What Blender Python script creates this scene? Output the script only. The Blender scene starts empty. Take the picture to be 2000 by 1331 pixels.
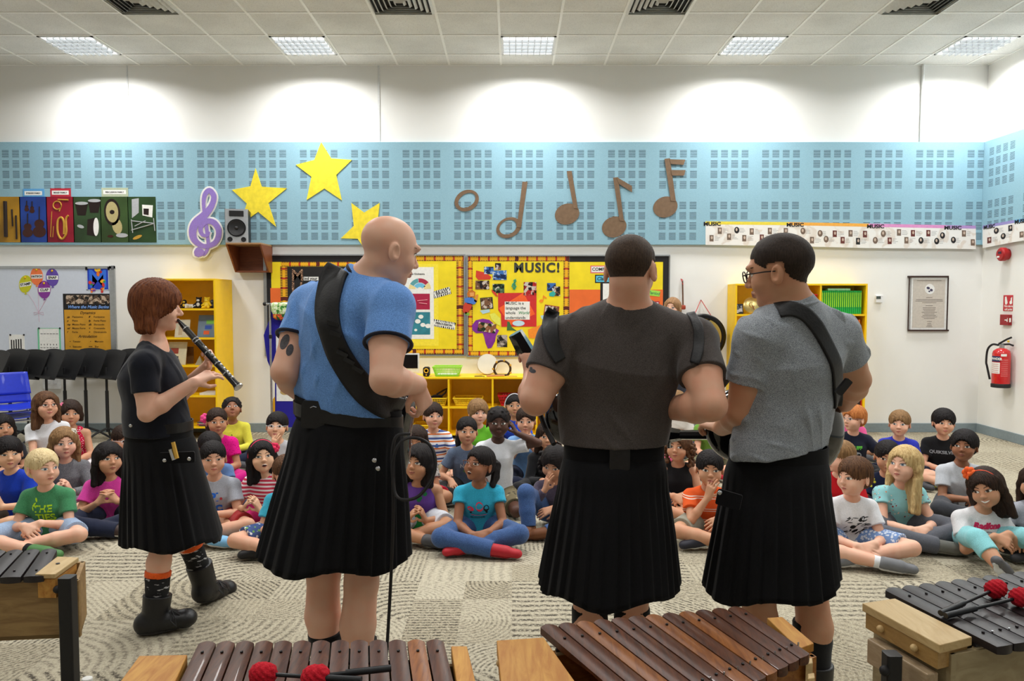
import bpy, bmesh, math, random
import numpy as np
from mathutils import Vector, Matrix, Euler
from mathutils.bvhtree import BVHTree

# ------------------------------------------------------------------ camera, world, exposure
scn = bpy.context.scene
COL = scn.collection
FPX, CAMH, PITCH = 1460.0, 1.52, math.atan(75.5 / 1460.0)
cam = bpy.data.cameras.new('camera'); camo = bpy.data.objects.new('camera', cam); COL.objects.link(camo)
cam.sensor_width = 36.0; cam.lens = 36.0 * FPX / 2000.0; cam.clip_start = 0.05
camo.location = (0, 0, CAMH); camo.rotation_euler = (math.pi / 2 - PITCH, 0, 0)
scn.camera = camo
wd = bpy.data.worlds.new('world'); scn.world = wd; wd.use_nodes = True
wd.node_tree.nodes['Background'].inputs[0].default_value = (0.75, 0.85, 1.0, 1)
wd.node_tree.nodes['Background'].inputs[1].default_value = 0.05
scn.view_settings.view_transform = 'Standard'; scn.view_settings.look = 'None'
scn.view_settings.exposure = 0.0; scn.view_settings.gamma = 1.0
LAMP_POWER = 46.0

def P(px, py, Y):
    """the point of the room that stands at depth Y on the sight line through a photo pixel"""
    a = (px - 1000.0) / FPX; u = -(py - 665.5) / FPX
    y = math.cos(PITCH) + u * math.sin(PITCH); z = -math.sin(PITCH) + u * math.cos(PITCH)
    t = Y / y
    return Vector((a * t, Y, CAMH + z * t))
def PZ(px, py, z0):
    a = (px - 1000.0) / FPX; u = -(py - 665.5) / FPX
    y = math.cos(PITCH) + u * math.sin(PITCH); z = -math.sin(PITCH) + u * math.cos(PITCH)
    t = (z0 - CAMH) / z
    return Vector((a * t, y * t, z0))

# ------------------------------------------------------------------ materials
def lin(c):
    return tuple((v / 255.0 / 12.92) if v <= 10 else ((v / 255.0 + 0.055) / 1.055) ** 2.4 for v in c)
_mats = {}
class NB:
    """small node-graph builder"""
    def __init__(s, name):
        s.m = bpy.data.materials.new(name); s.m.use_nodes = True; s.t = s.m.node_tree
        s.b = s.t.nodes['Principled BSDF']
    def n(s, typ, **kw):
        x = s.t.nodes.new(typ)
        for k, v in kw.items(): setattr(x, k, v)
        return x
    def l(s, a, b): s.t.links.new(a, b)
    def put(s, inp, v):
        if hasattr(v, 'links') or isinstance(v, bpy.types.NodeSocket): s.l(v, inp)
        else:
            if inp.type == 'RGBA' and len(v) == 3: v = (*v, 1)
            inp.default_value = v
    def M(s, op, a, b=None, c=None, clamp=False):
        x = s.n('ShaderNodeMath', operation=op); x.use_clamp = clamp
        s.put(x.inputs[0], a)
        if b is not None: s.put(x.inputs[1], b)
        if c is not None: s.put(x.inputs[2], c)
        return x.outputs[0]
    def V(s, op, a, b=None):
        x = s.n('ShaderNodeVectorMath', operation=op); s.put(x.inputs[0], a)
        if b is not None: s.put(x.inputs[1], b)
        return x.outputs[1] if op in ('LENGTH', 'DOT_PRODUCT', 'DISTANCE') else x.outputs[0]
    def xyz(s, v):
        x = s.n('ShaderNodeSeparateXYZ'); s.l(v, x.inputs[0]); return x.outputs
    def comb(s, x, y, z=0.0):
        c = s.n('ShaderNodeCombineXYZ'); s.put(c.inputs[0], x); s.put(c.inputs[1], y); s.put(c.inputs[2], z); return c.outputs[0]
    def obj(s): return s.n('ShaderNodeTexCoord').outputs['Object']
    def noise(s, vec=None, scale=5.0, detail=2.0, rough=0.5, dist=0.0):
        x = s.n('ShaderNodeTexNoise')
        if vec is not None: s.l(vec, x.inputs['Vector'])
        x.inputs['Scale'].default_value = scale; x.inputs['Detail'].default_value = detail
        x.inputs['Roughness'].default_value = rough; x.inputs['Distortion'].default_value = dist
        return x.outputs[0]
    def mix(s, f, a, b, mode='MIX'):
        x = s.n('ShaderNodeMix', data_type='RGBA', blend_type=mode)
        s.put(x.inputs[0], f); s.put(x.inputs[6], a); s.put(x.inputs[7], b); return x.outputs[2]
    def ramp(s, f, stops, interp='LINEAR'):
        x = s.n('ShaderNodeValToRGB'); s.l(f, x.inputs[0]); x.color_ramp.interpolation = interp
        e = x.color_ramp.elements
        while len(e) < len(stops): e.new(0.5)
        for q, (p, c) in zip(e, stops):
            q.position = p; q.color = (*c, 1) if len(c) == 3 else c
        return x.outputs[0]
    def mapr(s, v, a, b, c=0.0, d=1.0):
        x = s.n('ShaderNodeMapRange'); s.put(x.inputs[0], v)
        for i, q in enumerate((a, b, c, d)): x.inputs[i + 1].default_value = q
        return x.outputs[0]
    def bump(s, h, strength=0.3, dist=0.01):
        x = s.n('ShaderNodeBump'); s.l(h, x.inputs['Height']); x.inputs['Strength'].default_value = strength
        x.inputs['Distance'].default_value = dist; s.l(x.outputs[0], s.b.inputs['Normal'])
    def fin(s, col=None, rough=0.6, metal=0.0, spec=0.4, coat=0.0, sheen=0.0):
        if col is not None: s.put(s.b.inputs['Base Color'], col)
        s.put(s.b.inputs['Roughness'], rough); s.b.inputs['Metallic'].default_value = metal
        s.b.inputs['Specular IOR Level'].default_value = spec
        s.b.inputs['Coat Weight'].default_value = coat
        if sheen: s.b.inputs['Sheen Weight'].default_value = sheen
        return s.m

def mat(name, rgb, rough=0.6, metal=0.0, var=0.06, scale=40.0, bump=0.0, spec=0.4, coat=0.0):
    """plain painted or moulded surface with a little unevenness"""
    key = ('p', name)
    if key in _mats: return _mats[key]
    b = NB(name); c = lin(rgb)
    o = b.obj(); n = b.noise(o, scale, 3.0)
    f = b.mapr(n, 0.3, 0.7, 0.0, 1.0)
    col = b.mix(f, tuple(v * (1 - var) for v in c), tuple(min(1, v * (1 + var)) for v in c))
    if bump: b.bump(n, bump, 0.003)
    _mats[key] = b.fin(col, rough, metal, spec, coat)
    return _mats[key]

def fabric(name, rgb, rgb2=None, heather=0.12, rough=0.9):
    key = ('f', name)
    if key in _mats: return _mats[key]
    b = NB(name); c = lin(rgb); o = b.obj()
    n = b.noise(o, 420.0, 1.0); n2 = b.noise(o, 9.0, 3.0)
    f = b.mapr(n, 0.35, 0.65, 0, 1)
    c2 = lin(rgb2) if rgb2 else tuple(v * (1 - heather * 2) for v in c)
    col = b.mix(f, c2, tuple(min(1, v * (1 + heather)) for v in c))
    col = b.mix(b.mapr(n2, 0.3, 0.7, 0, 0.12), col, tuple(v * 0.6 for v in c))
    b.bump(n, 0.25, 0.001)
    _mats[key] = b.fin(col, rough, 0, 0.2, sheen=0.15)
    return _mats[key]

def stripes(name, cols, axis=2, period=0.06, offs=0.0):
    """fabric in horizontal bands: cols = [(position, rgb)...] over one period"""
    key = ('s', name)
    if key in _mats: return _mats[key]
    b = NB(name); o = b.obj(); c = b.xyz(o)[axis]
    w = b.noise(o, 6.0, 1.0)
    c = b.M('ADD', c, b.M('MULTIPLY', w, 0.012))
    f = b.M('FRACT', b.M('DIVIDE', b.M('ADD', c, 10.0 + offs), period))
    col = b.ramp(f, [(p, lin(q)) for p, q in cols], 'CONSTANT')
    b.bump(b.noise(o, 400.0, 1.0), 0.2, 0.001)
    _mats[key] = b.fin(col, 0.9, 0, 0.2)
    return _mats[key]

def skin(name, rgb):
    key = ('k', name)
    if key in _mats: return _mats[key]
    b = NB(name); c = lin(rgb); o = b.obj()
    n = b.noise(o, 18.0, 4.0); n2 = b.noise(o, 260.0, 2.0)
    red = (min(1, c[0] * 1.05), c[1] * 0.78, c[2] * 0.72)
    col = b.mix(b.mapr(n, 0.4, 0.75, 0, 0.55), c, red)
    b.bump(n2, 0.12, 0.001)
    m = b.fin(col, 0.5, 0, 0.35)
    b.b.inputs['Subsurface Weight'].default_value = 0.0
    _mats[key] = m
    return m

def wood(name, c1, c2, axis=0, scale=7.0, rough=0.45, coat=0.0, stretch=12.0, pore=0.0):
    key = ('w', name)
    if key in _mats: return _mats[key]
    b = NB(name); o = b.obj(); mp = b.n('ShaderNodeMapping'); b.l(o, mp.inputs[0])
    rnd = b.n('ShaderNodeObjectInfo').outputs['Random']
    b.put(mp.inputs['Location'], b.comb(b.M('MULTIPLY', rnd, 7.0), b.M('MULTIPLY', rnd, 13.0), b.M('MULTIPLY', rnd, 5.0)))
    sc = [stretch, stretch, stretch]; sc[axis] = 1.0
    mp.inputs['Scale'].default_value = sc
    n = b.noise(mp.outputs[0], scale, 4.0, 0.6, 1.2)
    n2 = b.noise(mp.outputs[0], scale * 9, 2.0, 0.6)
    f = b.M('ADD', b.mapr(n, 0.35, 0.65, 0, 0.8), b.M('MULTIPLY', n2, 0.25), clamp=True)
    col = b.mix(f, lin(c1), lin(c2))
    tone = b.mapr(rnd, 0, 1, 0.0, 0.35)
    col = b.mix(tone, col, tuple(v * 0.45 for v in lin(c1)))
    b.bump(n2, 0.08, 0.002)
    _mats[key] = b.fin(col, rough, 0, 0.45, coat)
    return _mats[key]

def emit(name, rgb, strength):
    b = NB(name); b.b.inputs['Base Color'].default_value = (0.8, 0.8, 0.8, 1)
    b.b.inputs['Emission Color'].default_value = (*rgb, 1); b.b.inputs['Emission Strength'].default_value = strength
    return b.m

def hairmat(name, c1, c2, scale=90.0):
    key = ('h', name)
    if key in _mats: return _mats[key]
    b = NB(name); o = b.obj(); mp = b.n('ShaderNodeMapping'); b.l(o, mp.inputs[0])
    mp.inputs['Scale'].default_value = (1.0, 1.0, 0.12)
    n = b.noise(mp.outputs[0], scale, 3.0, 0.7, 0.6)
    n2 = b.noise(mp.outputs[0], scale * 3, 2.0, 0.7)
    f = b.M('ADD', b.mapr(n, 0.35, 0.65, 0, 0.75), b.M('MULTIPLY', n2, 0.25), clamp=True)
    b.bump(n, 0.6, 0.004)
    _mats[key] = b.fin(b.mix(f, lin(c1), lin(c2)), 0.6, 0, 0.18)
    return _mats[key]

# ------------------------------------------------------------------ objects
def props(o, label=None, cat=None, group=None, kind=None):
    if label: o['label'] = label
    if cat: o['category'] = cat
    if group: o['group'] = group
    if kind: o['kind'] = kind
    return o
def empty(name, loc, label, cat, group=None, rz=0.0):
    o = bpy.data.objects.new(name, None); COL.objects.link(o); o.location = loc; o.rotation_euler = (0, 0, rz)
    o.empty_display_size = 0.05
    bpy.context.view_layer.update()
    return props(o, label, cat, group)
def link(name, me, m, parent=None, smooth=False):
    """link a mesh given in world coordinates; its origin is moved to its own centre, then it is parented"""
    mats = m if isinstance(m, (list, tuple)) else [m]
    for q in mats:
        if q is not None: me.materials.append(q)
    n = len(me.vertices)
    co = np.empty(n * 3, dtype=np.float32); me.vertices.foreach_get('co', co); co = co.reshape(-1, 3)
    c = (co.min(0) + co.max(0)) / 2 if n else np.zeros(3); c = c.astype(np.float32)
    co -= c; me.vertices.foreach_set('co', co.ravel())
    if smooth: me.polygons.foreach_set('use_smooth', np.ones(len(me.polygons), dtype=bool))
    me.update()
    o = bpy.data.objects.new(name, me); COL.objects.link(o)
    loc = Vector(c.tolist())
    if parent is not None:
        o.parent = parent
        o.matrix_parent_inverse = Matrix.Identity(4)
        o.matrix_basis = WM(parent).inverted() @ Matrix.Translation(loc)
    else: o.location = loc
    return o
def WM(o):
    m = o.matrix_basis if o.parent is None else WM(o.parent) @ o.matrix_parent_inverse @ o.matrix_basis
    return m.copy()
def npmesh(name, V, Fq):
    me = bpy.data.meshes.new(name); V = np.asarray(V, dtype=np.float32); Fq = np.asarray(Fq, dtype=np.int32)
    k = Fq.shape[1]
    me.vertices.add(len(V)); me.vertices.foreach_set('co', V.ravel())
    me.loops.add(Fq.size); me.loops.foreach_set('vertex_index', Fq.ravel())
    me.polygons.add(len(Fq)); me.polygons.foreach_set('loop_start', np.arange(0, Fq.size, k, dtype=np.int32))
    me.update(calc_edges=True)
    return me

class MB:
    """collects simple shapes into one mesh"""
    def __init__(s): s.v = []; s.f = []; s.mi = []; s.m = 0
    def add(s, vs, fs):
        o = len(s.v); s.v += [tuple(v) for v in vs]
        for f in fs: s.f.append([i + o for i in f]); s.mi.append(s.m)
        return s
    def box(s, a, b, T=None):
        x0, y0, z0 = a; x1, y1, z1 = b
        vs = [Vector(p) for p in ((x0,y0,z0),(x1,y0,z0),(x1,y1,z0),(x0,y1,z0),(x0,y0,z1),(x1,y0,z1),(x1,y1,z1),(x0,y1,z1))]
        if T is not None: vs = [T @ v for v in vs]
        return s.add(vs, [(0,3,2,1),(4,5,6,7),(0,1,5,4),(1,2,6,5),(2,3,7,6),(3,0,4,7)])
    def rbox(s, a, b, r, T=None, axis=2):
        """box whose four edges along axis are rounded"""
        i, j = [q for q in (0, 1, 2) if q != axis]
        pts = []
        for cx, cy, a0 in ((b[i]-r, b[j]-r, 0), (a[i]+r, b[j]-r, 90), (a[i]+r, a[j]+r, 180), (b[i]-r, a[j]+r, 270)):
            for k in range(5):
                t = math.radians(a0 + k * 22.5); pts.append((cx + r * math.cos(t), cy + r * math.sin(t)))
        vs = []
        for z in (a[axis], b[axis]):
            for p in pts:
                q = [0, 0, 0]; q[i], q[j], q[axis] = p[0], p[1], z; vs.append(Vector(q))
        if T is not None: vs = [T @ v for v in vs]
        n = len(pts)
        return s.add(vs, [list(range(n))[::-1], list(range(n, 2 * n))] + [(k, (k+1) % n, (k+1) % n + n, k + n) for k in range(n)])
    def tube(s, pts, r, n=8, caps=True):
        pts = [Vector(p) for p in pts]; m = len(pts)
        rs = r if isinstance(r, (list, tuple)) else [r] * m
        up = None; rings = []
        for i, p in enumerate(pts):
            d = (pts[min(i+1, m-1)] - pts[max(i-1, 0)])
            d = d.normalized() if d.length > 1e-9 else Vector((0, 0, 1))
            if up is None:
                up = Vector((0, 0, 1)) if abs(d.z) < 0.9 else Vector((1, 0, 0))
            up = (up - d * up.dot(d)).normalized(); w = d.cross(up)
            rings.append([p + (up * math.cos(2*math.pi*k/n) + w * math.sin(2*math.pi*k/n)) * rs[i] for k in range(n)])
        vs = [v for q in rings for v in q]; fs = []
        for i in range(m - 1):
            for k in range(n): fs.append((i*n+k, i*n+(k+1) % n, (i+1)*n+(k+1) % n, (i+1)*n+k))
        if caps: fs += [list(range(n))[::-1], list(range((m-1)*n, m*n))]
        return s.add(vs, fs)
    def lathe(s, prof, T=None, n=24, sx=1.0, sy=1.0):
        """profile [(r, z)...] turned about z"""
        vs = []; fs = []
        for r, z in prof:
            for k in range(n):
                a = 2 * math.pi * k / n; vs.append(Vector((r * math.cos(a) * sx, r * math.sin(a) * sy, z)))
        for i in range(len(prof) - 1):
            for k in range(n): fs.append((i*n+k, i*n+(k+1) % n, (i+1)*n+(k+1) % n, (i+1)*n+k))
        fs += [list(range(n))[::-1], list(range((len(prof)-1)*n, len(prof)*n))]
        if T is not None: vs = [T @ v for v in vs]
        return s.add(vs, fs)
    def prism(s, pts, d0, d1, T):
        """outline in the local xz plane, thick from y=d0 to y=d1"""
        n = len(pts)
        vs = [T @ Vector((p[0], d0, p[1])) for p in pts] + [T @ Vector((p[0], d1, p[1])) for p in pts]
        return s.add(vs, [list(range(n)), list(range(n, 2*n))[::-1]] + [(k, k + n, (k+1) % n + n, (k+1) % n) for k in range(n)])
    def strip(s, outer, inner, d0, d1, T):
        """closed ring between two outlines of equal count"""
        n = len(outer)
        vs = []
        for pts in (outer, inner):
            for d in (d0, d1): vs += [T @ Vector((p[0], d, p[1])) for p in pts]
        fs = []
        for k in range(n):
            j = (k + 1) % n
            fs += [(k, j, 2*n+j, 2*n+k), (n+j, n+k, 3*n+k, 3*n+j), (j, k, n+k, n+j), (2*n+k, 2*n+j, 3*n+j, 3*n+k)]
        return s.add(vs, fs)
    def ball(s, c, r, n=10, sc=(1, 1, 1), T=None):
        vs = []; fs = []; c = Vector(c)
        m = n // 2 + 1
        for i in range(m + 1):
            t = math.pi * i / m
            for k in range(n):
                a = 2*math.pi*k/n
                v = c + Vector((r*sc[0]*math.sin(t)*math.cos(a), r*sc[1]*math.sin(t)*math.sin(a), r*sc[2]*math.cos(t)))
                vs.append(T @ v if T is not None else v)
        for i in range(m):
            for k in range(n): fs.append(((i+1)*n+k, (i+1)*n+(k+1) % n, i*n+(k+1) % n, i*n+k))
        return s.add(vs, fs)
    def build(s, name, m, parent=None, smooth=False, bevel=0.0, fix=True):
        me = bpy.data.meshes.new(name); me.from_pydata(s.v, [], s.f)
        if len(set(s.mi)) > 1: me.polygons.foreach_set('material_index', s.mi)
        if fix:
            bm = bmesh.new(); bm.from_mesh(me); bmesh.ops.remove_doubles(bm, verts=bm.verts, dist=1e-6)
            bmesh.ops.recalc_face_normals(bm, faces=bm.faces); bm.to_mesh(me); bm.free()
        o = link(name, me, m, parent, smooth)
        if bevel:
            md = o.modifiers.new('bevel', 'BEVEL'); md.width = bevel; md.segments = 2; md.limit_method = 'ANGLE'
        if smooth and not bevel:
            try: me.set_sharp_from_angle(angle=math.radians(40))
            except Exception: pass
        return o

def textmesh(s, size=0.05, depth=0.002, bold=0.0, align='CENTER', shear=0.0, spacing=1.0, line=1.0, width=1.0):
    """lettering as mesh data: verts (x right, y up), polygons"""
    cu = bpy.data.curves.new('lettering', 'FONT'); cu.body = s; cu.size = size; cu.extrude = depth / 2; cu.offset = bold
    cu.align_x = align; cu.align_y = 'CENTER'; cu.shear = shear; cu.space_character = spacing; cu.space_line = line
    cu.resolution_u = 3
    o = bpy.data.objects.new('lettering', cu); COL.objects.link(o)
    dg = bpy.context.evaluated_depsgraph_get(); me = bpy.data.meshes.new_from_object(o.evaluated_get(dg))
    vs = [(v.co.x * width, v.co.y, v.co.z) for v in me.vertices]; fs = [list(p.vertices) for p in me.polygons]
    bpy.data.objects.remove(o); bpy.data.curves.remove(cu); bpy.data.meshes.remove(me)
    return vs, fs
_tcache = {}
def addtext(mb, s, T, size, bold=0.0, align='CENTER', depth=0.0015, **kw):
    """text standing in the plane T maps from (x, 0, z), seen from -y"""
    key = (s, size, bold, align, depth, tuple(sorted(kw.items())))
    if key not in _tcache: _tcache[key] = textmesh(s, size, depth, bold, align, **kw)
    vs, fs = _tcache[key]
    mb.add([T @ Vector((v[0], -v[2], v[1])) for v in vs], fs)
def frame_at(p, rz=0.0, rot=0.0):
    """plane frame at p: x along wall, -y towards room, turned by rz about z and rot in the plane"""
    return Matrix.Translation(p) @ Matrix.Rotation(rz, 4, 'Z') @ Matrix.Rotation(rot, 4, 'Y')

# ------------------------------------------------------------------ implicit surfaces
class Field:
    def __init__(s, lo, hi, h):
        s.h = h; s.lo = np.array(lo, dtype=np.float64)
        n = np.maximum(4, np.ceil((np.array(hi) - s.lo) / h).astype(int) + 1)
        s.ax = [(s.lo[i] + h * np.arange(n[i])).astype(np.float32) for i in range(3)]
        s.D = np.full(tuple(n), 1.0, dtype=np.float32)
    def clone(s):
        g = Field.__new__(Field); g.h, g.lo, g.ax, g.D = s.h, s.lo, s.ax, s.D.copy(); return g
    def win(s, lo, hi, pad):
        sl = []
        for i in range(3):
            a = int(max(0, math.floor((lo[i] - pad - s.lo[i]) / s.h))); b = int(min(len(s.ax[i]), math.ceil((hi[i] + pad - s.lo[i]) / s.h) + 1))
            if b <= a: return None
            sl.append(slice(a, b))
        return tuple(sl)
    def grid(s, sl, c):
        return (s.ax[0][sl[0]][:, None, None] - c[0], s.ax[1][sl[1]][None, :, None] - c[1], s.ax[2][sl[2]][None, None, :] - c[2])
    def merge(s, sl, d, k, sub=False):
        A = s.D[sl]
        if sub:
            d = -d
            if k > 0:
                h = np.clip(0.5 - 0.5 * (A - d) / k, 0, 1); s.D[sl] = A + (d - A) * h + k * h * (1 - h)
            else: s.D[sl] = np.maximum(A, d)
        elif k > 0:
            h = np.maximum(k - np.abs(A - d), 0) / k; s.D[sl] = np.minimum(A, d) - h * h * k * 0.25
        else: s.D[sl] = np.minimum(A, d)
    def cap(s, a, b, ra, rb, k=0.01, flat=None, cuta=False, cutb=False, sub=False):
        a = np.array(a, dtype=float); b = np.array(b, dtype=float)
        R = max(ra, rb); sl = s.win(np.minimum(a, b) - R, np.maximum(a, b) + R, k + 2.5 * s.h)
        if sl is None: return
        x, y, z = s.grid(sl, a); ba = b - a; L2 = max(1e-12, float(ba @ ba))
        t = np.clip((x * ba[0] + y * ba[1] + z * ba[2]) / np.float32(L2), 0, 1)
        qx = x - t * ba[0]; qy = y - t * ba[1]; qz = z - t * ba[2]
        q2 = qx * qx + qy * qy + qz * qz
        sc = 1.0
        if flat is not None:
            n, f = flat; c = qx * n[0] + qy * n[1] + qz * n[2]
            q2 = q2 + c * c * (1.0 / (f * f) - 1.0); sc = 0.85
        d = (np.sqrt(q2) - (ra + t * (rb - ra))) * np.float32(sc)
        u = ba / math.sqrt(L2)
        if cutb: d = np.maximum(d, (x - ba[0]) * u[0] + (y - ba[1]) * u[1] + (z - ba[2]) * u[2])
        if cuta: d = np.maximum(d, -(x * u[0] + y * u[1] + z * u[2]))
        s.merge(sl, d.astype(np.float32), k, sub)
    def ell(s, c, r, k=0.01, R=None, sub=False):
        c = np.array(c, dtype=float); r = np.array(r, dtype=float); m = r.max()
        sl = s.win(c - m, c + m, k + 2.5 * s.h)
        if sl is None: return
        x, y, z = s.grid(sl, c)
        if R is not None:
            R = np.array(R); X = x * R[0, 0] + y * R[1, 0] + z * R[2, 0]; Y = x * R[0, 1] + y * R[1, 1] + z * R[2, 1]; Z = x * R[0, 2] + y * R[1, 2] + z * R[2, 2]
        else: X, Y, Z = x, y, z
        k0 = np.sqrt((X / r[0]) ** 2 + (Y / r[1]) ** 2 + (Z / r[2]) ** 2)
        k1 = np.sqrt((X / r[0] ** 2) ** 2 + (Y / r[1] ** 2) ** 2 + (Z / r[2] ** 2) ** 2)
        d = np.where(k1 > 1e-6, k0 * (k0 - 1) / np.maximum(k1, 1e-6), -r.min())
        s.merge(sl, d.astype(np.float32), k, sub)
    def plane(s, p, n):
        """keep the side n points away from"""
        x, y, z = s.grid((slice(None),) * 3, p)
        s.D = np.maximum(s.D, (x * n[0] + y * n[1] + z * n[2]).astype(np.float32))
    def mesh(s):
        """surface nets"""
        D = s.D.copy(); D[0] = D[-1] = 1; D[:, 0] = D[:, -1] = 1; D[:, :, 0] = D[:, :, -1] = 1
        I = D < 0; nx, ny, nz = D.shape
        c = I.astype(np.int8)
        c = c[:-1] + c[1:]; c = c[:, :-1] + c[:, 1:]; c = c[:, :, :-1] + c[:, :, 1:]
        ci = np.argwhere((c > 0) & (c < 8))
        if len(ci) == 0: return np.zeros((0, 3)), np.zeros((0, 4), int)
        idx = np.full(c.shape, -1, dtype=np.int32); idx[ci[:, 0], ci[:, 1], ci[:, 2]] = np.arange(len(ci))
        acc = np.zeros((len(ci), 3), dtype=np.float32); cnt = np.zeros(len(ci), dtype=np.float32)
        corner = [(i, j, k) for i in (0, 1) for j in (0, 1) for k in (0, 1)]
        val = {q: D[ci[:, 0] + q[0], ci[:, 1] + q[1], ci[:, 2] + q[2]] for q in corner}
        for q in corner:
            for ax in range(3):
                if q[ax] == 0:
                    r = list(q); r[ax] = 1; r = tuple(r)
                    a, b = val[q], val[r]; m = (a < 0) != (b < 0)
                    t = np.where(m, a / np.where(m, a - b, 1), 0)
                    for e in range(3):
                        acc[:, e] += np.where(m, q[e] + (t if e == ax else 0), 0)
                    cnt += m
        V = (ci + acc / cnt[:, None]) * s.h + s.lo
        F = []
        for ax in range(3):
            sl0 = [slice(None)] * 3; sl1 = [slice(None)] * 3; sl0[ax] = slice(0, -1); sl1[ax] = slice(1, None)
            A = I[tuple(sl0)]; B = I[tuple(sl1)]
            e = np.argwhere(A != B); s0 = A[e[:, 0], e[:, 1], e[:, 2]]
            u, v = [(1, 2), (2, 0), (0, 1)][ax]
            def cell(du, dv):
                w = e.copy(); w[:, u] -= du; w[:, v] -= dv; return idx[w[:, 0], w[:, 1], w[:, 2]]
            q = np.stack([cell(1, 1), cell(0, 1), cell(0, 0), cell(1, 0)], 1)
            q[~s0] = q[~s0][:, ::-1]; F.append(q)
        F = np.concatenate(F); F = F[(F >= 0).all(1)]
        return V, F

def vnormals(V, F):
    n = np.cross(V[F[:, 2]] - V[F[:, 0]], V[F[:, 3]] - V[F[:, 1]]); N = np.zeros_like(V)
    for i in range(4): np.add.at(N, F[:, i], n)
    return N / np.maximum(1e-12, np.linalg.norm(N, axis=1))[:, None]
def relax(V, F, it=1, w=0.5):
    for _ in range(it):
        S = np.zeros_like(V); C = np.zeros(len(V))
        for i in range(4):
            j = F[:, (i + 1) % 4]; k = F[:, i]
            np.add.at(S, k, V[j]); np.add.at(S, j, V[k]); np.add.at(C, k, 1); np.add.at(C, j, 1)
        V = V * (1 - w) + w * S / np.maximum(C, 1)[:, None]
    return V
def folds(V, N, rng, amp, freq=28.0, n=7, aniso=(1, 1, 0.45)):
    """soft creases: a few bent ridged waves of differing direction, strongest in patches"""
    d = np.zeros(len(V))
    for i in range(n):
        k = np.array([rng.uniform(-1, 1), rng.uniform(-1, 1), rng.uniform(-1, 1)]) * np.array(aniso)
        k = k / max(1e-6, np.linalg.norm(k)) * freq * rng.uniform(0.7, 1.9)
        ph = rng.uniform(0, 6.28); w = np.sin(V @ (k * 0.21)[[1, 2, 0]] + ph * 2); w2 = np.sin(V @ (k * 0.13)[[2, 0, 1]] + ph * 3)
        rdg = 1 - 2 * np.sqrt(np.sin(0.5 * (V @ k) + ph + 1.2 * w) ** 2 * .93 + .07)
        d += rdg * np.clip(0.45 + 0.75 * w2, 0, 1.2)
    d = d / math.sqrt(n); d = np.where(d < -.25, -.25 + (d + .25) * .15, d)
    return V + N * (amp * (d + .12))[:, None]
def field_obj(name, f, m, parent, rng=None, fold=0.0, freq=28.0, sm=1, aniso=(1, 1, 0.45)):
    V, F = f.mesh()
    if sm: V = relax(V, F, sm)
    if fold: V = folds(V, vnormals(V, F), rng, fold, freq, aniso=aniso)
    me = npmesh(name, V, F)
    o = link(name, me, m, parent, True)
    return o, (V, F)
# ------------------------------------------------------------------ room shell
YW, XR, XL, YB = 8.67, 5.43, -7.4, -3.2
ZC = P(1000, 127, YW).z
def WP(px, py, d=0.0): return P(px, py, YW - d)
def RP(px, py, d=0.0):
    t = P(px, py, 1.0) - Vector((0, 0, CAMH)); k = (XR - d) / t.x; return Vector((XR - d, k, CAMH + t.z * k))
WT = lambda px, py, d=0.0, rot=0.0: frame_at(WP(px, py, d), 0, rot)
def wbox(mb, x0, y0, x1, y1, d0, d1, rot=0):
    a = WP(x0, y1, d1); b = WP(x1, y0, d1); mb.box((a.x, YW - d1, a.z), (b.x, YW - d0, b.z)); return mb
def wcard(name, x0, y0, x1, y1, d0, d1, m, parent=None):
    return wbox(MB(), x0, y0, x1, y1, d0, d1).build(name, m, parent)
def struct(o): o['kind'] = 'structure'; return o

def m_wall():
    b = NB('wall_paint'); o = b.obj(); n = b.noise(o, 2.0, 4.0); n2 = b.noise(o, 120.0, 2.0)
    b.bump(n2, 0.06, 0.002); return b.fin(b.mix(b.mapr(n, .3, .7, 0, .5), lin((238, 238, 235)), lin((230, 230, 226))), 0.7, 0, .3)
def m_belt(axis):
    b = NB('acoustic_panel_%d' % axis); o = b.n('ShaderNodeNewGeometry').outputs['Position']; q = b.xyz(o)
    u = b.M('DIVIDE', b.M('ADD', q[axis], 20.0 + (.0 if axis == 0 else .03)), 0.1172); v = b.M('DIVIDE', b.M('SUBTRACT', WP(0, 281).z - .082 + .0 + 10 * .1172, q[2]), 0.1172)
    iu = b.M('FLOOR', u); iv = b.M('FLOOR', v); fu = b.M('SUBTRACT', u, iu); fv = b.M('SUBTRACT', v, iv)
    mu = b.M('LESS_THAN', b.M('MODULO', iu, 5.0), 3.5); mv = b.M('GREATER_THAN', b.M('ABSOLUTE', b.M('SUBTRACT', iv, 14.0)), .5)
    mr = b.M('MULTIPLY', b.M('GREATER_THAN', iv, 9.5), b.M('LESS_THAN', iv, 18.5))
    bu = b.M('LESS_THAN', fu, .66); bv = b.M('LESS_THAN', fv, .74)
    sl = b.M('LESS_THAN', b.M('FRACT', b.M('MULTIPLY', fv, 6.0 / .74)), .38)
    f = mu
    for k in (mv, mr, bu, bv, sl): f = b.M('MULTIPLY', f, k)
    n = b.noise(o, 300.0, 2.0)
    c = b.mix(b.mapr(n, .35, .65, 0, 1), lin((134, 173, 190)), lin((150, 188, 203)))
    b.bump(b.M('MULTIPLY', f, -1.0), 0.6, 0.004)
    return b.fin(b.mix(f, c, lin((46, 56, 62))), .85, 0, .2)
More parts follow.
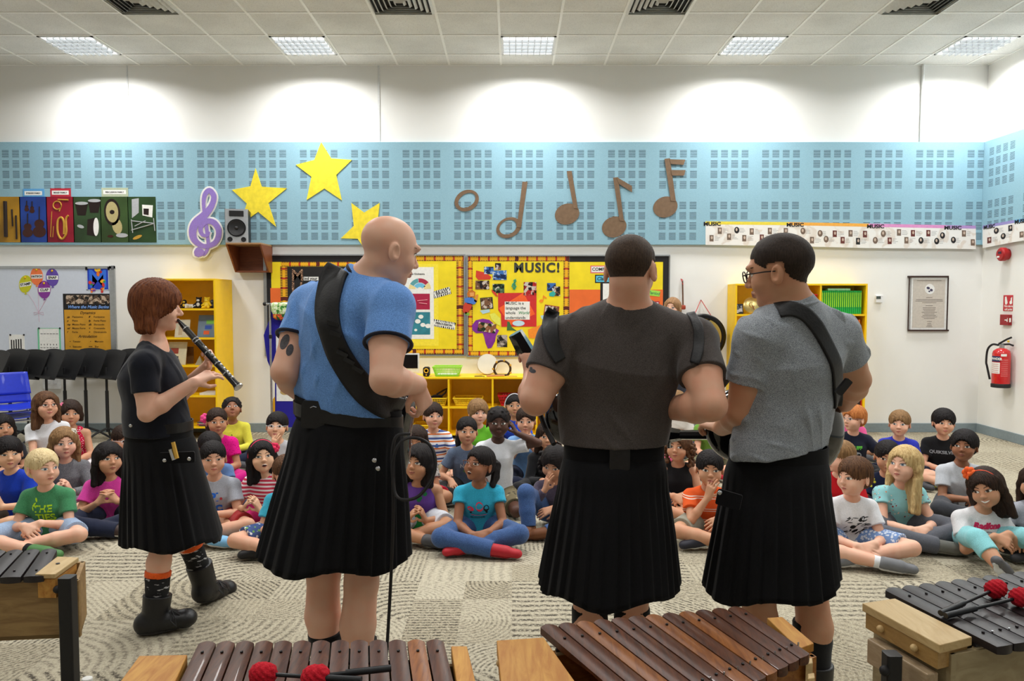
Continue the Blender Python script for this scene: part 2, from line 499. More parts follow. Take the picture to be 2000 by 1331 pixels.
def m_ceiling():
    b = NB('ceiling_tile'); o = b.n('ShaderNodeNewGeometry').outputs['Position']
    n = b.noise(o, 130.0, 2.0, .7); n2 = b.noise(o, 2.2, 3.0)
    f = b.mapr(n, .56, .62, 0, 1)
    c = b.mix(b.mapr(n2, .3, .7, 0, 1), lin((232, 232, 228)), lin((216, 216, 212)))
    return b.fin(b.mix(b.M('MULTIPLY', f, .35), c, lin((150, 148, 144))), .9, 0, .1)
def m_carpet():
    b = NB('carpet'); o = b.n('ShaderNodeNewGeometry').outputs['Position']; q = b.xyz(o)
    T = .25
    u = b.M('DIVIDE', b.M('ADD', q[0], 30.0), T); v = b.M('DIVIDE', b.M('ADD', q[1], 30.0), T)
    # brick-like patchwork: two cell sizes
    def cellrand(u, v, k):
        w = b.n('ShaderNodeTexWhiteNoise', noise_dimensions='3D'); b.l(b.comb(b.M('FLOOR', u), b.M('FLOOR', v), k), w.inputs[0]); return w.outputs[0]
    big = cellrand(b.M('MULTIPLY', u, .5), b.M('MULTIPLY', v, .5), 1.0); usebig = b.M('LESS_THAN', big, .5)
    uu = b.M('MULTIPLY', u, b.M('SUBTRACT', 1.0, b.M('MULTIPLY', usebig, .5))); vv = b.M('MULTIPLY', v, b.M('SUBTRACT', 1.0, b.M('MULTIPLY', usebig, .5)))
    r1 = cellrand(uu, vv, 2.0); r2 = cellrand(uu, vv, 5.0); r3 = cellrand(uu, vv, 9.0)
    fu = b.M('FRACT', uu); fv = b.M('FRACT', vv)
    # line coordinate per cell: straight, crossed, diagonal or arcs
    cx = b.M('SUBTRACT', fu, b.M('ROUND', r2)); cy = b.M('SUBTRACT', fv, b.M('ROUND', r3))
    rad = b.M('SQRT', b.M('ADD', b.M('MULTIPLY', cx, cx), b.M('MULTIPLY', cy, cy)))
    def sel(a, bb, t): return b.M('ADD', a, b.M('MULTIPLY', b.M('SUBTRACT', bb, a), b.M('GREATER_THAN', r1, t)))
    wob = b.M('MULTIPLY', b.noise(o, 3.0, 2.0), .25)
    c = sel(b.M('MULTIPLY', fu, 9.0), b.M('MULTIPLY', fv, 9.0), .2)
    c = sel(c, b.M('MULTIPLY', rad, 11.0), .36); c = sel(c, b.M('MULTIPLY', b.M('ADD', fu, fv), 7.0), .8)
    c = b.M('ADD', c, b.M('MULTIPLY', wob, 4.0))
    tri = b.M('ABSOLUTE', b.M('SUBTRACT', b.M('FRACT', c), .5))
    line = b.mapr(tri, .12, .34, 1.0, 0.0)
    yarn = b.noise(b.comb(b.M('MULTIPLY', q[0], 1.0), b.M('MULTIPLY', q[1], .45), 0.0), 160.0, 2.0, .7)
    yarn2 = b.noise(o, 55.0, 3.0, .7)
    line = b.M('MULTIPLY', line, b.mapr(yarn2, .40, .55, .05, 1.0)); line = b.M('MULTIPLY', line, b.mapr(r2, 0, 1, .3, .95))
    base = b.mix(r3, lin((184, 176, 156)), lin((146, 136, 114)))
    base = b.mix(b.mapr(yarn, .35, .65, 0, .75), base, lin((198, 190, 168)))
    base = b.mix(b.mapr(yarn2, .5, .7, 0, .45), base, lin((96, 90, 78)))
    col = b.mix(line, base, lin((62, 57, 52)))
    b.bump(yarn, .6, .006); return b.fin(col, .98, 0, .05)
M_WALL = m_wall(); M_BX = m_belt(0); M_BY = m_belt(1)
zt, zb = WP(1000, 279).z, WP(1000, 479).z
def wall(name, a, b): return struct(MB().box(a, b).build(name, M_WALL))
wall('wall_back', (XL - .1, YW, 0), (XR + .1, YW + .12, ZC)); wall('wall_right', (XR, YB, 0), (XR + .12, YW, ZC))
wall('wall_left', (XL - .12, YB, 0), (XL, YW, ZC)); wall('wall_front', (XL - .1, YB - .12, 0), (XR + .1, YB, ZC))
struct(MB().box((XL - .1, YB - .1, -.1), (XR + .1, YW + .1, 0)).build('floor', m_carpet()))
M_CEIL = m_ceiling(); M_TBAR = mat('grid_bar', (244, 244, 240), .5, var=.03)
struct(MB().box((XL - .1, YB - .1, ZC), (XR + .1, YW + .1, ZC + .1)).build('ceiling', M_CEIL))
GX0, GY0, G = -.125, P(1000, 106, 1).z, .588
def ceilY(py):
    t = P(1000, py, 1.0); return (ZC - CAMH) / (t.z - CAMH)
Y1, Y2, Y3 = ceilY(106), ceilY(69.5), ceilY(24); GY = (Y1 - Y3) / 2
mb = MB()
k = -14
while GX0 + G * k < XR:
    x = GX0 + G * k; k += 1
    if x > XL: mb.box((x - .012, YB, ZC - .006), (x + .012, YW, ZC + .01))
for j in range(-1, 22):
    y = Y1 - GY * j
    if YB < y < YW: mb.box((XL, y - .012, ZC - .0065), (XR, y + .012, ZC + .01))
mb.box((XL, YW - .02, ZC - .008), (XR, YW, ZC)); mb.box((XR - .02, YB, ZC - .008), (XR, YW, ZC))
struct(mb.build('trim_1', M_TBAR))
M_BASE = mat('baseboard_grey', (132, 146, 152), .6)
struct(MB().box((XL, YW - .015, 0), (XR, YW, .105)).build('baseboard_back', M_BASE, bevel=.003))
struct(MB().box((XR - .015, YB, 0), (XR, YW - .015, .105)).build('baseboard_right', M_BASE, bevel=.003))
struct(MB().box((XL, YW - .045, zb), (XR - .045, YW, zt)).build('wall_panel_back', M_BX, bevel=.004))
struct(MB().box((XR - .045, YB, zb), (XR, YW, zt)).build('wall_panel_right', M_BY, bevel=.004))
M_SEAM = mat('seam_white', (218, 220, 220), .5)
for i, (px, w) in enumerate(((250, .008), (740, .012))):
    x = WP(px, 200).x; struct(MB().box((x - w, YW - .008, zt), (x + w, YW, ZC)).build('trim_%d' % (i + 2), M_SEAM))
x = WP(1799, 200).x
props(MB().tube([(x, YW - .022, zt), (x, YW - .022, ZC)], .016, 10).build('conduit_pipe', M_SEAM, smooth=True), 'thin white conduit pipe running up the back wall near the right corner', 'pipe')

# ------------------------------------------------------------------ ceiling fixtures
M_LF = mat('light_frame', (226, 228, 228), .4); M_LIT = emit('lit_tube', (1.0, .99, .97), 2.3)
def fixture(k, y1, lamp, label=None):
    x0 = GX0 + G * k; x1 = x0 + G; y0 = y1 - GY; cx, cy = (x0 + x1) / 2, (y0 + y1) / 2
    t = empty('ceiling_light', (cx, cy, ZC), label, 'ceiling light', 'recessed louvre lights in the ceiling')
    f = MB()
    for a, b in (((x0 + .012, y0 + .012), (x1 - .012, y0 + .035)), ((x0 + .012, y1 - .035), (x1 - .012, y1 - .012)), ((x0 + .012, y0 + .012), (x0 + .035, y1 - .012)), ((x1 - .035, y0 + .012), (x1 - .012, y1 - .012))):
        f.box((a[0], a[1], ZC - .014), (b[0], b[1], ZC - .001))
    f.build('frame', M_LF, t)
    MB().box((x0 + .035, y0 + .035, ZC - .004), (x1 - .035, y1 - .035, ZC - .001)).build('diffuser', M_LIT, t)
    g = MB()
    for i in range(1, 5):
        y = y0 + .035 + (y1 - y0 - .07) * i / 5; g.box((x0 + .035, y - .006, ZC - .034), (x1 - .035, y + .006, ZC - .004))
    for i in range(1, 8):
        x = x0 + .035 + (x1 - x0 - .07) * i / 8; g.box((x - .003, y0 + .035, ZC - .034), (x + .003, y1 - .035, ZC - .004))
    g.build('louvre_grid', mat('louvre', (190, 196, 200), .35, .2), t)
    l = bpy.data.lights.new('lamp', 'AREA'); l.shape = 'SQUARE'; l.size = .48; l.energy = lamp; l.spread = math.radians(158); l.color = (1.0, .995, .985)
    lo_ = bpy.data.objects.new('lamp', l); COL.objects.link(lo_); lo_.parent = t; lo_.location = (0, 0, -.036)
for i, (k, nm) in enumerate(((-8, 'lit square ceiling light at the far left of the row'), (-4, 'lit square ceiling light above the three yellow stars'), (0, 'lit square ceiling light in the middle of the row, above the open oval note'),
                             (4, 'lit square ceiling light above the double-flagged brown note'), (8, 'lit square ceiling light nearest the right wall'))):
    fixture(k, Y1, LAMP_POWER * .85, nm)
for y, p in ((Y1 - GY * 5, 1.05), (Y1 - GY * 10, .34), (Y1 - GY * 15, .16)):
    for k, c_ in zip((-8, -4, 0, 4, 8), ('far left', 'left', 'middle', 'right', 'far right')): fixture(k, y, LAMP_POWER * p, 'square ceiling light out of frame, %s of the %s row' % (c_, 'second' if p > 1 else 'third' if p > .2 else 'hindmost'))
M_V = mat('vent_white', (206, 206, 200), .5); M_VD = mat('vent_dark', (40, 40, 40), .8)
def vent(k, y1, label):
    x0 = GX0 + G * k; x1 = x0 + G; y0 = y1 - GY; cx, cy = (x0 + x1) / 2, (y0 + y1) / 2
    t = empty('air_vent', (cx, cy, ZC), label, 'ceiling vent', 'square ceiling vents')
    MB().box((x0 + .03, y0 + .03, ZC - .003), (x1 - .03, y1 - .03, ZC - .001)).build('backing', M_VD, t)
    for i in range(6):
        r = .285 - i * .046; m = MB(); z0 = ZC - .006 - .002 * i
        o = [(-r, -r), (r, -r), (r, r), (-r, r)]; q = r - .022
        inn = [(-q, -q), (q, -q), (q, q), (-q, q)]
        vs = [(cx + a, cy + b, z0 + .0) for a, b in o] + [(cx + a, cy + b, z0 - .022) for a, b in inn] + [(cx + a, cy + b, z0 + .003) for a, b in o] + [(cx + a, cy + b, z0 - .019) for a, b in inn]
        fs = []
        for s_ in range(4):
            j = (s_ + 1) % 4; fs += [(s_, j, 4 + j, 4 + s_), (8 + j, 8 + s_, 12 + s_, 12 + j), (s_, 8 + s_, 8 + j, j), (4 + j, 12 + j, 12 + s_, 4 + s_)]
        m.add(vs, fs); m.build('louvre_ring', M_V, t)
for k, nm in ((-6, 'square ceiling vent at the left, above the wall seam'), (-2, 'square ceiling vent left of the middle ceiling light'), (2, 'square ceiling vent right of the middle ceiling light'), (6, 'square ceiling vent near the right wall')):
    vent(k, Y3 + .02, nm)
# ------------------------------------------------------------------ things on the back wall
def thing(name, px, py, label, cat, group=None, d=0.0): return empty(name, WP(px, py, d), label, cat, group)
def photo(name, seed, c=((30, 26, 28), (120, 84, 60), (200, 190, 180), (70, 80, 110))):
    key = ('ph', name)
    if key in _mats: return _mats[key]
    b = NB(name); o = b.obj(); mp = b.n('ShaderNodeMapping'); b.l(o, mp.inputs[0]); mp.inputs['Location'].default_value = (seed * 3.1, seed * 1.7, seed)
    n = b.noise(mp.outputs[0], 22.0, 4.0, .7); vo = b.n('ShaderNodeTexVoronoi'); b.l(mp.outputs[0], vo.inputs['Vector']); vo.inputs['Scale'].default_value = 26.0
    f = b.M('ADD', b.M('MULTIPLY', n, .6), b.M('MULTIPLY', b.xyz(vo.outputs['Color'])[0], .4))
    k = len(c); col = b.ramp(f, [(0.25 + .5 * i / (k - 1), lin(q)) for i, q in enumerate(c)], 'CONSTANT')
    _mats[key] = b.fin(col, .35, 0, .4); return _mats[key]
def kente(name='kente', ax=0):
    """printed paper border: yellow blocks, black and red ticks"""
    if name in _mats: return _mats[name]
    b = NB(name); o = b.obj(); q = b.xyz(o)
    s = q[ax]; t = q[2 - ax]
    a = b.M('FRACT', b.M('MULTIPLY', b.M('ADD', s, 20.0), 9.0)); c = b.M('FRACT', b.M('MULTIPLY', b.M('ADD', s, 20.0), 52.0))
    big = b.M('FRACT', b.M('MULTIPLY', b.M('ADD', s, 20.0), 1.7))
    col = b.mix(b.M('GREATER_THAN', a, .8), lin((236, 176, 24)), lin((190, 60, 20)))
    col = b.mix(b.M('MULTIPLY', b.M('GREATER_THAN', c, .5), b.M('GREATER_THAN', b.M('ABSOLUTE', t), .016)), col, lin((40, 26, 18)))
    col = b.mix(b.M('GREATER_THAN', big, .93), col, lin((90, 24, 16)))
    _mats[name] = b.fin(col, .6); return _mats[name]
C_ = lambda n, rgb, r=.6, **k: mat(n, rgb, r, **k)
M_WHITE = C_('paper_white', (236, 236, 232)); M_BLACK = C_('paper_black', (24, 22, 24)); M_INK = C_('ink', (26, 24, 28), .7, var=0)
M_ALU = C_('aluminium', (176, 180, 184), .35, metal=.8)
M_YP = mat('paper_yellow', (238, 214, 30), .65, var=.08, scale=6, bump=.3); M_OP = mat('paper_orange', (232, 108, 44), .65, var=.06, scale=6, bump=.3)

# stars
M_STAR = mat('star_yellow', (238, 216, 52), .7, var=.10, scale=18, bump=.5)
def cut(name, pts, d0, d1, m, parent=None):
    """flat cut-out whose outline is given in photo pixels, standing on the wall between depths d0 and d1"""
    ws = [WP(x, y, d1) for x, y in pts]; mb = MB(); n = len(ws)
    vs = [(w.x, YW - d1, w.z) for w in ws] + [(w.x, YW - d0, w.z) for w in ws]
    mb.add(vs, [list(range(n)), list(range(n, 2*n))[::-1]] + [(k, k + n, (k+1) % n + n, (k+1) % n) for k in range(n)])
    return mb.build(name, m, parent)
z7 = lambda L: [(560 + x / 2.381, 260 + y / 2.381) for x, y in L]
for lab, pts in (('large yellow paper star nearest the treble clef', [(499, 329), (511, 365), (560, 368), (524, 397), (539, 443), (504, 414), (468, 440), (482, 398), (453, 371), (489, 364)]),
                 ('large yellow paper star highest on the blue panel', z7([(160, 42), (207, 118), (302, 125), (230, 195), (256, 313), (175, 258), (92, 312), (115, 203), (42, 148), (128, 125)])),
                 ('tilted yellow paper star partly behind the bald man', z7([(300, 325), (360, 370), (432, 325), (424, 400), (490, 440), (410, 465), (362, 540), (330, 492), (252, 490), (312, 432)]))):
    props(cut('paper_star', pts, .046, .054, M_STAR), lab, 'star', 'yellow paper stars')
# brown notes
M_BN = mat('bronze_paper', (124, 100, 78), .5, var=.12, scale=25, metal=.25)
def ellp(cx, cy, a, b, rot, n=28): 
    c, s_ = math.cos(rot), math.sin(rot); return [(cx + a*math.cos(2*math.pi*k/n)*c - b*math.sin(2*math.pi*k/n)*s_, cy + a*math.cos(2*math.pi*k/n)*s_ + b*math.sin(2*math.pi*k/n)*c) for k in range(n)]
def ring(name, o, i, d0, d1, m, parent=None):
    n = len(o); vs = []
    for L in (o, i):
        for d in (d1, d0): vs += [tuple(WP(x, y, d)) for x, y in L]
    fs = []
    for k in range(n):
        j = (k + 1) % n; fs += [(k, j, 2*n+j, 2*n+k), (n+j, n+k, 3*n+k, 3*n+j), (j, k, n+k, n+j), (2*n+k, 2*n+j, 3*n+j, 3*n+k)]
    return MB().add(vs, fs).build(name, m, parent)
G_ = 'brown paper notes on the blue panel'
o = ring('paper_note', z7(ellp(837, 314, 59, 48, -.5)), z7(ellp(838, 313, 44, 30, -.6)), .046, .052, M_BN); props(o, 'open oval brown paper note without a stem', 'paper note', G_)
def note(lab, head, stem, flags=(), open_=False):
    x, y = z7([head])[0]; t = thing('paper_note', x, y, lab, 'paper note', G_, .046)
    if open_: ring('note_head', z7(ellp(*head, 60, 46, -.45)), z7(ellp(head[0] - 3, head[1] - 2, 42, 32, -.5)), .046, .051, M_BN, t)
    else: cut('note_head', z7(ellp(*head, 58, 48, -.35)), .046, .051, M_BN, t)
    cut('note_stem', z7(stem), .0515, .055, M_BN, t)
    for f in flags: cut('note_flag', z7(f), .0555, .059, M_BN, t)
note('brown paper note with a hollow head and a long stem', (1032, 440), [(1096, 226), (1120, 227), (1090, 440), (1070, 438)], open_=True)
note('brown paper note with a solid head and plain stem', (1304, 377), [(1302, 178), (1325, 176), (1354, 352), (1334, 350)])
note('brown paper note with one slanted flag', (1523, 437), [(1518, 208), (1541, 205), (1568, 410), (1548, 408)], [[(1535, 205), (1606, 247), (1606, 276), (1545, 236)]])
note('brown paper note with two straight flags', (1761, 344), [(1757, 120), (1782, 117), (1810, 318), (1786, 316)], [[(1782, 122), (1854, 124), (1846, 148), (1786, 144)], [(1786, 172), (1855, 172), (1848, 198), (1792, 198)]])

# treble clef
t = thing('treble_clef', 400, 435, 'purple and white treble clef cut-out on the wall', 'wall decoration', d=.046)
zc = lambda L: [(x / 3.802, 350 + y / 3.802) for x, y in L]
path = [(1480, 545, 40), (1465, 560, 44), (1470, 520, 30), (1510, 560, 26), (1545, 500, 26), (1538, 400, 26), (1525, 300, 26), (1512, 200, 26), (1520, 120, 34), (1555, 85, 40), (1588, 130, 40), (1570, 200, 44), (1520, 265, 56), (1450, 330, 60), (1430, 400, 56), (1450, 460, 46), (1520, 500, 34), (1600, 470, 40), (1625, 390, 42), (1590, 325, 44), (1530, 315, 40), (1490, 360, 36), (1500, 410, 28), (1540, 420, 20), (1555, 390, 14)]
def smooth(pts, m=6):
    out = []; n = len(pts)
    for i in range(n - 1):
        p0, p1, p2, p3 = pts[max(0, i-1)], pts[i], pts[i+1], pts[min(n-1, i+2)]
        for k in range(m):
            t_ = k / m; out.append(tuple(.5 * ((2*b) + (-a + c)*t_ + (2*a - 5*b + 4*c - e)*t_*t_ + (-a + 3*b - 3*c + e)*t_**3) for a, b, c, e in zip(p0, p1, p2, p3)))
    out.append(pts[-1]); return out
def ribbon(name, pts, extra, d0, d1, m, parent):
    pts = smooth(pts); mb = MB(); vs = []; n = len(pts)
    for i, (x, y, w) in enumerate(pts):
        e_ = i * .00002; a = pts[max(0, i-1)]; b = pts[min(n-1, i+1)]; tx, ty = b[0]-a[0], b[1]-a[1]; L = math.hypot(tx, ty) or 1
        w = w / 2 + extra; nx, ny = -ty / L * w, tx / L * w
        for d in (d1, d0):
            for s_ in (1, -1): q = zc([(x + nx * s_, y + ny * s_)])[0]; vs.append(tuple(WP(*q, d + (e_ if d == d1 else 0))))
    fs = []
    for i in range(n - 1):
        a = i * 4; b = a + 4; fs += [(a, a+1, b+1, b), (a+2, b+2, b+3, a+3), (a, b, b+2, a+2), (a+1, a+3, b+3, b+1)]
    mb.add(vs, fs + [(0, 2, 3, 1), (n*4-4, n*4-3, n*4-1, n*4-2)]); return mb.build(name, m, parent, fix=False)
ribbon('backing', path, 13, .046, .056, M_WHITE, t); cut('backing', zc(ellp(1478, 545, 50, 44, 0)), .046, .0600, M_WHITE, t)
ribbon('clef_shape', path, 0, .060, .063, C_('clef_purple', (146, 120, 198)), t); cut('clef_shape', zc(ellp(1478, 545, 38, 32, 0)), .057, .0668, C_('clef_purple', (146, 120, 198)), t)

# loudspeaker on a plywood bracket
A = P(439, 474, YW - .42); B = P(510, 474, YW - .42)
x0, x1, z1 = A.x, B.x - .01, A.z; zb_ = WP(480, 533).z
M_PLY = wood('plywood', (150, 84, 48), (112, 58, 32), axis=0)
t = empty('speaker_bracket', (x0, YW, z1), 'brown wooden wall bracket under the black loudspeaker', 'shelf')
MB().box((x0, YW - .40, z1 - .018), (x1, YW, z1)).build('shelf_board', wood('ply_top', (190, 150, 105), (160, 118, 78)), t, bevel=.002)
for x in (x0, x1 - .018):
    m = MB(); vs = [(x, YW - .40, z1 - .018), (x, YW, z1 - .018), (x, YW, zb_), (x, YW - .13, zb_)]
    m.add(vs + [(a + .018, b, c) for a, b, c in vs], [(0, 1, 2, 3), (7, 6, 5, 4), (0, 4, 5, 1), (1, 5, 6, 2), (2, 6, 7, 3), (3, 7, 4, 0)]); m.build('side_board', M_PLY, t)
MB().box((x0 + .018, YW - .02, zb_), (x1 - .018, YW, z1 - .018)).build('back_board', M_PLY, t)
MB().box((x0 + .018, YW - .13, zb_), (x1 - .018, YW, zb_ + .018)).build('bottom_board', M_PLY, t)
a = P(441, 468, YW - .36); b = P(483, 402, YW - .36)
t = empty('loudspeaker', (.5 * (a.x + b.x) + .04, YW - .18, z1), 'black loudspeaker with silver front on the wooden wall bracket', 'loudspeaker')
RZ = Matrix.Translation((.5 * (a.x + b.x), YW - .36, z1 + .002)) @ Matrix.Rotation(math.radians(14), 4, 'Z')
w = (b.x - a.x) / 2; hh = b.z - a.z
MB().rbox((-w, .012, 0), (w + .0, .30, hh), .012, RZ).build('cabinet', C_('spk_black', (26, 26, 28), .5), t)
MB().rbox((-w, -.004, 0), (w, .012, hh), .012, RZ).build('front_baffle', C_('spk_silver', (168, 172, 176), .4, metal=.4), t)
RX = RZ @ Matrix.Rotation(math.pi / 2, 4, 'X')
def coneT(x, z, y=0): return RZ @ Matrix.Translation((x, -.004 - y, z)) @ Matrix.Rotation(math.pi / 2, 4, 'X')
c = MB().lathe([(.0, -.0), (w * .72, .002), (w * .80, .006), (w * .80, .0)], coneT(0, hh * .44), 28).build('woofer', C_('cone', (16, 16, 18), .6), t, smooth=True)
MB().lathe([(.0, .004), (w * .62, .003), (w * .68, .008), (w*.7, .003)], coneT(0, hh * .44, .003), 28).build('cone_ring', C_('cone2', (34, 34, 36), .4), c, smooth=True)
MB().ball(RZ @ Vector((0, -.014, hh * .44)), w * .16, 10).build('dust_cap', C_('cone2', (34, 34, 36), .4), c, smooth=True)
MB().box((-w * .62, -.010, hh * .78), (w * .62, -.002, hh * .95), RZ).build('horn', C_('cone', (16, 16, 18), .6), t, bevel=.003)
for s_ in (-1, 1): MB().lathe([(0, 0), (w * .2, .001), (w * .22, .005), (w * .22, 0)], coneT(s_ * w * .58, hh * .1), 16).build('bass_port', C_('cone', (16, 16, 18), .6), t, smooth=True)

# instrument family posters
def G3(px, py, d): return Matrix.Translation(WP(px, py, d))
zp = lambda L: [(x / 3.802, 350 + y / 3.802) for x, y in L]
M_GOLD = mat('brass_gold', (206, 160, 66), .35, metal=.3); M_VIO = mat('violin_brown', (64, 28, 20), .4); M_DKW = mat('dark_wood', (34, 22, 20), .4); M_SILV = mat('silver_grey', (176, 178, 182), .4)
def poster(x0, x1, rgb, lab):
    t = thing('instrument_poster', (x0 + x1) / 2, 474, lab, 'poster', 'instrument posters on the blue panel', .046)
    b = NB('poster_%d' % x0); o = b.obj(); n = b.noise(o, 3.0, 4.0); b.fin(b.mix(b.mapr(n, .3, .7, 0, 1), lin(rgb), tuple(v * .45 for v in lin(rgb))), .35)
    wcard('sheet', x0, 384.5, x1 - .6, 473.5, .046, .050, b.m, t); return t
def ptube(t, name, pts, r, m):
    MB().tube([WP(*q, .054) for q in zp(pts)], r, 6).build(name, m, t, smooth=True, fix=False)
def pell(t, name, cx, cy, a, b, rot, m, d=.052): return cut(name, zp(ellp(cx, cy, a, b, rot, 20)), .0502, d, m, t)
t = poster(-14, 39.5, (196, 146, 40), 'orange woodwind poster at the left edge')
for x, y0, y1, r in ((38, 165, 430, .022), (88, 225, 350, .009), (118, 270, 445, .010)): ptube(t, 'woodwind', [(x, y0), (x + 6, y1)], r, M_DKW)
t = poster(40, 91.5, (38, 74, 166), 'blue string instruments poster')
for cx, cy, s_ in ((198, 215, 18), (238, 225, 20), (205, 375, 40), (292, 360, 52)):
    pell(t, 'string_body', cx, cy - s_ * .55, s_ * .72, s_ * .62, 0, M_VIO); pell(t, 'string_body', cx, cy + s_ * .6, s_ * .95, s_ * .8, 0, M_VIO, .0525)
    ptube(t, 'string_neck', [(cx, cy - s_), (cx, cy - s_ * 3.0)], .006, M_DKW)
t = poster(92, 144, (166, 28, 54), 'red brass instruments poster')
ptube(t, 'trumpet', [(430, 152), (508, 155)], .008, M_GOLD); ptube(t, 'french_horn', [(425 + 30*math.cos(a/3), 195 + 30*math.sin(a/3)) for a in range(20)] + [(440, 240)], .007, M_GOLD)
ptube(t, 'tuba', smooth([(508, 270, 0), (490, 300, 0), (492, 400, 0), (460, 445, 0), (430, 400, 0), (430, 310, 0), (455, 285, 0), (475, 320, 0), (475, 410, 0)], 5) and [(p[0], p[1]) for p in smooth([(508, 270, 0), (490, 300, 0), (492, 400, 0), (460, 445, 0), (430, 400, 0), (430, 310, 0), (455, 285, 0), (475, 320, 0), (475, 410, 0)], 5)], .012, M_GOLD)
ptube(t, 'trombone', [(385, 240), (375, 430), (392, 430), (398, 350)], .004, M_GOLD)
t = poster(144.5, 197, (58, 84, 52), 'green poster of timpani and drums')
for cx, cy in ((605, 180), (700, 160)): cut('timpani', zp([(cx - 48, cy), (cx + 48, cy), (cx + 30, cy + 90), (cx - 30, cy + 90)]), .0502, .0515, M_DKW, t); pell(t, 'drum_skin', cx, cy, 48, 12, 0, M_SILV, .0525)
cut('bass_drum', zp([(650, 300), (710, 285), (712, 425), (645, 415)]), .0502, .0515, M_DKW, t); pell(t, 'drum_skin', 713, 355, 20, 68, 0, M_WHITE, .053); pell(t, 'castanet', 598, 352, 26, 12, .3, M_SILV)
t = poster(197.5, 250.5, (66, 92, 50), 'green poster with a gong and cymbals')
pell(t, 'gong_rim', 832, 245, 60, 100, -.08, M_DKW); pell(t, 'gong_face', 832, 245, 46, 78, -.08, mat('cymbal', (198, 184, 132), .35, metal=.3), .053); pell(t, 'gong_mark', 832, 245, 18, 16, 0, M_DKW, .054)
pell(t, 'cymbal', 870, 350, 36, 58, -.2, mat('cymbal', (198, 184, 132), .35, metal=.3)); pell(t, 'tambourine', 905, 418, 44, 16, 0, M_SILV, .053); pell(t, 'castanet', 820, 425, 22, 10, 0, M_VIO)
t = poster(251, 304, (52, 82, 46), 'green poster of keyboard percussion at the right end')
cut('chime_stand', zp([(978, 150), (1030, 142), (1030, 250), (980, 290)]), .0502, .052, M_SILV, t); cut('amplifier', zp([(1055, 190), (1135, 195), (1130, 285), (1058, 270)]), .0502, .052, M_WHITE, t)
cut('amplifier_grille', zp([(1065, 218), (1105, 220), (1103, 268), (1066, 262)]), .0522, .0535, M_DKW, t)
for a, b in (((975, 310), (1145, 330)), ((975, 380), (1145, 330)), ((975, 300), (985, 400)), ((1140, 290), (1150, 385)), ((1000, 350), (1080, 310))): ptube(t, 'frame_bar', [a, b], .005, M_SILV)
pell(t, 'shaker', 1020, 432, 36, 12, -.4, M_GOLD)
for x0, x1, y0, rgb, s in ((45, 86, 369, (92, 160, 214), 'STRINGS FAMILY'), (98.5, 138, 368, (186, 44, 62), 'BRASS FAMILY'), (198.5, 250, 367, (176, 186, 160), 'PERCUSSION FAMILY')):
    t = thing('name_card', (x0 + x1) / 2, 384, 'small paper card reading %s above its poster' % s, 'label card', 'family name cards', .046)
    wcard('card', x0, y0, x1, 384.3, .046, .050, C_('card_%d' % x0, rgb), t); wcard('paper_strip', x0 + 3, y0 + 4.5, x1 - 4, y0 + 12.5, .0502, .0512, M_WHITE, t)
    m = MB(); addtext(m, s, WT((x0 + x1) / 2 - .5, y0 + 8.7, .0515), (x1 - x0) / 168 * .93 / len(s) * 1.35, .0006); m.build('lettering', M_INK, t)

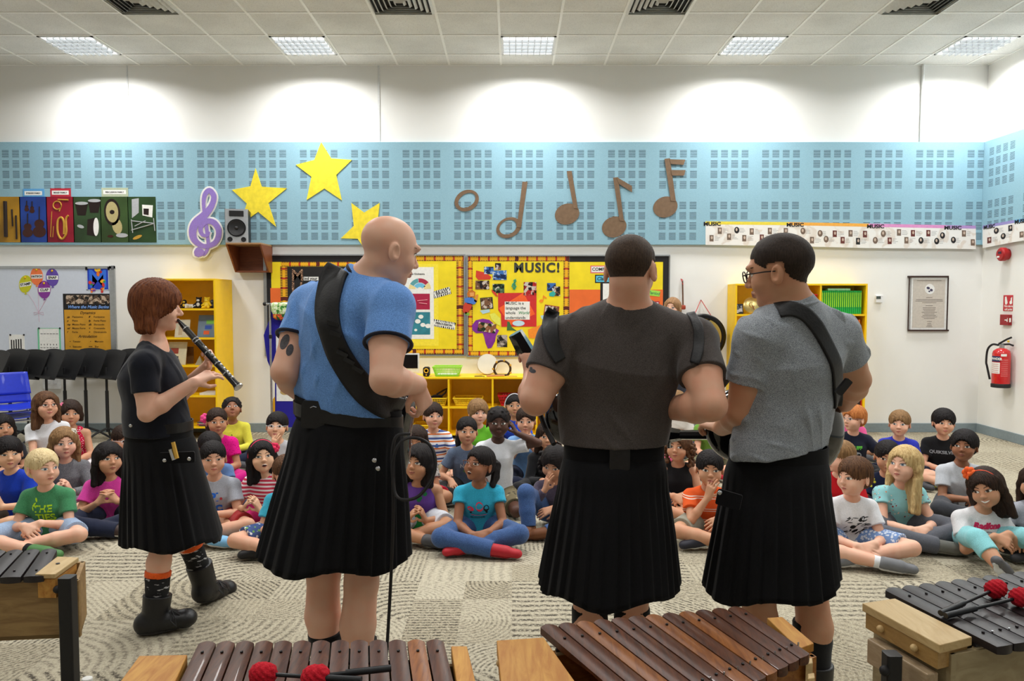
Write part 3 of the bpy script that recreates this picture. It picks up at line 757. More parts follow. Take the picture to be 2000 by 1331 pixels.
# composer timeline
def timeline(toW, segs, T_, grp='composer timeline posters under the blue panel'):
    for (x0, x1, y0a, y0b, h0, h1, rgb, lab, seed) in segs:
        t = empty('timeline_poster', toW(x0, y0a + h0, .046), lab, 'poster', grp)
        def q(u, v, d): x = x0 + (x1 - x0) * u; y = y0a + (y0b - y0a) * u; hh_ = h0 + (h1 - h0) * u; return toW(x, y + hh_ * v, d)
        def quad(mb, u0, v0, u1, v1, d0, d1):
            c = [(u0, v0), (u1, v0), (u1, v1), (u0, v1)]; vs = [q(a, b, d1) for a, b in c] + [q(a, b, d0) for a, b in c]
            mb.add(vs, [(0, 1, 2, 3), (7, 6, 5, 4), (0, 4, 5, 1), (1, 5, 6, 2), (2, 6, 7, 3), (3, 7, 4, 0)])
        m = MB(); quad(m, 0, 0, 1, 1, .0462, .0475)
        b = NB('timeline_%d' % seed); o = b.obj(); n = b.noise(o, 4.0, 3.0, .5, 1.5); b.fin(b.mix(b.mapr(n, .55, .62, 0, .35), lin((232, 230, 226)), lin((190, 160, 130))), .35)
        m.build('sheet', b.m, t)
        m = MB(); quad(m, 0, 0, 1, .13, .0476, .0480); m.build('coloured_band', C_('band_%d' % seed, rgb), t)
        rg = random.Random(seed); m = MB(); pm = MB(); ln = MB()
        k = max(3, int((x1 - x0) / 15))
        for i in range(k):
            u = (i + .6 + rg.uniform(-.15, .15)) / (k + .3); v = (.24 if i % 2 else .52) + rg.uniform(-.04, .08); wu = 10.0 / (x1 - x0) / (1 if toW is WP else 1); v1 = v + .27
            if rg.random() < .45:
                n = 14; vs = [q(u + wu * .5 * math.cos(6.283 * a / n) + wu * .5, (v + v1) / 2 + .14 * math.sin(6.283 * a / n), .0484) for a in range(n)]
                pm.m = rg.choice((0, 0, 1)); pm.add(vs, [list(range(n))])
            else: pm.m = rg.choice((0, 1, 2)); quad(pm, u, v, u + wu * .8, v1, .0478, .0484)
            fm_u = u + wu * .45; n = 8
            pm.m = 3; pm.add([q(fm_u + wu * .2 * math.cos(6.283 * a / n), v + .11 + .07 * math.sin(6.283 * a / n), .0486) for a in range(n)], [list(range(n))])
            for j in range(4):
                yy = v + .05 + .055 * j; quad(ln, u + wu * 1.0, yy, min(.985, u + wu * (1.5 + rg.random() * .7)), yy + .012, .0478, .0480)
        pm.build('portraits', [M_BLACK, C_('sepia', (112, 92, 78)), C_('maroon_print', (96, 40, 34)), C_('pale_face', (196, 176, 160))], t)
        ln.build('small_print', C_('grey_ink', (120, 118, 120)), t)
        if T_:
            m = MB(); u = 13.0 / (x1 - x0)
            p = q(0, .115, .0485) ; fr = T_(q(u * 1.0, .115, .0487)); addtext(m, 'MUSIC', fr, .058, .0022, width=1.18); m.build('lettering', M_INK, t)
timeline(WP, [(1378, 1540, 432.5, 434, 46, 47, (226, 206, 66), 'yellow-topped composer timeline poster, leftmost of the strip', 1), (1540, 1697, 434, 437, 47, 48, (232, 168, 70), 'orange-topped composer timeline poster', 2),
              (1697, 1848, 437, 440, 48, 46, (212, 140, 190), 'pink-topped composer timeline poster', 3), (1848, 1906, 440, 441, 46, 46, (176, 140, 196), 'violet-topped composer timeline poster ending at the corner', 4)], lambda p: frame_at(p))
timeline(lambda x, y, d: RP(x, y, d), [(1919, 1981, 441, 430, 44, 43, (150, 140, 196), 'lilac-topped timeline poster just round the corner on the right wall', 5), (1981, 2030, 430, 422, 43, 43, (80, 150, 200), 'blue-topped timeline poster cut by the right edge', 6)], lambda p: frame_at(p, -math.pi / 2))
# ------------------------------------------------------------------ whiteboard with its papers
M_WB = mat('whiteboard', (204, 212, 226), .25, var=.02, coat=.3)
t = thing('whiteboard', 110, 700, 'long whiteboard in an aluminium frame behind the black music stands', 'whiteboard')
wcard('board', -40, 524, 219, 735, .004, .016, M_WB, t)
f = MB(); wbox(f, -44, 520, 223, 525, .004, .024); wbox(f, 218.5, 520, 223, 738, .004, .024); wbox(f, -44, 733, 223, 738, .004, .024); f.build('frame', M_ALU, t)
MB().box(WP(217, 527, .027), WP(224, 519.5, .003)).build('corner_cap', C_('corner_grey', (96, 98, 102)), t)
z1_ = lambda L: [(x / 3.802, 350 + y / 3.802) for x, y in L]
for word, cx, cy, rgb, rot in (('STAMP', 188, 780, (196, 196, 30), .15), ('PATSCH', 272, 722, (236, 120, 66), -.05), ('SNAP', 388, 730, (98, 72, 168), -.1), ('CLAP', 328, 822, (132, 48, 150), -.05)):
    x, y = z1_([(cx, cy)])[0]
    t = thing('paper_balloon', x, y + 16, 'paper balloon with the word %s on the whiteboard' % word, 'paper balloon', 'paper balloons on the whiteboard', .017)
    cut('balloon', z1_(ellp(cx, cy, 47, 66, rot)), .0165, .019, C_('balloon_' + word.lower(), rgb, .3), t)
    cut('knot', z1_([(cx - 8, cy + 78), (cx + 2, cy + 62), (cx + 14, cy + 76)]), .0165, .019, C_('balloon_' + word.lower(), rgb, .3), t)
    cut('word_strip', z1_([(cx - 42, cy - 10 + 60 * rot * .5), (cx + 42, cy - 16 - 60 * rot * .5), (cx + 44, cy + 14 - 60 * rot * .5), (cx - 40, cy + 20 + 60 * rot * .5)]), .0192, .020, M_WHITE, t)
    m = MB(); addtext(m, word, WT(*z1_([(cx + 1, cy + 2)])[0], .0205, -.07 - rot * .6), .040 if len(word) < 6 else .034, .001); m.build('lettering', M_INK, t)
    MB().ball(WP(*z1_([(cx - 2, cy - 48)])[0], .022), .013, 10, (1, .4, 1)).build('magnet', C_('magnet_yellow', (230, 180, 20)), t, smooth=True)
m = MB()
for a in ((205, 846), (275, 792), (388, 800), (335, 890)): m.tube([WP(*q, .0175) for q in z1_([a, ((a[0] + 285) / 2 + 8, (a[1] + 990) / 2), (286, 990), (292, 1060)])], .0016, 5)
for a in (250, 320): m.tube([WP(*q, .0175) for q in z1_([(286, 992), (a, 990), (a + 5, 1010), (286, 996)])], .0016, 5)
props(m.build('balloon_strings', C_('pink_string', (214, 170, 190))), 'pink strings tied in a bow below the paper balloons', 'string')
# letter M poster
x0, x1, y0, y1 = 169, 213, 524, 567
t = thing('letter_poster', 191, 573, 'blue poster with a big letter M and painted figures', 'poster', d=.017)
wcard('sheet', x0, y0, x1, y1, .0165, .018, C_('m_blue', (30, 62, 186), .4), t)
f = MB()
for a, b, c, d in ((x0, y0, x1, y0 + 1.2), (x0, y1 - 1.2, x1, y1), (x0, y0, x0 + 1.2, y1), (x1 - 1.2, y0, x1, y1)): wbox(f, a, b, c, d, .018, .0188)
f.build('border', C_('pale_grey', (190, 200, 210)), t)
m = MB(); addtext(m, 'M', WT(191, 547, .0188), .30, .002, width=1.0); m.build('letter', C_('m_sky', (50, 110, 220)), t)
rg = random.Random(3)
for (cx, cy, s_, cols) in ((191, 531, 9, ((230, 120, 30), (240, 190, 40), (180, 40, 30))), (179, 552, 7, ((40, 140, 70), (220, 60, 40), (130, 60, 150))), (201, 553, 8, ((210, 50, 40), (240, 180, 40), (40, 150, 80))), (181, 568, 6, ((240, 130, 40), (120, 60, 150), (240, 200, 60))), (200, 567, 6, ((240, 120, 30), (200, 50, 40), (240, 200, 60)))):
    for i in range(5):
        a = rg.uniform(0, 6.28); cut('painted_shape', ellp(cx + math.cos(a) * s_ * .45, cy + math.sin(a) * s_ * .5, s_ * rg.uniform(.3, .55), s_ * rg.uniform(.25, .45), a, 9), .0190, .0196 + .0003 * i, C_('paint_%d_%d_%d' % cols[i % 3], cols[i % 3]), t)
for x in (168.5, 212): wcard('clip', x - 2, 522, x + 2, 528, .018, .024, M_BLACK, t)
# dynamics poster
x0, x1, y0, y1 = 127, 217, 574, 715
t = thing('dynamics_poster', 172, 700, 'golden poster of musical dynamics under a row of player photos', 'poster', d=.017)
wcard('sheet', x0, y0, x1, y1, .0165, .018, M_BLACK, t); wcard('gold_field', x0 + 1.5, 605.5, x1 - 1.5, y1, .018, .0188, mat('gold_paper', (206, 150, 40), .5, scale=8, var=.1), t)
for i in range(5): wcard('player_photo', x0 + 2 + i * 17.4, 577, x0 + 18.6 + i * 17.4, 594, .018, .0188, photo('players_%d' % i, i + 1, ((24, 20, 18), (90, 70, 56), (190, 170, 150), (60, 50, 60))), t)
m = MB(); addtext(m, 'Where the Music Begins', WT(172, 600, .0190), .049, .0012, shear=.3, spacing=.98); m.build('title', C_('title_blue', (120, 160, 226)), t)
m = MB(); addtext(m, 'Dynamics', WT(171, 611.5, .0192), .045, .0006, shear=.3); addtext(m, 'Articulation', WT(171, 657.5, .0192), .045, .0006, shear=.3)
for i, (a, b, c, d) in enumerate((('pp', 'Pianissimo', 'ff', 'Fortissimo'), ('p', 'Piano', 'fp', 'Forte Piano'), ('mp', 'Mezzo Piano', 'sfz', 'Sforzando'), ('mf', 'Mezzo Forte', '<', 'Crescendo'), ('f', 'Forte', '>', 'Diminuendo'))):
    y = 619.5 + i * 7.4
    addtext(m, a, WT(131, y, .0192), .030, .0008, 'LEFT', shear=.3); addtext(m, b, WT(141, y, .0192), .030, .0002, 'LEFT'); addtext(m, c, WT(173, y, .0192), .030, .0008, 'LEFT', shear=.3); addtext(m, d, WT(183, y, .0192), .030, .0002, 'LEFT')
for i, (a, b) in enumerate((('Tenuto', 'Marcato'), ('Staccato', 'Slur'))):
    y = 667.5 + i * 10; addtext(m, '•', WT(137, y, .0192), .03, .001); addtext(m, a, WT(142, y, .0192), .030, .0002, 'LEFT'); addtext(m, '•' if i == 0 else '••••', WT(177, y, .0192), .03, .001); addtext(m, b, WT(185, y, .0192), .030, .0002, 'LEFT')
m.build('lettering', C_('brown_ink', (50, 30, 14), var=0), t)
for (x0, y0, x1, y1, lab) in ((19, 654, 47.5, 705, 'small white note sheet low on the whiteboard at the left'), (75, 641, 118, 705, 'white rhythm sheet with a green edge on the whiteboard')):
    t = thing('paper_sheet', (x0 + x1) / 2, y1, lab, 'paper', 'papers held by magnets', .017)
    wcard('sheet', x0, y0, x1, y1, .0165, .018, M_WHITE, t)
    if x0 > 50:
        f = MB()
        for q in ((x0, y0, x1, y0 + 1.2), (x0, y0, x0 + 1.2, y1), (x1 - 1.2, y0, x1, y1)): wbox(f, *q, .018, .0186)
        f.build('green_edge', C_('mint', (120, 200, 160)), t)
    m = MB(); rg = random.Random(int(x0))
    if x0 > 50:
        for i in range(6): wbox(m, x0 + 4 + i * 6, 652, x0 + 8.5 + i * 6, 653, .018, .0185); wbox(m, x0 + 5 + i * 6, 672, x0 + 6 + i * 6, 675, .018, .0185); wbox(m, x0 + 4 + i * 6, 679, x0 + 8 + i * 6, 680, .018, .0185)
    else:
        for i in range(5): wbox(m, x0 + 3 + i * 4.6, 660 + rg.random() * 6, x0 + 4.4 + i * 4.6, 692, .018, .0185)
    m.build('marks', M_INK, t)
    for x in (x0 + 1, x1 - 1): MB().ball(WP(x, y0 + .5, .022), .011, 10, (1, .4, 1)).build('magnet', C_('magnet_black', (36, 32, 40)), t, smooth=True)

# ------------------------------------------------------------------ pin boards
M_K = kente(); M_KZ = kente('kente_upright', 2)
def paper_rect(name, x0, y0, x1, y1, d, m, t): return wcard(name, x0, y0, x1, y1, d - .0008, d, m, t)
def frame4(name, x0, y0, x1, y1, w, d0, d1, m, t):
    f = MB()
    for q in ((x0, y0, x1, y0 + w), (x0, y1 - w, x1, y1), (x0, y0 + w, x0 + w, y1 - w), (x1 - w, y0 + w, x1, y1 - w)): wbox(f, *q, d0, d1)
    return f.build(name, m, t)
def quadcut(name, cx, cy, w, h_, rot, d, m, t):
    c, s_ = math.cos(rot), math.sin(rot)
    return cut(name, [(cx + a * c - b * s_, cy + a * s_ + b * c) for a, b in ((-w/2, -h_/2), (w/2, -h_/2), (w/2, h_/2), (-w/2, h_/2))], d - .0008, d, m, t)
t = thing('pin_board', 712, 696, 'framed pin board with orchestra posters behind the man in blue', 'notice board')
frame4('frame', 517, 497, 909, 696, 2.6, .003, .028, M_ALU, t); paper_rect('black_backing', 519.5, 499.5, 906, 694, .014, M_BLACK, t)
paper_rect('yellow_paper', 530, 512, 720, 563, .016, M_YP, t); paper_rect('orange_paper', 530, 563, 720, 690, .016, M_OP, t)
for q in ((549, 512, 700, 520.5), (549, 520, 561, 640)): paper_rect('patterned_border', *q, .018, M_K if q[2] - q[0] > 30 else M_KZ, t)
paper_rect('black_panel', 562, 521, 700, 640, .0172, M_BLACK, t)
paper_rect('yellow_paper', 720, 499.5, 905, 692, .017, M_YP, t)
for q in ((720, 500, 906, 510), (720, 682, 906, 692), (892, 510, 905, 682)): paper_rect('patterned_border', *q, .0185, M_K if q[2] - q[0] > 30 else M_KZ, t)
b = NB('leopard'); o = b.obj(); vo = b.n('ShaderNodeTexVoronoi', feature='DISTANCE_TO_EDGE'); b.l(o, vo.inputs['Vector']); vo.inputs['Scale'].default_value = 50; b.fin(b.mix(b.mapr(vo.outputs['Distance'], .05, .2), lin((60, 34, 24)), lin((190, 150, 120)))); M_LEO = b.m
for s_, x, y, r in (('M', 581, 539, 0), ('U', 580, 564, .05), ('S', 580, 592, -.05)):
    m = MB(); addtext(m, s_, WT(x, y, .0185, r), .19, .003); m.build('letter', M_LEO, t)
paper_rect('word_strip', 593, 541, 622, 548, .0185, M_WHITE, t); m = MB(); addtext(m, 'ind your', WT(594, 544.5, .0188), .045, .0012, 'LEFT'); m.build('lettering', M_INK, t)
M_PY = mat('paper_yellow2', (244, 224, 60), .65)
paper_rect('yellow_mount', 770, 516, 856, 676, .0182, M_PY, t)
t2 = thing('orchestra_poster', 822, 663, 'white poster of the orchestra with a fan of sections', 'poster', d=.019)
paper_rect('sheet', 778, 522, 847, 662.5, .0195, M_WHITE, t2)
f = MB(); addtext(f, 'Instruments of the Orchestra', WT(800, 535.5, .0202), .029, .0004); f.build('lettering', M_INK, t2)
def fan(name, cx, cy, r0, r1, a0, a1, m, d=.0204):
    n = 8; o = [(cx + r1 * math.cos(math.radians(a0 + (a1 - a0) * k / n)), cy - r1 * math.sin(math.radians(a0 + (a1 - a0) * k / n))) for k in range(n + 1)]
    i = [(cx + r0 * math.cos(math.radians(a0 + (a1 - a0) * k / n)), cy - r0 * math.sin(math.radians(a0 + (a1 - a0) * k / n))) for k in range(n, -1, -1)]
    cut(name, o + i, .0196, d, m, t2)
M_FT, M_FR, M_FB, M_FC = C_('fan_teal', (90, 160, 168)), C_('fan_red', (170, 40, 70)), C_('fan_blue', (110, 190, 226)), C_('fan_cream', (232, 214, 150))
fan('fan_section', 820, 566, 14, 22, 100, 150, M_FT); fan('fan_section', 820, 566, 14, 22, 40, 98, M_FR); fan('fan_section', 820, 566, 5, 13, 30, 150, M_FB); fan('fan_section', 820, 566, 9, 22, 5, 38, M_FC); fan('fan_section', 820, 566, 9, 22, 152, 175, M_FC)
paper_rect('brass_picture', 793, 574, 839.5, 605, .0202, C_('crimson', (168, 26, 66)), t2); paper_rect('percussion_picture', 793, 610, 840, 654, .0202, mat('teal_print', (52, 130, 146), .4, var=.2, scale=12), t2)
for pts in ([(800, 580), (800, 596), (808, 598), (809, 582)], [(815, 588), (835, 586)], [(818, 592), (834, 594)], [(800, 600), (812, 603)]): MB().tube([WP(x, y, .0212) for x, y in pts], .004, 5).build('brass_outline', C_('pale_pink', (222, 150, 160)), t2)
for x, y, r in ((822, 619, 5), (816, 628, 5.5), (826, 635, 5), (836, 637, 5.5), (812, 645, 3)): cut('drum_shape', ellp(x, y, r, r * .8, 0, 14), .0203, .0210, M_WHITE, t2)
b = NB('zebra'); o = b.obj(); n = b.n('ShaderNodeTexWave'); b.l(o, n.inputs[0]); n.inputs['Scale'].default_value = 14; n.inputs['Distortion'].default_value = 6; b.fin(b.mix(b.M('GREATER_THAN', n.outputs['Fac'], .5), lin((20, 20, 20)), lin((240, 240, 236)))); M_Z = b.m
for s_, cx, cy, w, r in (('BRASS', 863, 572, 35, -.28), ('PERCUSSION', 867, 634, 45, .17)):
    t2 = thing('name_strip', cx, cy + 6, 'zebra-edged paper strip reading %s' % s_, 'label card', 'zebra name strips', .018)
    quadcut('zebra_card', cx, cy, w, 14, r, .0190, M_Z, t2); quadcut('paper_strip', cx, cy, w * .86, 7, r, .0196, M_WHITE, t2)
    f = MB(); addtext(f, s_, WT(cx, cy, .0199, -r * -1), w / 168 / len(s_) * 1.25, .0012); f.build('lettering', M_INK, t2)

t = thing('pin_board', 1110, 698, 'framed pin board headed MUSIC in the middle of the wall', 'notice board')
frame4('frame', 911, 498, 1309, 698, 2.6, .003, .028, M_ALU, t); paper_rect('yellow_paper', 914, 500.5, 1112, 695.5, .016, M_YP, t)
for q in ((914, 500.5, 1112, 510.5), (914, 686, 1112, 695.5), (914, 510.5, 923, 686), (1100, 510.5, 1112, 686)): paper_rect('patterned_border', *q, .018, M_K if q[2] - q[0] > 30 else M_KZ, t)
paper_rect('black_backing', 1112, 500.5, 1306.5, 695.5, .016, M_BLACK, t); paper_rect('yellow_paper', 1112, 512, 1295, 566, .018, M_YP, t); paper_rect('orange_paper', 1112, 566, 1295, 686, .018, M_OP, t)
f = MB(); addtext(f, 'MUSIC!', WT(1048.5, 524, .0185), .150, .0055, spacing=1.15, width=1.0); f.build('heading', C_('heading_grey', (56, 58, 50)), t)
z2 = lambda x, y: (800 + x / 3.502, 480 + y / 3.502)
GB = 'pictures pinned under the MUSIC heading'
def pin(lab, x0, y0, x1, y1, seed, cols=None, rot=0, border=None, d=.0190):
    (a, b_), (c, e) = z2(x0, y0), z2(x1, y1); t2 = thing('photo_print', (a + c) / 2, e, lab, 'photo', GB, d)
    if border: quadcut('mount', (a + c) / 2, (b_ + e) / 2, c - a + 3, e - b_ + 3, rot, d - .0004, border, t2)
    quadcut('print', (a + c) / 2, (b_ + e) / 2, c - a, e - b_, rot, d, photo('pin_%d' % seed, seed, *([cols] if cols else [])), t2)
BL = ((24, 40, 80), (60, 110, 180), (200, 210, 220), (40, 60, 60))
pin('blue photo print left of the MUSIC heading', 510, 145, 575, 195, 11, BL); pin('dark square photo at the top of the board', 585, 120, 625, 165, 12); pin('wide dark photo with white lettering beside the heading', 568, 170, 664, 235, 13, BL, d=.0195)
pin('photo of a group at the left of the board', 450, 240, 545, 300, 14); pin('greenish crowd photo below the wide photo', 568, 262, 648, 325, 15, ((20, 30, 24), (70, 100, 70), (190, 190, 180), (50, 50, 40)))
pin('tilted dark-bordered photo left of the red square', 490, 360, 565, 430, 16, rot=-.08, border=C_('dark_green', (40, 54, 40))); pin('small blue photo at the right of the board', 940, 256, 1000, 310, 17, BL); pin('small dark photo overlapping the small blue one', 985, 280, 1030, 345, 18, d=.0195)
pin('tilted red-edged photo at the right border', 925, 415, 1015, 480, 19, rot=.15, border=C_('red_edge', (160, 60, 50))); pin('photo of dancers in red beside the border', 780, 250, 868, 340, 20, ((30, 24, 26), (180, 40, 40), (200, 190, 180), (60, 50, 60)), d=.0202); pin('black and white photo of drummers low on the board', 598, 612, 668, 695, 21, ((30, 28, 28), (110, 100, 96), (180, 170, 165), (60, 54, 54)))
pin('small colourful photo on the purple Africa shape', 468, 530, 590, 592, 22, ((30, 50, 30), (140, 90, 60), (210, 200, 180), (170, 60, 50)), rot=.15, d=.0210)
Z2 = lambda L: [z2(*p) for p in L]
o = cut('red_scrap', Z2([(455, 170), (520, 185), (560, 215), (550, 232), (470, 235), (452, 215)]), .0178, .0184, C_('scrap_red', (206, 62, 40)), None); props(o, 'irregular red paper scrap at the top left of the board', 'paper scrap')
t2 = thing('africa_cutout', *z2(520, 700), 'purple paper cut-out shaped like Africa', 'paper cut-out', d=.019)
cut('cutout', Z2([(428, 545), (452, 512), (500, 500), (545, 508), (570, 530), (580, 560), (612, 580), (590, 620), (585, 655), (560, 700), (535, 705), (520, 670), (510, 625), (500, 598), (455, 600), (430, 580)]), .0178, .0190, mat('africa_purple', (128, 44, 150), .5, var=.2, scale=12), t2)
t2 = thing('motto_card', *z2(735, 555), 'red and orange mount with a white card reading MUSIC is a language', 'card', d=.019)
cut('red_mount', Z2([(605, 325), (868, 322), (868, 555), (628, 556), (625, 470), (606, 440)]), .0180, .0188, C_('scrap_red2', (204, 44, 44)), t2); cut('orange_mount', Z2([(610, 428), (778, 322), (858, 470), (690, 545)]), .0190, .0195, C_('scrap_or', (240, 96, 40)), t2)
paper_rect('card', *z2(651, 383), *z2(822, 507), .0203, M_WHITE, t2)
f = MB()
for i, s_ in enumerate(('MUSIC is a', 'language the', 'whole', 'understands')): addtext(f, s_, WT(*z2(656, 395 + i * 33), .0206), .047, .0004, 'LEFT')
f.build('lettering', M_INK, t2); f = MB(); addtext(f, 'World', WT(*z2(742, 461), .0206), .047, .0008, 'LEFT', shear=.3); f.build('green_word', C_('green_ink', (60, 140, 90)), t2)
o = cut('paper_cloud', ellp(*z2(745, 532), 12, 5.5, 0, 16), .0196, .0204, C_('cloud_blue', (190, 220, 240))); props(o, 'pale blue oval paper under the motto card', 'paper cut-out')
for lab, x, y, s_, col in (('small green paper treble clef on the board', 715, 265, '𝄞', (60, 160, 120)), ):
    t2 = thing('paper_clef', *z2(x, y + 30), lab, 'paper cut-out', d=.019); f = MB()
    f.tube([WP(*z2(x + a, y + b), .020) for a, b in ((-8, 30), (4, 34), (8, 20), (0, -30), (8, -36), (12, -22), (-10, 0), (-14, 14), (0, 24), (14, 14), (4, 2), (-4, 10))], .008, 6); f.build('clef_line', C_('clef_green', col), t2, smooth=True)
for lab, x, y, col in (('small orange paper note beside the red mount', 905, 365, (240, 140, 30)), ('small purple paper note low on the board', 745, 640, (150, 70, 180))):
    t2 = thing('paper_note', *z2(x, y + 30), lab, 'paper note', 'small paper notes on the board', .019); cc = C_('note_%d' % x, col)
    cut('note_head', ellp(*z2(x - 4, y + 14), 4, 3.2, -.3, 14), .0182, .0192, cc, t2); cut('note_stem', Z2([(x + 4, y + 14), (x + 8, y - 26), (x + 14, y - 24), (x + 10, y + 16)]), .0182, .0190, cc, t2); cut('note_flag', Z2([(x + 8, y - 26), (x + 34, y - 8), (x + 30, y), (x + 10, y - 12)]), .0182, .0192, cc, t2)
t2 = thing('dancing_figure', *z2(400, 475), 'orange paper cut-out figure in a blue shirt on the board edge', 'paper cut-out', d=.0285)
for nm, pts, c in (('mane', [(392, 330), (402, 308), (430, 305), (450, 318), (446, 350), (420, 358), (398, 350)], (196, 110, 30)), ('shirt', [(375, 360), (425, 352), (462, 380), (445, 402), (400, 400), (378, 385)], (70, 120, 200)), ('arm', [(440, 380), (452, 340), (468, 332), (470, 345), (458, 390)], (214, 140, 60)),
                  ('trousers', [(380, 390), (425, 398), (422, 430), (385, 470), (362, 450), (368, 410)], (196, 60, 40)), ('shoes', [(380, 452), (412, 465), (405, 480), (378, 470)], (120, 170, 60)), ('face', [(410, 322), (440, 320), (440, 345), (415, 348)], (226, 160, 90))):
    cut(nm, Z2(pts), .0286, .0296 + (.0008 if nm == 'face' else 0), C_('fig_' + nm, c), t2)
for nm, pts, c, lab in (('orange_scrap', [(810, 575), (905, 540), (920, 600), (860, 635), (815, 632)], (236, 140, 40), 'orange paper scrap low on the board'), ('teal_scrap', [(955, 325), (985, 310), (1000, 330), (985, 350), (955, 345)], (50, 170, 160), 'small teal paper scrap under the dark photo'),
                        ('green_scrap', [(668, 520), (682, 520), (700, 560), (735, 585), (700, 580), (665, 582)], (60, 110, 60), 'small green paper figure below the motto card'), ('blue_scrap', [(480, 445), (545, 435), (550, 455), (500, 468)], (170, 205, 220), 'pale blue paper scrap under the tilted photo'), ('pale_scrap', [(895, 480), (945, 472), (950, 500), (905, 505)], (170, 205, 220), 'pale blue paper scrap under the red-edged photo'),
                        ('yellow_scrap', [(548, 470), (580, 460), (622, 500), (622, 550), (600, 540), (560, 505)], (226, 226, 90), 'yellow map-like paper cut-out right of Africa'), ('red_scrap', [(558, 300), (590, 322), (605, 350), (590, 348), (565, 320)], (206, 62, 40), 'narrow red paper scrap above the red mount')):
    props(cut(nm, Z2(pts), .0188, .0197, C_(nm + '_c', c)), lab, 'paper scrap')
# composers section
for lab, s_, x0, y0, x1, y1, c, ms, mt, ink in (('white strip reading COMPOSERS behind the man in the brown shirt', 'COMPOSERS', 1155, 521, 1246, 532, (236, 234, 230), C_('pink_mount', (226, 110, 110)), .050, M_INK), ('blue strip reading Clara behind the man in the brown shirt', 'Clara Schumann', 1164, 539, 1240, 551, (90, 190, 220), M_BLACK, .055, M_INK)):
    t2 = thing('name_strip', x0 + 20, y1, lab, 'label card', 'composer name strips', .0185); paper_rect('mount', x0 - 2, y0 - 2, x1 + 2, y1 + 2, .0192, ms, t2); paper_rect('paper_strip', x0, y0, x1, y1, .0198, C_('strip_%d' % y0, c), t2)
    f = MB(); addtext(f, s_, WT(x0 + 1.5, (y0 + y1) / 2, .0202, 0), mt, .001, 'LEFT', shear=.25 if 'Clara' in s_ else 0); f.build('lettering', ink, t2)
t2 = thing('composer_sheet', 1210, 640, 'black-edged white sheet mostly hidden behind the brown shirt', 'paper', d=.0185); paper_rect('mount', 1172, 551, 1262, 640, .0190, M_BLACK, t2); paper_rect('sheet', 1177, 554, 1258, 636, .0196, M_WHITE, t2)
t2 = thing('name_strip', 1280, 582, 'tilted green strip reading Period', 'label card', 'composer name strips', .0185); quadcut('paper_strip', 1277, 573, 24, 11, .12, .0198, C_('lime_card', (160, 220, 80)), t2); f = MB(); addtext(f, 'Period', WT(1277, 573, .0202, .12), .050, .0006, shear=.3); f.build('lettering', C_('green_ink', (60, 140, 90)), t2)
t2 = thing('paper_sheet', 1280, 602, 'white sheet with a crimson edge beside the right end of the board', 'paper', d=.0185); paper_rect('mount', 1270, 589, 1288, 612, .0190, C_('crimson', (168, 26, 66)), t2); paper_rect('sheet', 1272, 591, 1286, 610, .0196, M_WHITE, t2)
# ------------------------------------------------------------------ yellow shelving and what stands on it
M_YEL = mat('shelf_yellow', (250, 204, 14), .45, var=.04, scale=10)
def fz(Y, py): return P(1000, py, Y).z
def fx(Y, px, py=700): return P(px, py, Y).x
# tall bookcase behind the clarinet player
Yf = 8.17; X0, X1 = fx(Yf, 284), fx(Yf, 453 - 35); X1 = P(420, 560, Yf).x; ZT = P(420, 548, Yf).z
t = empty('bookcase', ((X0 + X1) / 2, (Yf + YW) / 2, 0), 'tall yellow bookcase behind the clarinet player', 'bookcase')
def casing(t, X0, X1, Yf, ZT, zs, xd=(), th=.020):
    MB().box((X0, Yf, 0), (X0 + th, YW - .003, ZT)).build('side_panel', M_YEL, t, bevel=.002); MB().box((X1 - th, Yf, 0), (X1, YW - .003, ZT)).build('side_panel', M_YEL, t, bevel=.002)
    MB().box((X0, Yf, ZT), (X1, YW - .003, ZT + th)).build('top_panel', M_YEL, t, bevel=.002); MB().box((X0 + th, YW - .02, .05), (X1 - th, YW - .008, ZT)).build('back_panel', M_YEL, t)
    for x in xd: MB().box((x - th / 2, Yf + .004, .02), (x + th / 2, YW - .02, ZT)).build('divider', M_YEL, t)
    xs = [X0 + th] + [v for x in xd for v in (x - th / 2, x + th / 2)] + [X1 - th]
    for z in zs:
        for i in range(0, len(xs), 2): MB().box((xs[i], Yf + .004, z - th), (xs[i + 1], YW - .02, z)).build('shelf', M_YEL, t)
zs = [fz(Yf, y) for y in (603, 660, 714, 773, 834)]
casing(t, X0, X1, Yf, ZT, zs)
def book(px0, px1, py0, zsh, Y, rgb, lab, tilt=.25, band=None, grp='picture books on the yellow bookcase'):
    x0, x1 = P(px0, py0, Y).x, P(px1, py0, Y).x; h_ = P(px0, py0, Y).z - zsh
    t2 = empty('book', ((x0 + x1) / 2, Y, zsh), lab, 'book', grp)
    T = Matrix.Translation((0, Y, zsh + .002)) @ Matrix.Rotation(-tilt, 4, 'X')
    MB().box((x0, 0, 0), (x1, .012, h_), T).build('cover', mat('cover_%d_%d' % (px0, py0), rgb, .35, var=.15, scale=9), t2)
    MB().box((x0 + .003, .002, .003), (x1 - .002, .010, h_ + .001), T).build('pages', M_WHITE, t2)
    rg = random.Random(px0)
    if band:
        for i, c in enumerate(band):
            w = (x1 - x0); a = x0 + w * rg.uniform(.08, .5); m = MB(); z0_ = h_ * (.12 + i * .72 / len(band)); m.box((a, -.0015, z0_), (a + w * rg.uniform(.25, .45), 0, z0_ + h_ * .5 / len(band)), T); m.build('cover_picture', C_('cp_%d_%d_%d' % c, c, .4), t2)
book(384, 418, 615, zs[1], Yf + .10, (110, 130, 150), 'grey-blue book with an orange and green cover on the second shelf', band=[(226, 96, 40), (40, 80, 180), (120, 190, 70)])
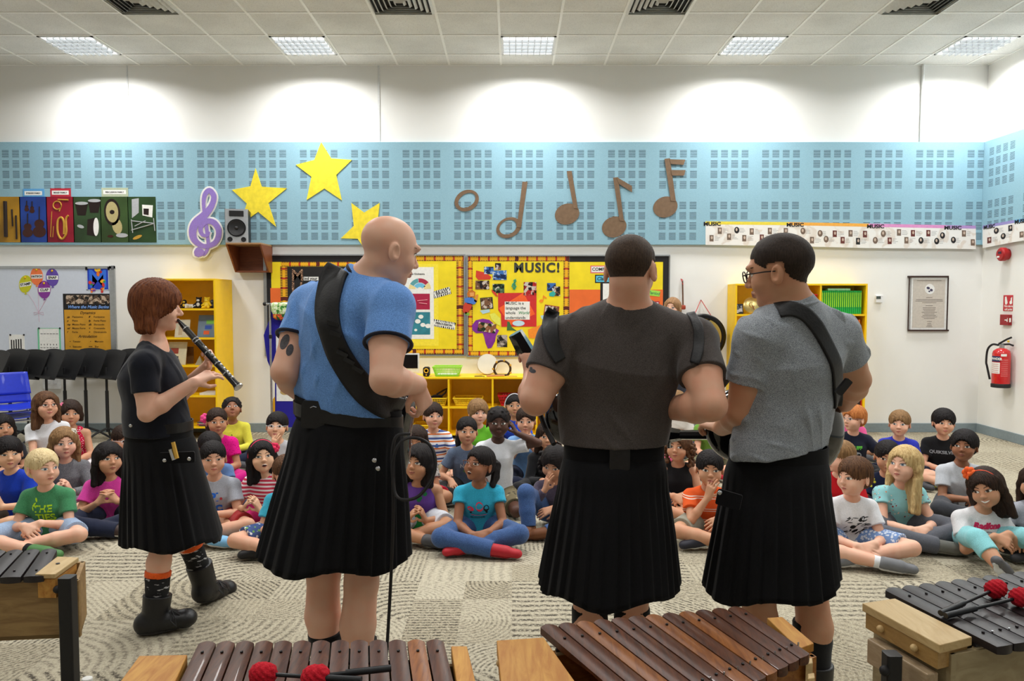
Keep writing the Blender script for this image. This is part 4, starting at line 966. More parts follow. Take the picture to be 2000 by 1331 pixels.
book(340, 368, 624, zs[1], Yf + .08, (206, 200, 178), 'pale book standing open on the second shelf', band=[(190, 170, 140)])
book(325, 361, 668, zs[2], Yf + .07, (214, 204, 170), 'cream book with a black drawing on the third shelf', band=[(40, 36, 34), (150, 60, 40)])
book(364, 377, 678, zs[2], Yf + .2, (110, 78, 44), 'brown book standing on the third shelf', tilt=.05)
MBx = MB(); zq = zs[2] + .001; a = P(390, 715, Yf + .06)
vs = [(a.x - .04, Yf + .03, zq), (a.x + .04, Yf + .03, zq), (a.x + .04, Yf + .10, zq), (a.x - .04, Yf + .10, zq), (a.x, Yf + .065, zq + .10)]
props(MBx.add(vs, [(3, 2, 1, 0), (0, 1, 4), (1, 2, 4), (2, 3, 4), (3, 0, 4)]).build('metronome', C_('metronome', (150, 140, 110), .5)), 'small pyramid-shaped metronome on the third shelf', 'metronome')
mg = MB()
for i in range(3): mg.box((fx(Yf, 386), Yf + .03, zs[3] + .002 + i * .008), (fx(Yf, 417), Yf + .25, zs[3] + .008 + i * .008))
props(mg.build('paper_stack', M_WHITE), 'low stack of white papers on the fourth shelf', 'papers')
mg = MB()
for i in range(5): mg.m = i % 3; mg.box((fx(Yf, 384) - .02 * (i % 2), Yf + .02, zs[4] + .002 + i * .012), (fx(Yf, 412) + .01 * (i % 3), Yf + .28, zs[4] + .012 + i * .012))
props(mg.build('magazine_stack', [C_('mag_a', (60, 60, 66)), C_('mag_b', (150, 60, 90)), C_('mag_c', (180, 170, 160))]), 'untidy stack of magazines on the lowest yellow shelf', 'magazines')
# soft toys
def toy(lab, px, py, Y, zsh, h_, rgb, belly, ears=0, extra=None):
    x = P(px, py, Y).x; t2 = empty('soft_toy', (x, Y, zsh), lab, 'soft toy', 'soft toys on the top shelf')
    c = mat('plush_%d' % px, rgb, .95, var=.2, scale=80, bump=.8)
    body = Field((x - h_, Y - h_ * .7, zsh), (x + h_, Y + h_ * .7, zsh + h_ * 1.25), .005); k = h_
    body.ell((x, Y, zsh + k * .33), (k * .30, k * .26, k * .33), .01); body.ell((x, Y - k * .04, zsh + k * .76), (k * .24, k * .22, k * .23), .01)
    for q in (-1, 1):
        body.cap((x + q * k * .2, Y - k * .05, zsh + k * .48), (x + q * k * .40, Y - k * .2, zsh + k * .28), k * .085, k * .08, .01)
        body.cap((x + q * k * .14, Y - k * .1, zsh + k * .12), (x + q * k * .26, Y - k * .42, zsh + k * .10), k * .11, k * .10, .01)
        if ears == 1: body.ell((x + q * k * .20, Y, zsh + k * .95), (k * .08, k * .05, k * .09), .005)
    body.plane((0, 0, zsh + .002), (0, 0, -1)); field_obj('body', body, c, t2)
    cb = C_('belly_%d' % px, belly, .9); MB().ball((x, Y - k * .20, zsh + k * .34), k * .17, 10, (1, .5, 1.1)).build('belly', cb, t2, smooth=True); MB().ball((x, Y - k * .22, zsh + k * .72), k * .12, 10, (1.2, .6, .9)).build('muzzle', cb, t2, smooth=True)
    for q in (-1, 1): MB().ball((x + q * k * .08, Y - k * .25, zsh + k * .83), k * .03, 8).build('eye', M_BLACK, t2, smooth=True)
    if extra: extra(t2, x, Y, zsh, k)
ty = Yf + .12
toy('black and yellow soft toy penguin on the top shelf', 361, 603, ty, zs[0], .10, (26, 22, 22), (226, 190, 60))
toy('black and white soft toy monkey on the top shelf', 389, 603, ty, zs[0], .125, (24, 22, 24), (226, 222, 214), ears=1)
toy('plain yellow soft toy with round ears on the top shelf', 405, 603, ty - .04, zs[0], .125, (240, 200, 30), (246, 214, 80), ears=1)
toy('dark grey soft toy at the end of the top shelf', 415.5, 603, ty + .06, zs[0], .10, (60, 66, 74), (110, 116, 120))
x = fx(ty, 377); f = Field((x - .09, ty - .09, zs[0]), (x + .09, ty + .08, zs[0] + .08), .005)
f.cap((x - .04, ty, zs[0] + .025), (x + .035, ty - .01, zs[0] + .025), .024, .022, .01); f.ell((x - .045, ty - .03, zs[0] + .034), (.022, .022, .020), .01)
for a, b in ((-.05, -.05), (.03, -.05), (.045, .03)): f.cap((x + a * .6, ty, zs[0] + .015), (x + a, ty + b, zs[0] + .010), .011, .010, .006)
f.plane((0, 0, zs[0] + .002), (0, 0, -1)); o, _ = field_obj('soft_toy', f, mat('dalmatian', (222, 220, 214), .9, var=.3, scale=60), None); props(o, 'small white spotted soft toy lying on the top shelf', 'soft toy', 'soft toys on the top shelf')

# low shelving under the pin boards
Yl = 8.22; X0, X1 = P(700, 760, Yl).x, P(1134, 760, Yl).x; ZL = P(900, 741, Yl).z
t = empty('low_shelf', ((X0 + X1) / 2, (Yl + YW) / 2, 0), 'low yellow shelf unit under the pin boards', 'shelf unit')
xd = [P(p, 760, Yl).x for p in (790, 876, 962, 1048)]; zl = P(900, 795, Yl).z
casing(t, X0, X1, Yl, ZL, [zl, .06], xd)
def basket(px0, px1, py0, zsh, Y, rgb, lab, dep=.26, grp=None, cname='basket'):
    x0, x1 = P(px0, py0, Y).x, P(px1, py0, Y).x; h_ = P(px0, py0, Y).z - zsh; cx = (x0 + x1) / 2; w = (x1 - x0) / 2
    t2 = empty(cname, (cx, Y + dep / 2, zsh), lab, 'basket', grp); m = C_('bk_%d_%d_%d' % rgb, rgb, .4); z = zsh + .002
    y0, y1 = Y, Y + dep
    def R_(k, z_): i = .82 + .18 * k; cy = (y0 + y1) / 2; dy = (y1 - y0) / 2; return [(cx - w * i, cy - dy * i, z_), (cx + w * i, cy - dy * i, z_), (cx + w * i, cy + dy * i, z_), (cx - w * i, cy + dy * i, z_)]
    b = MB(); b.add(R_(0, z) + R_(0, z + .004), [(3, 2, 1, 0), (4, 5, 6, 7), (0, 1, 5, 4), (1, 2, 6, 5), (2, 3, 7, 6), (3, 0, 4, 7)]); b.build('base', m, t2)
    rim = MB(); pts = [Vector(p) for p in R_(1, z + h_ - .008)]
    for i in range(4): rim.tube([pts[i], pts[(i + 1) % 4]], .008, 6)
    pts2 = [Vector(p) for p in R_(.0, z + .012)]
    for i in range(4): rim.tube([pts2[i], pts2[(i + 1) % 4]], .006, 6)
    rim.build('rim', m, t2)
    sl = MB()
    for i in range(4):
        a, b_ = pts[i], pts[(i + 1) % 4]; c, d_ = pts2[i], pts2[(i + 1) % 4]; n = max(6, int((a - b_).length / .018))
        for k in range(n + 1): sl.tube([a.lerp(b_, k / n), c.lerp(d_, k / n)], .003, 4)
        for f_ in (.35, .68): sl.tube([a.lerp(c, f_), b_.lerp(d_, f_)], .0025, 4)
    sl.build('lattice', m, t2); return t2
basket(845, 900, 717, ZL + .02, Yl + .06, (150, 214, 60), 'lime green plastic basket on top of the low yellow shelf', .22)
props(MB().box((fx(Yl, 852), Yl + .10, ZL + .030), (fx(Yl, 890), Yl + .24, ZL + .044)).build('paper_stack', M_WHITE), 'white papers lying in the lime green basket', 'papers')
for a, b, lab in ((828, 872, 'yellow basket with dark things on the low shelf, nearest the lime basket'), (885, 942, 'yellow basket in the middle cubby of the low shelf')): basket(a, b, 778, zl, Yl + .03, (244, 206, 40), lab, .26, 'yellow baskets in the low shelf')
basket(973, 1040, 773, zl, Yl + .03, (206, 30, 36), 'red basket with red things in the right cubby', .26)
basket(806, 842, 831, .06, Yl + .03, (244, 206, 40), 'yellow basket on the bottom shelf behind the striped shirt', .26, 'yellow baskets in the low shelf')
mb = MB(); rg = random.Random(4)
for i in range(10): mb.tube([(fx(Yl, 976 + i * 6), Yl + .1 + rg.uniform(-.03, .1), zl + .06), (fx(Yl, 984 + i * 5), Yl + .15, zl + .115 + rg.uniform(0, .02))], .015, 6)
props(mb.build('maracas', C_('dark_red', (140, 20, 26), .4), smooth=True), 'dark red handles heaped in the red basket', 'shakers', kind='stuff')
mb = MB(); c = Vector((fx(Yl, 850), Yl + .14, zl + .09))
mb.tube([c + Vector(v) for v in ((-.10, 0, -.01), (-.02, -.02, .02), (.06, 0, .015), (.10, .02, .05), (.11, .04, .09), (.07, .03, .07), (.0, 0, .03))], .010, 6); mb.box(c + Vector((-.10, -.05, -.05)), c + Vector((.06, .08, .0)))
props(mb.build('cable_bundle', M_BLACK, smooth=True), 'black strap and cables in the yellow basket', 'cable')
# on top: speaker, drum, tambourine, beaters, computer
t = empty('desktop_speaker', (fx(Yl, 831), Yl + .10, ZL + .02), 'small black and yellow speaker beside the lime basket', 'speaker'); x = fx(Yl, 831); z = ZL + .022
MB().rbox((x - .036, Yl + .06, z), (x + .036, Yl + .14, z + .105), .02, axis=1).build('cabinet', C_('spk_black', (26, 26, 28), .5), t)
TT = Matrix.Translation((x, Yl + .058, z + .065)) @ Matrix.Rotation(math.pi / 2, 4, 'X')
MB().lathe([(.016, -.002), (.024, .003), (.027, -.002)], TT, 20).build('yellow_ring', C_('ring_yellow', (236, 180, 20)), t, smooth=True); MB().ball((x, Yl + .058, z + .018), .008, 8).build('knob', C_('ring_yellow', (236, 180, 20)), t, smooth=True)
r = .115; c = Vector((fx(8.5, 952), 8.52, ZL + .022 + r)); TT = Matrix.Translation(c) @ Matrix.Rotation(math.radians(-12), 4, 'X') @ Matrix.Rotation(math.pi / 2, 4, 'X')
t = empty('frame_drum', (c.x, c.y, ZL + .02), 'round pale frame drum leaning on the wall above the low shelf', 'drum'); MB().lathe([(r, -.02), (r + .004, 0), (r + .004, .03), (r, .035)], TT, 36).build('shell', wood('pale_ply', (206, 186, 150), (180, 156, 118)), t, smooth=True); MB().lathe([(.0, .0362), (r - .002, .0362), (r, .030)], TT, 36).build('drum_skin', mat('drum_skin', (222, 218, 204), .5, var=.05, scale=8), t, smooth=True)
c = Vector((fx(8.4, 981), 8.36, ZL + .022 + .085)); t = empty('tambourine', (c.x, c.y, ZL + .02), 'dark wooden half-moon tambourine with brass jingles on the low shelf', 'tambourine')
TT = Matrix.Translation(c) @ Matrix.Rotation(math.radians(8), 4, 'X')
arc = [TT @ Vector((.092 * math.cos(a), 0, .092 * math.sin(a) - .006)) for a in [math.radians(-50 + k * 280 / 22) for k in range(23)]]
MB().tube(arc, .013, 8).build('frame', C_('tamb_wood', (58, 36, 24), .4), t, smooth=True); MB().tube([arc[0], arc[-1]], .011, 8).build('handle', C_('tamb_wood', (58, 36, 24), .4), t, smooth=True)
for k in (2, 6, 10, 14, 18): MB().ball(arc[k] + (arc[k] - c) * .10 + Vector((0, -.008, 0)), .014, 8, (1, .5, 1)).build('jingle', M_GOLD, t, smooth=True)
for i, (x0, y0, x1, y1, r, rgb, lab) in enumerate(((950, 732, 985, 729, .010, (196, 140, 90), 'thick wooden beater lying on the low shelf'), (926, 734, 941, 731, .005, (60, 50, 46), 'short dark stick lying on the low shelf beside the lime basket'), (988, 735, 1010, 741, .004, (200, 150, 90), 'thin wooden stick hanging over the shelf edge'), (935, 730, 946, 735, .004, (70, 56, 40), 'thin dark stick lying beside the frame drum'))):
    props(MB().tube([Vector((fx(Yl, x0), Yl + .05 + .02 * i, ZL + .021 + r)), Vector((fx(Yl, x1), Yl + .10 - .02 * i, ZL + .021 + r))], r, 8).build('beater', C_('beater_%d' % i, rgb), smooth=True), lab, 'beater', 'beaters on the low shelf')
x1 = P(819, 720, 8.45).x; t = empty('computer', (x1 - .25, 8.45, ZL + .02), 'white computer screen mostly hidden behind the man in blue', 'computer')
MB().rbox((x1 - .50, 8.44, ZL + .06), (x1, 8.47, ZL + .27), .01, axis=1).build('casing', C_('white_plastic', (226, 228, 230), .35), t); MB().box((x1 - .485, 8.436, ZL + .10), (x1 - .017, 8.441, ZL + .255)).build('screen', C_('screen_black', (12, 12, 14), .15), t); MB().box((x1 - .31, 8.42, ZL + .021), (x1 - .19, 8.50, ZL + .065)).build('foot', C_('white_plastic', (226, 228, 230), .35), t)

# right bookcase
Yr = 8.36; X0, X1 = P(1436, 600, Yr).x, P(1694, 600, Yr).x; ZR = P(1560, 558, Yr).z; xm = P(1603, 600, Yr).x; zr = [fz(Yr, y) for y in (614, 677, 739, 800)]
t = empty('bookcase', ((X0 + X1) / 2, 8.5, 0), 'two-column yellow bookcase behind the man in grey', 'bookcase'); casing(t, X0, X1, Yr, ZR, zr + [.06], [xm])
ORD = 'first second third fourth fifth sixth seventh eighth ninth tenth eleventh twelfth thirteenth fourteenth fifteenth sixteenth seventeenth eighteenth nineteenth twentieth'.split()
def row(n, x0, x1, zsh, h_, cols, lab, grp, jit=.0):
    w = (x1 - x0) / n; rg = random.Random(n); proto = None
    for i in range(n):
        hh_ = h_ * (1 - jit * rg.random()); x = x0 + (i + .5) * w
        if proto is None:
            t2 = MB().rbox((x - w * .45, Yr + .03, zsh + .002), (x + w * .45, Yr + .24, zsh + hh_), w * .2).build('book', C_('cov_' + cols[0], cols[1], .4)); t2.location.x = x
            bd = MB(); bd.box((x - w * .22, Yr + .0285, zsh + h_ * .30), (x + w * .22, Yr + .0305, zsh + h_ * .92)); bt = bd.build('spine_label', C_('lab_' + cols[0], cols[2], .4), t2); proto = (t2, bt); o = t2
        else:
            o = proto[0].copy(); COL.objects.link(o); o.location.x = x; c2 = proto[1].copy(); COL.objects.link(c2); c2.parent = o
        props(o, lab % ORD[i], 'book', grp)
row(20, xm + .02, X1 - .05, zr[0], P(0, 568, Yr).z - zr[0], ('green', (30, 168, 70), (170, 226, 40)), 'green book on the top right shelf, %s from the left', 'row of green books')
row(17, xm + .02, X1 - .06, zr[1], P(0, 625, Yr).z - zr[1], ('orange', (216, 100, 20), (244, 160, 30)), 'orange book under the green books, %s from the left', 'row of orange books')
props(MB().box((P(1620, 566, Yr).x, Yr + .04, P(0, 568, Yr).z + .003), (P(1664, 566, Yr).x, Yr + .20, P(0, 564.5, Yr).z + .004)).build('book', C_('pale_green', (150, 210, 150), .4)), 'pale green book lying flat on the green books', 'book')
row(5, X1 - .17, X1 - .04, zr[3], .20, ('dark', (36, 30, 34), (60, 50, 54)), 'dark ring binder low in the right bookcase, %s from the left', 'dark binders')
props(MB().box((X1 - .036, Yr + .03, zr[3] + .002), (X1 - .023, Yr + .24, zr[3] + .22)).build('book', C_('red_binder', (190, 30, 40), .4)), 'narrow red book beside the dark binders', 'book')
basket(1566, 1596, 575, zr[0] + 0, Yr + .03, (214, 40, 40), 'red plastic basket on the top shelf behind the man in grey', .2)
t = empty('standing_photo', (P(1447, 610, Yr).x, Yr + .05, zr[0]), 'small black photo frame on the top left shelf', 'photo frame'); T = Matrix.Translation((P(1447, 610, Yr).x, Yr + .05, zr[0] + .002)) @ Matrix.Rotation(-.18, 4, 'X')
MB().box((-.043, 0, 0), (.043, .010, .115), T).build('frame', M_BLACK, t); MB().box((-.034, -.001, .010), (.034, 0, .105), T).build('picture', photo('framed_pic', 33, ((20, 20, 24), (90, 96, 110), (190, 190, 196), (50, 50, 56))), t)
c = Vector((P(1474, 592, Yr).x, Yr + .10, zr[0] + .100)); TT = Matrix.Translation(c) @ Matrix.Rotation(math.radians(-15), 4, 'X') @ Matrix.Rotation(math.pi / 2, 4, 'X')
t = empty('hand_cymbal', (c.x, c.y, zr[0]), 'gold cymbal leaning inside the bookcase beside the photo frame', 'cymbal'); MB().lathe([(.0, .02), (.028, .016), (.034, .006), (.092, 0), (.094, -.002), (0, -.001)], TT, 32).build('cymbal_disc', mat('cymbal_gold', (206, 184, 120), .3, metal=.7, var=.15, scale=20), t, smooth=True); MB().tube([c + Vector((0, -.022, 0)), c + Vector((.02, -.03, -.05))], .004, 6).build('strap', C_('dark_red', (140, 20, 26), .4), t)
props(MB().tube([(P(1478, 611, Yr).x, Yr + .04, zr[0] + .010), (P(1502, 611, Yr).x, Yr + .05, zr[0] + .010)], .008, 8).build('beater', C_('dark_red', (140, 20, 26), .4), smooth=True), 'dark red beater lying in front of the gold cymbal', 'beater')

# gong, its mallet
Yg = YW - .12; c = P(1372.5, 659, Yg); R_ = P(1418, 659, Yg).x - c.x
t = empty('gong', c, 'black-rimmed gold gong hanging on the wall by a red cord', 'gong')
TT = Matrix.Translation(c) @ Matrix.Rotation(math.radians(5), 4, 'X') @ Matrix.Rotation(math.pi / 2, 4, 'X')
MB().lathe([(R_ * .79, -.004), (R_ * .82, .012), (R_ * .95, .014), (R_, .006), (R_, -.05), (R_ * .97, -.05), (R_ * .9, -.004)], TT, 56).build('rim', C_('gong_black', (14, 13, 14), .25), t, smooth=True)
b = NB('gong_gold'); o = b.obj(); r = b.V('LENGTH', o); w = b.noise(b.comb(b.M('MULTIPLY', r, 90.0), 0.0, 0.0), 1.0, 2.0); b.fin(b.mix(b.mapr(w, .35, .65), lin((196, 160, 70)), lin((226, 200, 120))), .28, .85); b.bump(w, .2, .002)
MB().lathe([(0, .004), (R_ * .20, .006), (R_ * .55, .012), (R_ * .8, .004), (R_ * .8, -.003), (0, -.003)], TT, 56).build('face', b.m, t, smooth=True)
MB().lathe([(0, .016), (R_ * .2, .015), (R_ * .24, .006), (R_ * .24, .002)], TT, 32).build('boss', C_('gong_black', (14, 13, 14), .25), t, smooth=True)
m = MB(); addtext(m, '泰', Matrix.Translation(c + Vector((.0, -.050, R_ * .48))) @ Matrix.Rotation(math.radians(5), 4, 'X'), .17, .001, depth=.002); m.build('painted_character', C_('gong_black', (14, 13, 14), .25), t)
nail = WP(1369, 586, .03); m = MB()
for q in (-1, 1): m.tube([nail, c + Vector((q * R_ * .36, .02, R_ * .93))], .004, 6)
m.build('cord', C_('red_cord', (190, 30, 36)), t); MB().tube([WP(1369, 586, .0), WP(1369, 586, .045)], .005, 6).build('nail', M_ALU, t)
t = empty('gong_mallet', WP(1334, 575, .04), 'gong mallet with a red-brown head hanging on the wall', 'mallet')
MB().tube([WP(1333, 549, .03), WP(1334, 597, .04)], .009, 8).build('shaft', wood('mallet_wood', (120, 84, 60), (90, 60, 44)), t, smooth=True); MB().lathe([(0, 0), (.026, .002), (.030, .012), (.030, .040), (.026, .05), (0, .052)], Matrix.Translation(WP(1334, 605, .045)), 18).build('mallet_head', C_('mallet_head', (160, 64, 44)), t, smooth=True)
MB().tube([WP(1334, 556, .04), WP(1330, 545, .02), WP(1334, 548, .02)], .005, 6).build('cord', C_('red_cord', (190, 30, 36)), t)

# framed document, thermostat, socket
t = thing('framed_document', 1813, 648, 'framed printed document with a round seal on the back wall', 'picture frame')
P4 = [(1777, 538.5), (1857, 541), (1850.5, 648), (1771.5, 646.5)]
x0, x1, y0, y1 = 1774.5, 1853.5, 539, 647.5
frame4('frame', x0, y0, x1, y1, 3.2, .002, .028, wood('frame_wood', (66, 38, 28), (40, 22, 18)), t); paper_rect('mat_board', x0 + 3, y0 + 3, x1 - 3, y1 - 3, .012, C_('mat_white', (228, 228, 226)), t); paper_rect('sheet', x0 + 7, y0 + 7, x1 - 7, y1 - 7, .0135, C_('taupe_sheet', (196, 188, 178), .3, coat=.6), t)
cut('seal', ellp(1816, 565, 9.5, 10, 0, 24), .0136, .0145, C_('mat_white', (228, 228, 226)), t)
for q in ((1813, 563, 3.4, 2.6), (1819, 567, 3, 2.6), (1815, 569.5, 2, 1.6)): cut('seal_mark', ellp(*q, .4, 12), .0146, .0150, C_('seal_ink', (70, 64, 90)), t)
m = MB(); rg = random.Random(9)
for y, w in ((548, 24), (581, 6), (585, 26), (588, 27), (591, 14), (597, 7)) + tuple((601 + 3 * i, 10 + rg.random() * 6) for i in range(8)) + ((628, 5), (632, 4), (635, 5), (638, 6)): wbox(m, 1815 - w, y, 1815 + w, y + 1.0, .0136, .0141)
m.build('small_print', C_('faint_ink', (120, 112, 104)), t)
t = thing('thermostat', 1715, 592, 'small white thermostat on the wall beside the right bookcase', 'thermostat')
MB().box((WP(1709, 584).x, YW - .026, WP(1709, 591.5).z), (WP(1722, 584).x, YW, WP(1709, 577).z)).build('casing', C_('white_plastic', (226, 228, 230), .35), t, bevel=.004); wcard('display', 1711.5, 579, 1720.5, 584.5, .026, .0275, C_('lcd', (70, 78, 74), .3), t)
t = thing('wall_socket', 101, 760, 'white double wall socket behind the black music stands', 'socket')
wcard('plate', 84, 739, 118, 760, .0, .012, C_('white_plastic', (226, 228, 230), .35), t)
for x in (89, 103): wcard('switch', x, 744, x + 8, 750, .012, .017, C_('white_plastic2', (206, 208, 210), .35), t)

# ------------------------------------------------------------------ right wall: alarm, signs, extinguisher
def RT(px, py, d=0.0, rot=0.0): return frame_at(RP(px, py, d), -math.pi / 2, rot)
c = RP(1968, 497, 0); t = empty('fire_alarm', c, 'round red fire alarm sounder high on the right wall', 'alarm')
TT = Matrix.Translation(c) @ Matrix.Rotation(-math.pi / 2, 4, 'Y'); MB().lathe([(.062, 0), (.064, .03), (.074, .034), (.074, .075), (.060, .088), (0, .090)], TT, 32).build('housing', C_('alarm_red', (168, 30, 34), .35), t, smooth=True)
MB().box((XR - .0925, c.y - .03, c.z + .005), (XR - .0895, c.y + .02, c.z + .03)).build('grille', C_('alarm_dark', (60, 40, 60)), t); MB().box((XR - .0925, c.y - .0, c.z - .036), (XR - .0895, c.y + .04, c.z - .018)).build('sticker', M_WHITE, t)
def rcard(name, x0, y0, x1, y1, d0, d1, m, t):
    a = RP(x0, y0, 0); b = RP(x1, y1, 0); mm = MB(); mm.box((XR - d1, b.y, b.z), (XR - d0, a.y, a.z)); return mm.build(name, m, t)
t = empty('fire_sign', RP(1969, 608), 'red fire alarm call point sign on the right wall', 'sign'); rcard('plate', 1961, 577, 1978, 608, 0, .006, C_('sign_red', (192, 26, 40), .4), t)
m = MB(); addtext(m, 'Fire alarm\ncall point', RT(1969.5, 601.5, .0066), .034, .0006); m.build('lettering', M_WHITE, t)
cutr = lambda nm, pts, m, t, d: MB().add([tuple(RP(x, y, d)) for x, y in pts] + [tuple(RP(x, y, d - .001)) for x, y in pts], [list(range(len(pts))), list(range(len(pts), 2 * len(pts)))[::-1]] + [(k, k + len(pts), (k + 1) % len(pts) + len(pts), (k + 1) % len(pts)) for k in range(len(pts))]).build(nm, m, t)
cutr('hand_symbol', [(1963, 580), (1966, 579.5), (1967, 586), (1968, 592), (1965.5, 596), (1963, 594), (1962.5, 588)], M_WHITE, t, .0072); cutr('flame_symbol', [(1972, 594), (1971.5, 590), (1974, 587), (1974, 583), (1977, 580), (1976.5, 587), (1977, 592), (1975, 595)], M_WHITE, t, .0072)
t = empty('call_point', RP(1968, 636), 'square red fire alarm call point under its sign', 'alarm'); a = RP(1960, 614.5); b_ = RP(1976.5, 636); MB().box((XR - .04, b_.y, b_.z), (XR, a.y, a.z)).build('housing', C_('call_red', (150, 30, 36), .4), t, bevel=.004)
cutr('arrow_mark', [(1962, 624.5), (1967, 624.5), (1967, 621.5), (1968, 621.5), (1968, 629), (1966, 629), (1966, 626.5), (1962, 626.5)], M_WHITE, t, .0415); cutr('label_mark', [(1971, 622), (1974.5, 621.5), (1974.5, 629.5), (1971, 630)], M_WHITE, t, .0415)
# extinguisher
base = RP(1954, 757, .10); top = RP(1954, 680, .10); x, y = base.x, base.y; z0 = base.z; H_ = top.z - z0; r = .088
t = empty('fire_extinguisher', (x, y, z0), 'red fire extinguisher with a black hose hanging on the right wall', 'fire extinguisher')
TT = Matrix.Translation((x, y, z0)); k = H_
MB().lathe([(0, .03), (r, .032), (r, k * .86), (r * .9, k * .93), (r * .55, k * .985), (r * .34, k), (0, k)], TT, 32).build('cylinder', C_('ext_red', (196, 26, 30), .25, coat=.5), t, smooth=True)
MB().lathe([(0, 0), (r * 1.05, 0), (r * 1.06, .034), (r * 1.0, .044), (0, .044)], TT, 32).build('foot_ring', M_BLACK, t, smooth=True)
MB().lathe([(0, k), (.024, k), (.026, k + .04), (0, k + .045)], TT, 16).build('valve', M_ALU, t, smooth=True)
U = Vector((-.75, -.66, 0)).normalized(); S_ = Vector((.66, -.75, 0)).normalized()  # S_: to screen right
C0 = Vector((x, y, z0 + k + .045))
h1 = MB(); h1.tube([C0 - S_ * .03, C0 + S_ * .05 + Vector((0, 0, .055)), C0 + S_ * .09 + Vector((0, 0, .075))], .010, 6); h1.build('top_lever', M_BLACK, t, smooth=True)
h1 = MB(); h1.tube([C0 - S_ * .04 + Vector((0, 0, -.01)), C0 + S_ * .07 + Vector((0, 0, .0)), C0 + S_ * .11 + Vector((0, 0, -.015))], .010, 6); h1.build('carry_handle', M_BLACK, t, smooth=True)
MB().ball(C0 + S_ * .06 + Vector((0, 0, .03)), .012, 8).build('safety_pin', C_('pin_yellow', (220, 190, 40)), t, smooth=True)
hs_ = [C0 - S_ * .03 + Vector((0, 0, -.015)), C0 - S_ * .09 + Vector((0, 0, -.01)), C0 - S_ * .135 + Vector((0, 0, -.07)), C0 - S_ * .145 + Vector((0, 0, -.2)), Vector((x, y, z0 + .22)) - S_ * .135, Vector((x, y, z0 + .08)) - S_ * .105]
MB().tube([Vector(p[:3]) for p in smooth([(*v, 0) for v in hs_], 5)], .011, 8).build('hose', M_BLACK, t, smooth=True)
def wraplab(name, a0, a1, zA, zB, m, off=.0012):
    mm = MB(); n = 8; base_a = math.atan2(U.y, U.x); vs = []
    for i in range(n + 1):
        a = base_a + math.radians(a0 + (a1 - a0) * i / n)
        for zz in (zA, zB): vs.append((x + (r + off) * math.cos(a), y + (r + off) * math.sin(a), z0 + k * zz))
    mm.add(vs, [(2 * i, 2 * i + 2, 2 * i + 3, 2 * i + 1) for i in range(n)]); return mm.build(name, m, t, smooth=True, fix=False)
wraplab('blue_label', -58, 8, .66, .80, C_('ext_blue', (36, 44, 92))); wraplab('white_label', -58, 8, .36, .64, M_WHITE); wraplab('small_sticker', 12, 48, .80, .86, M_WHITE)
for i in range(9): wraplab('label_lines', 14, 58, .30 + i * .05, .315 + i * .05, C_('pink_print', (226, 130, 130)))
for i in range(5): wraplab('label_lines', -52, 0, .39 + i * .05, .40 + i * .05, C_('ext_red_print', (190, 60, 60)), .0018)
m = MB(); addtext(m, 'POWDER', Matrix.Translation(Vector((x, y, z0 + k * .73)) + (U * .995 - S_ * .40).normalized() * (r + .004)) @ Matrix.Rotation(math.atan2(U.x * -1 + S_.x * .4, U.y - S_.y * .4) - 0 + math.pi, 4, 'Z'), .036, .001); m.build('lettering', M_WHITE, t)

# ------------------------------------------------------------------ black music stands, blue chairs
M_ST = mat('stand_black', (26, 26, 28), .55, var=.1, scale=60)
def music_stand(px, Y, rz, lab, ztop=.985):
    x = P(px, 790, Y).x; t = empty('music_stand', (x, Y, 0), lab, 'music stand', 'black music stands in a row')
    T = Matrix.Translation((x, Y, 0)) @ Matrix.Rotation(rz, 4, 'Z')
    D = T @ Matrix.Translation((0, 0, ztop - .30)) @ Matrix.Rotation(math.radians(-24), 4, 'X')
    w, hh_ = .25, .34; m = MB(); pts = [(-w, 0), (w, 0), (w, hh_ * .86)] + [(w * math.cos(a) , hh_ * .86 + .05 * math.sin(a)) for a in [math.pi * k / 10 for k in range(1, 10)]] + [(-w, hh_ * .86)]
    m.prism(pts, -.002, .002, D); m.build('desk', M_ST, t)
    MB().box((-w, -.055, -.004), (w, .002, 0), D).build('ledge', M_ST, t); MB().box((-w, -.055, 0), (w, -.052, .018), D).build('lip', M_ST, t)
    MB().box((-.03, .0, .10), (.03, .03, .18), D).build('desk_bracket', M_ST, t)
    MB().tube([T @ Vector((0, .03, .12)), T @ Vector((0, .03, ztop - .18))], .013, 10).build('pole', M_ST, t, smooth=True); MB().tube([T @ Vector((0, .03, .10)), T @ Vector((0, .03, .55))], .018, 10).build('sleeve', M_ST, t, smooth=True)
    for k in range(3):
        a = 2 * math.pi * k / 3 + .5; d = Vector((math.cos(a), math.sin(a), 0)); c = Vector((0, .03, 0))
        MB().tube([T @ (c + Vector((0, 0, .14))), T @ (c + d * .12 + Vector((0, 0, .10))), T @ (c + d * .27 + Vector((0, 0, .014)))], .012, 8).build('leg', M_ST, t, smooth=True)
for i, (px, Y) in enumerate(((-22, 8.0), (14, 8.05), (50, 8.1), (86, 8.0), (122, 8.1), (163, 8.15), (204, 8.1), (243, 8.05))):
    music_stand(px, Y, math.radians(-34 + (i % 3) * 4), 'black music stand, %s of the row behind the seated children' % ('out past the left edge', 'leftmost in view', 'second in view', 'third in view', 'fourth in view', 'fifth in view', 'sixth in view', 'rightmost, beside the clarinet player')[i], .985 + .012 * (i % 2))
M_BLUE = mat('chair_blue', (28, 52, 190), .4, coat=.2); M_CHR = mat('chrome', (190, 192, 196), .2, metal=.95)
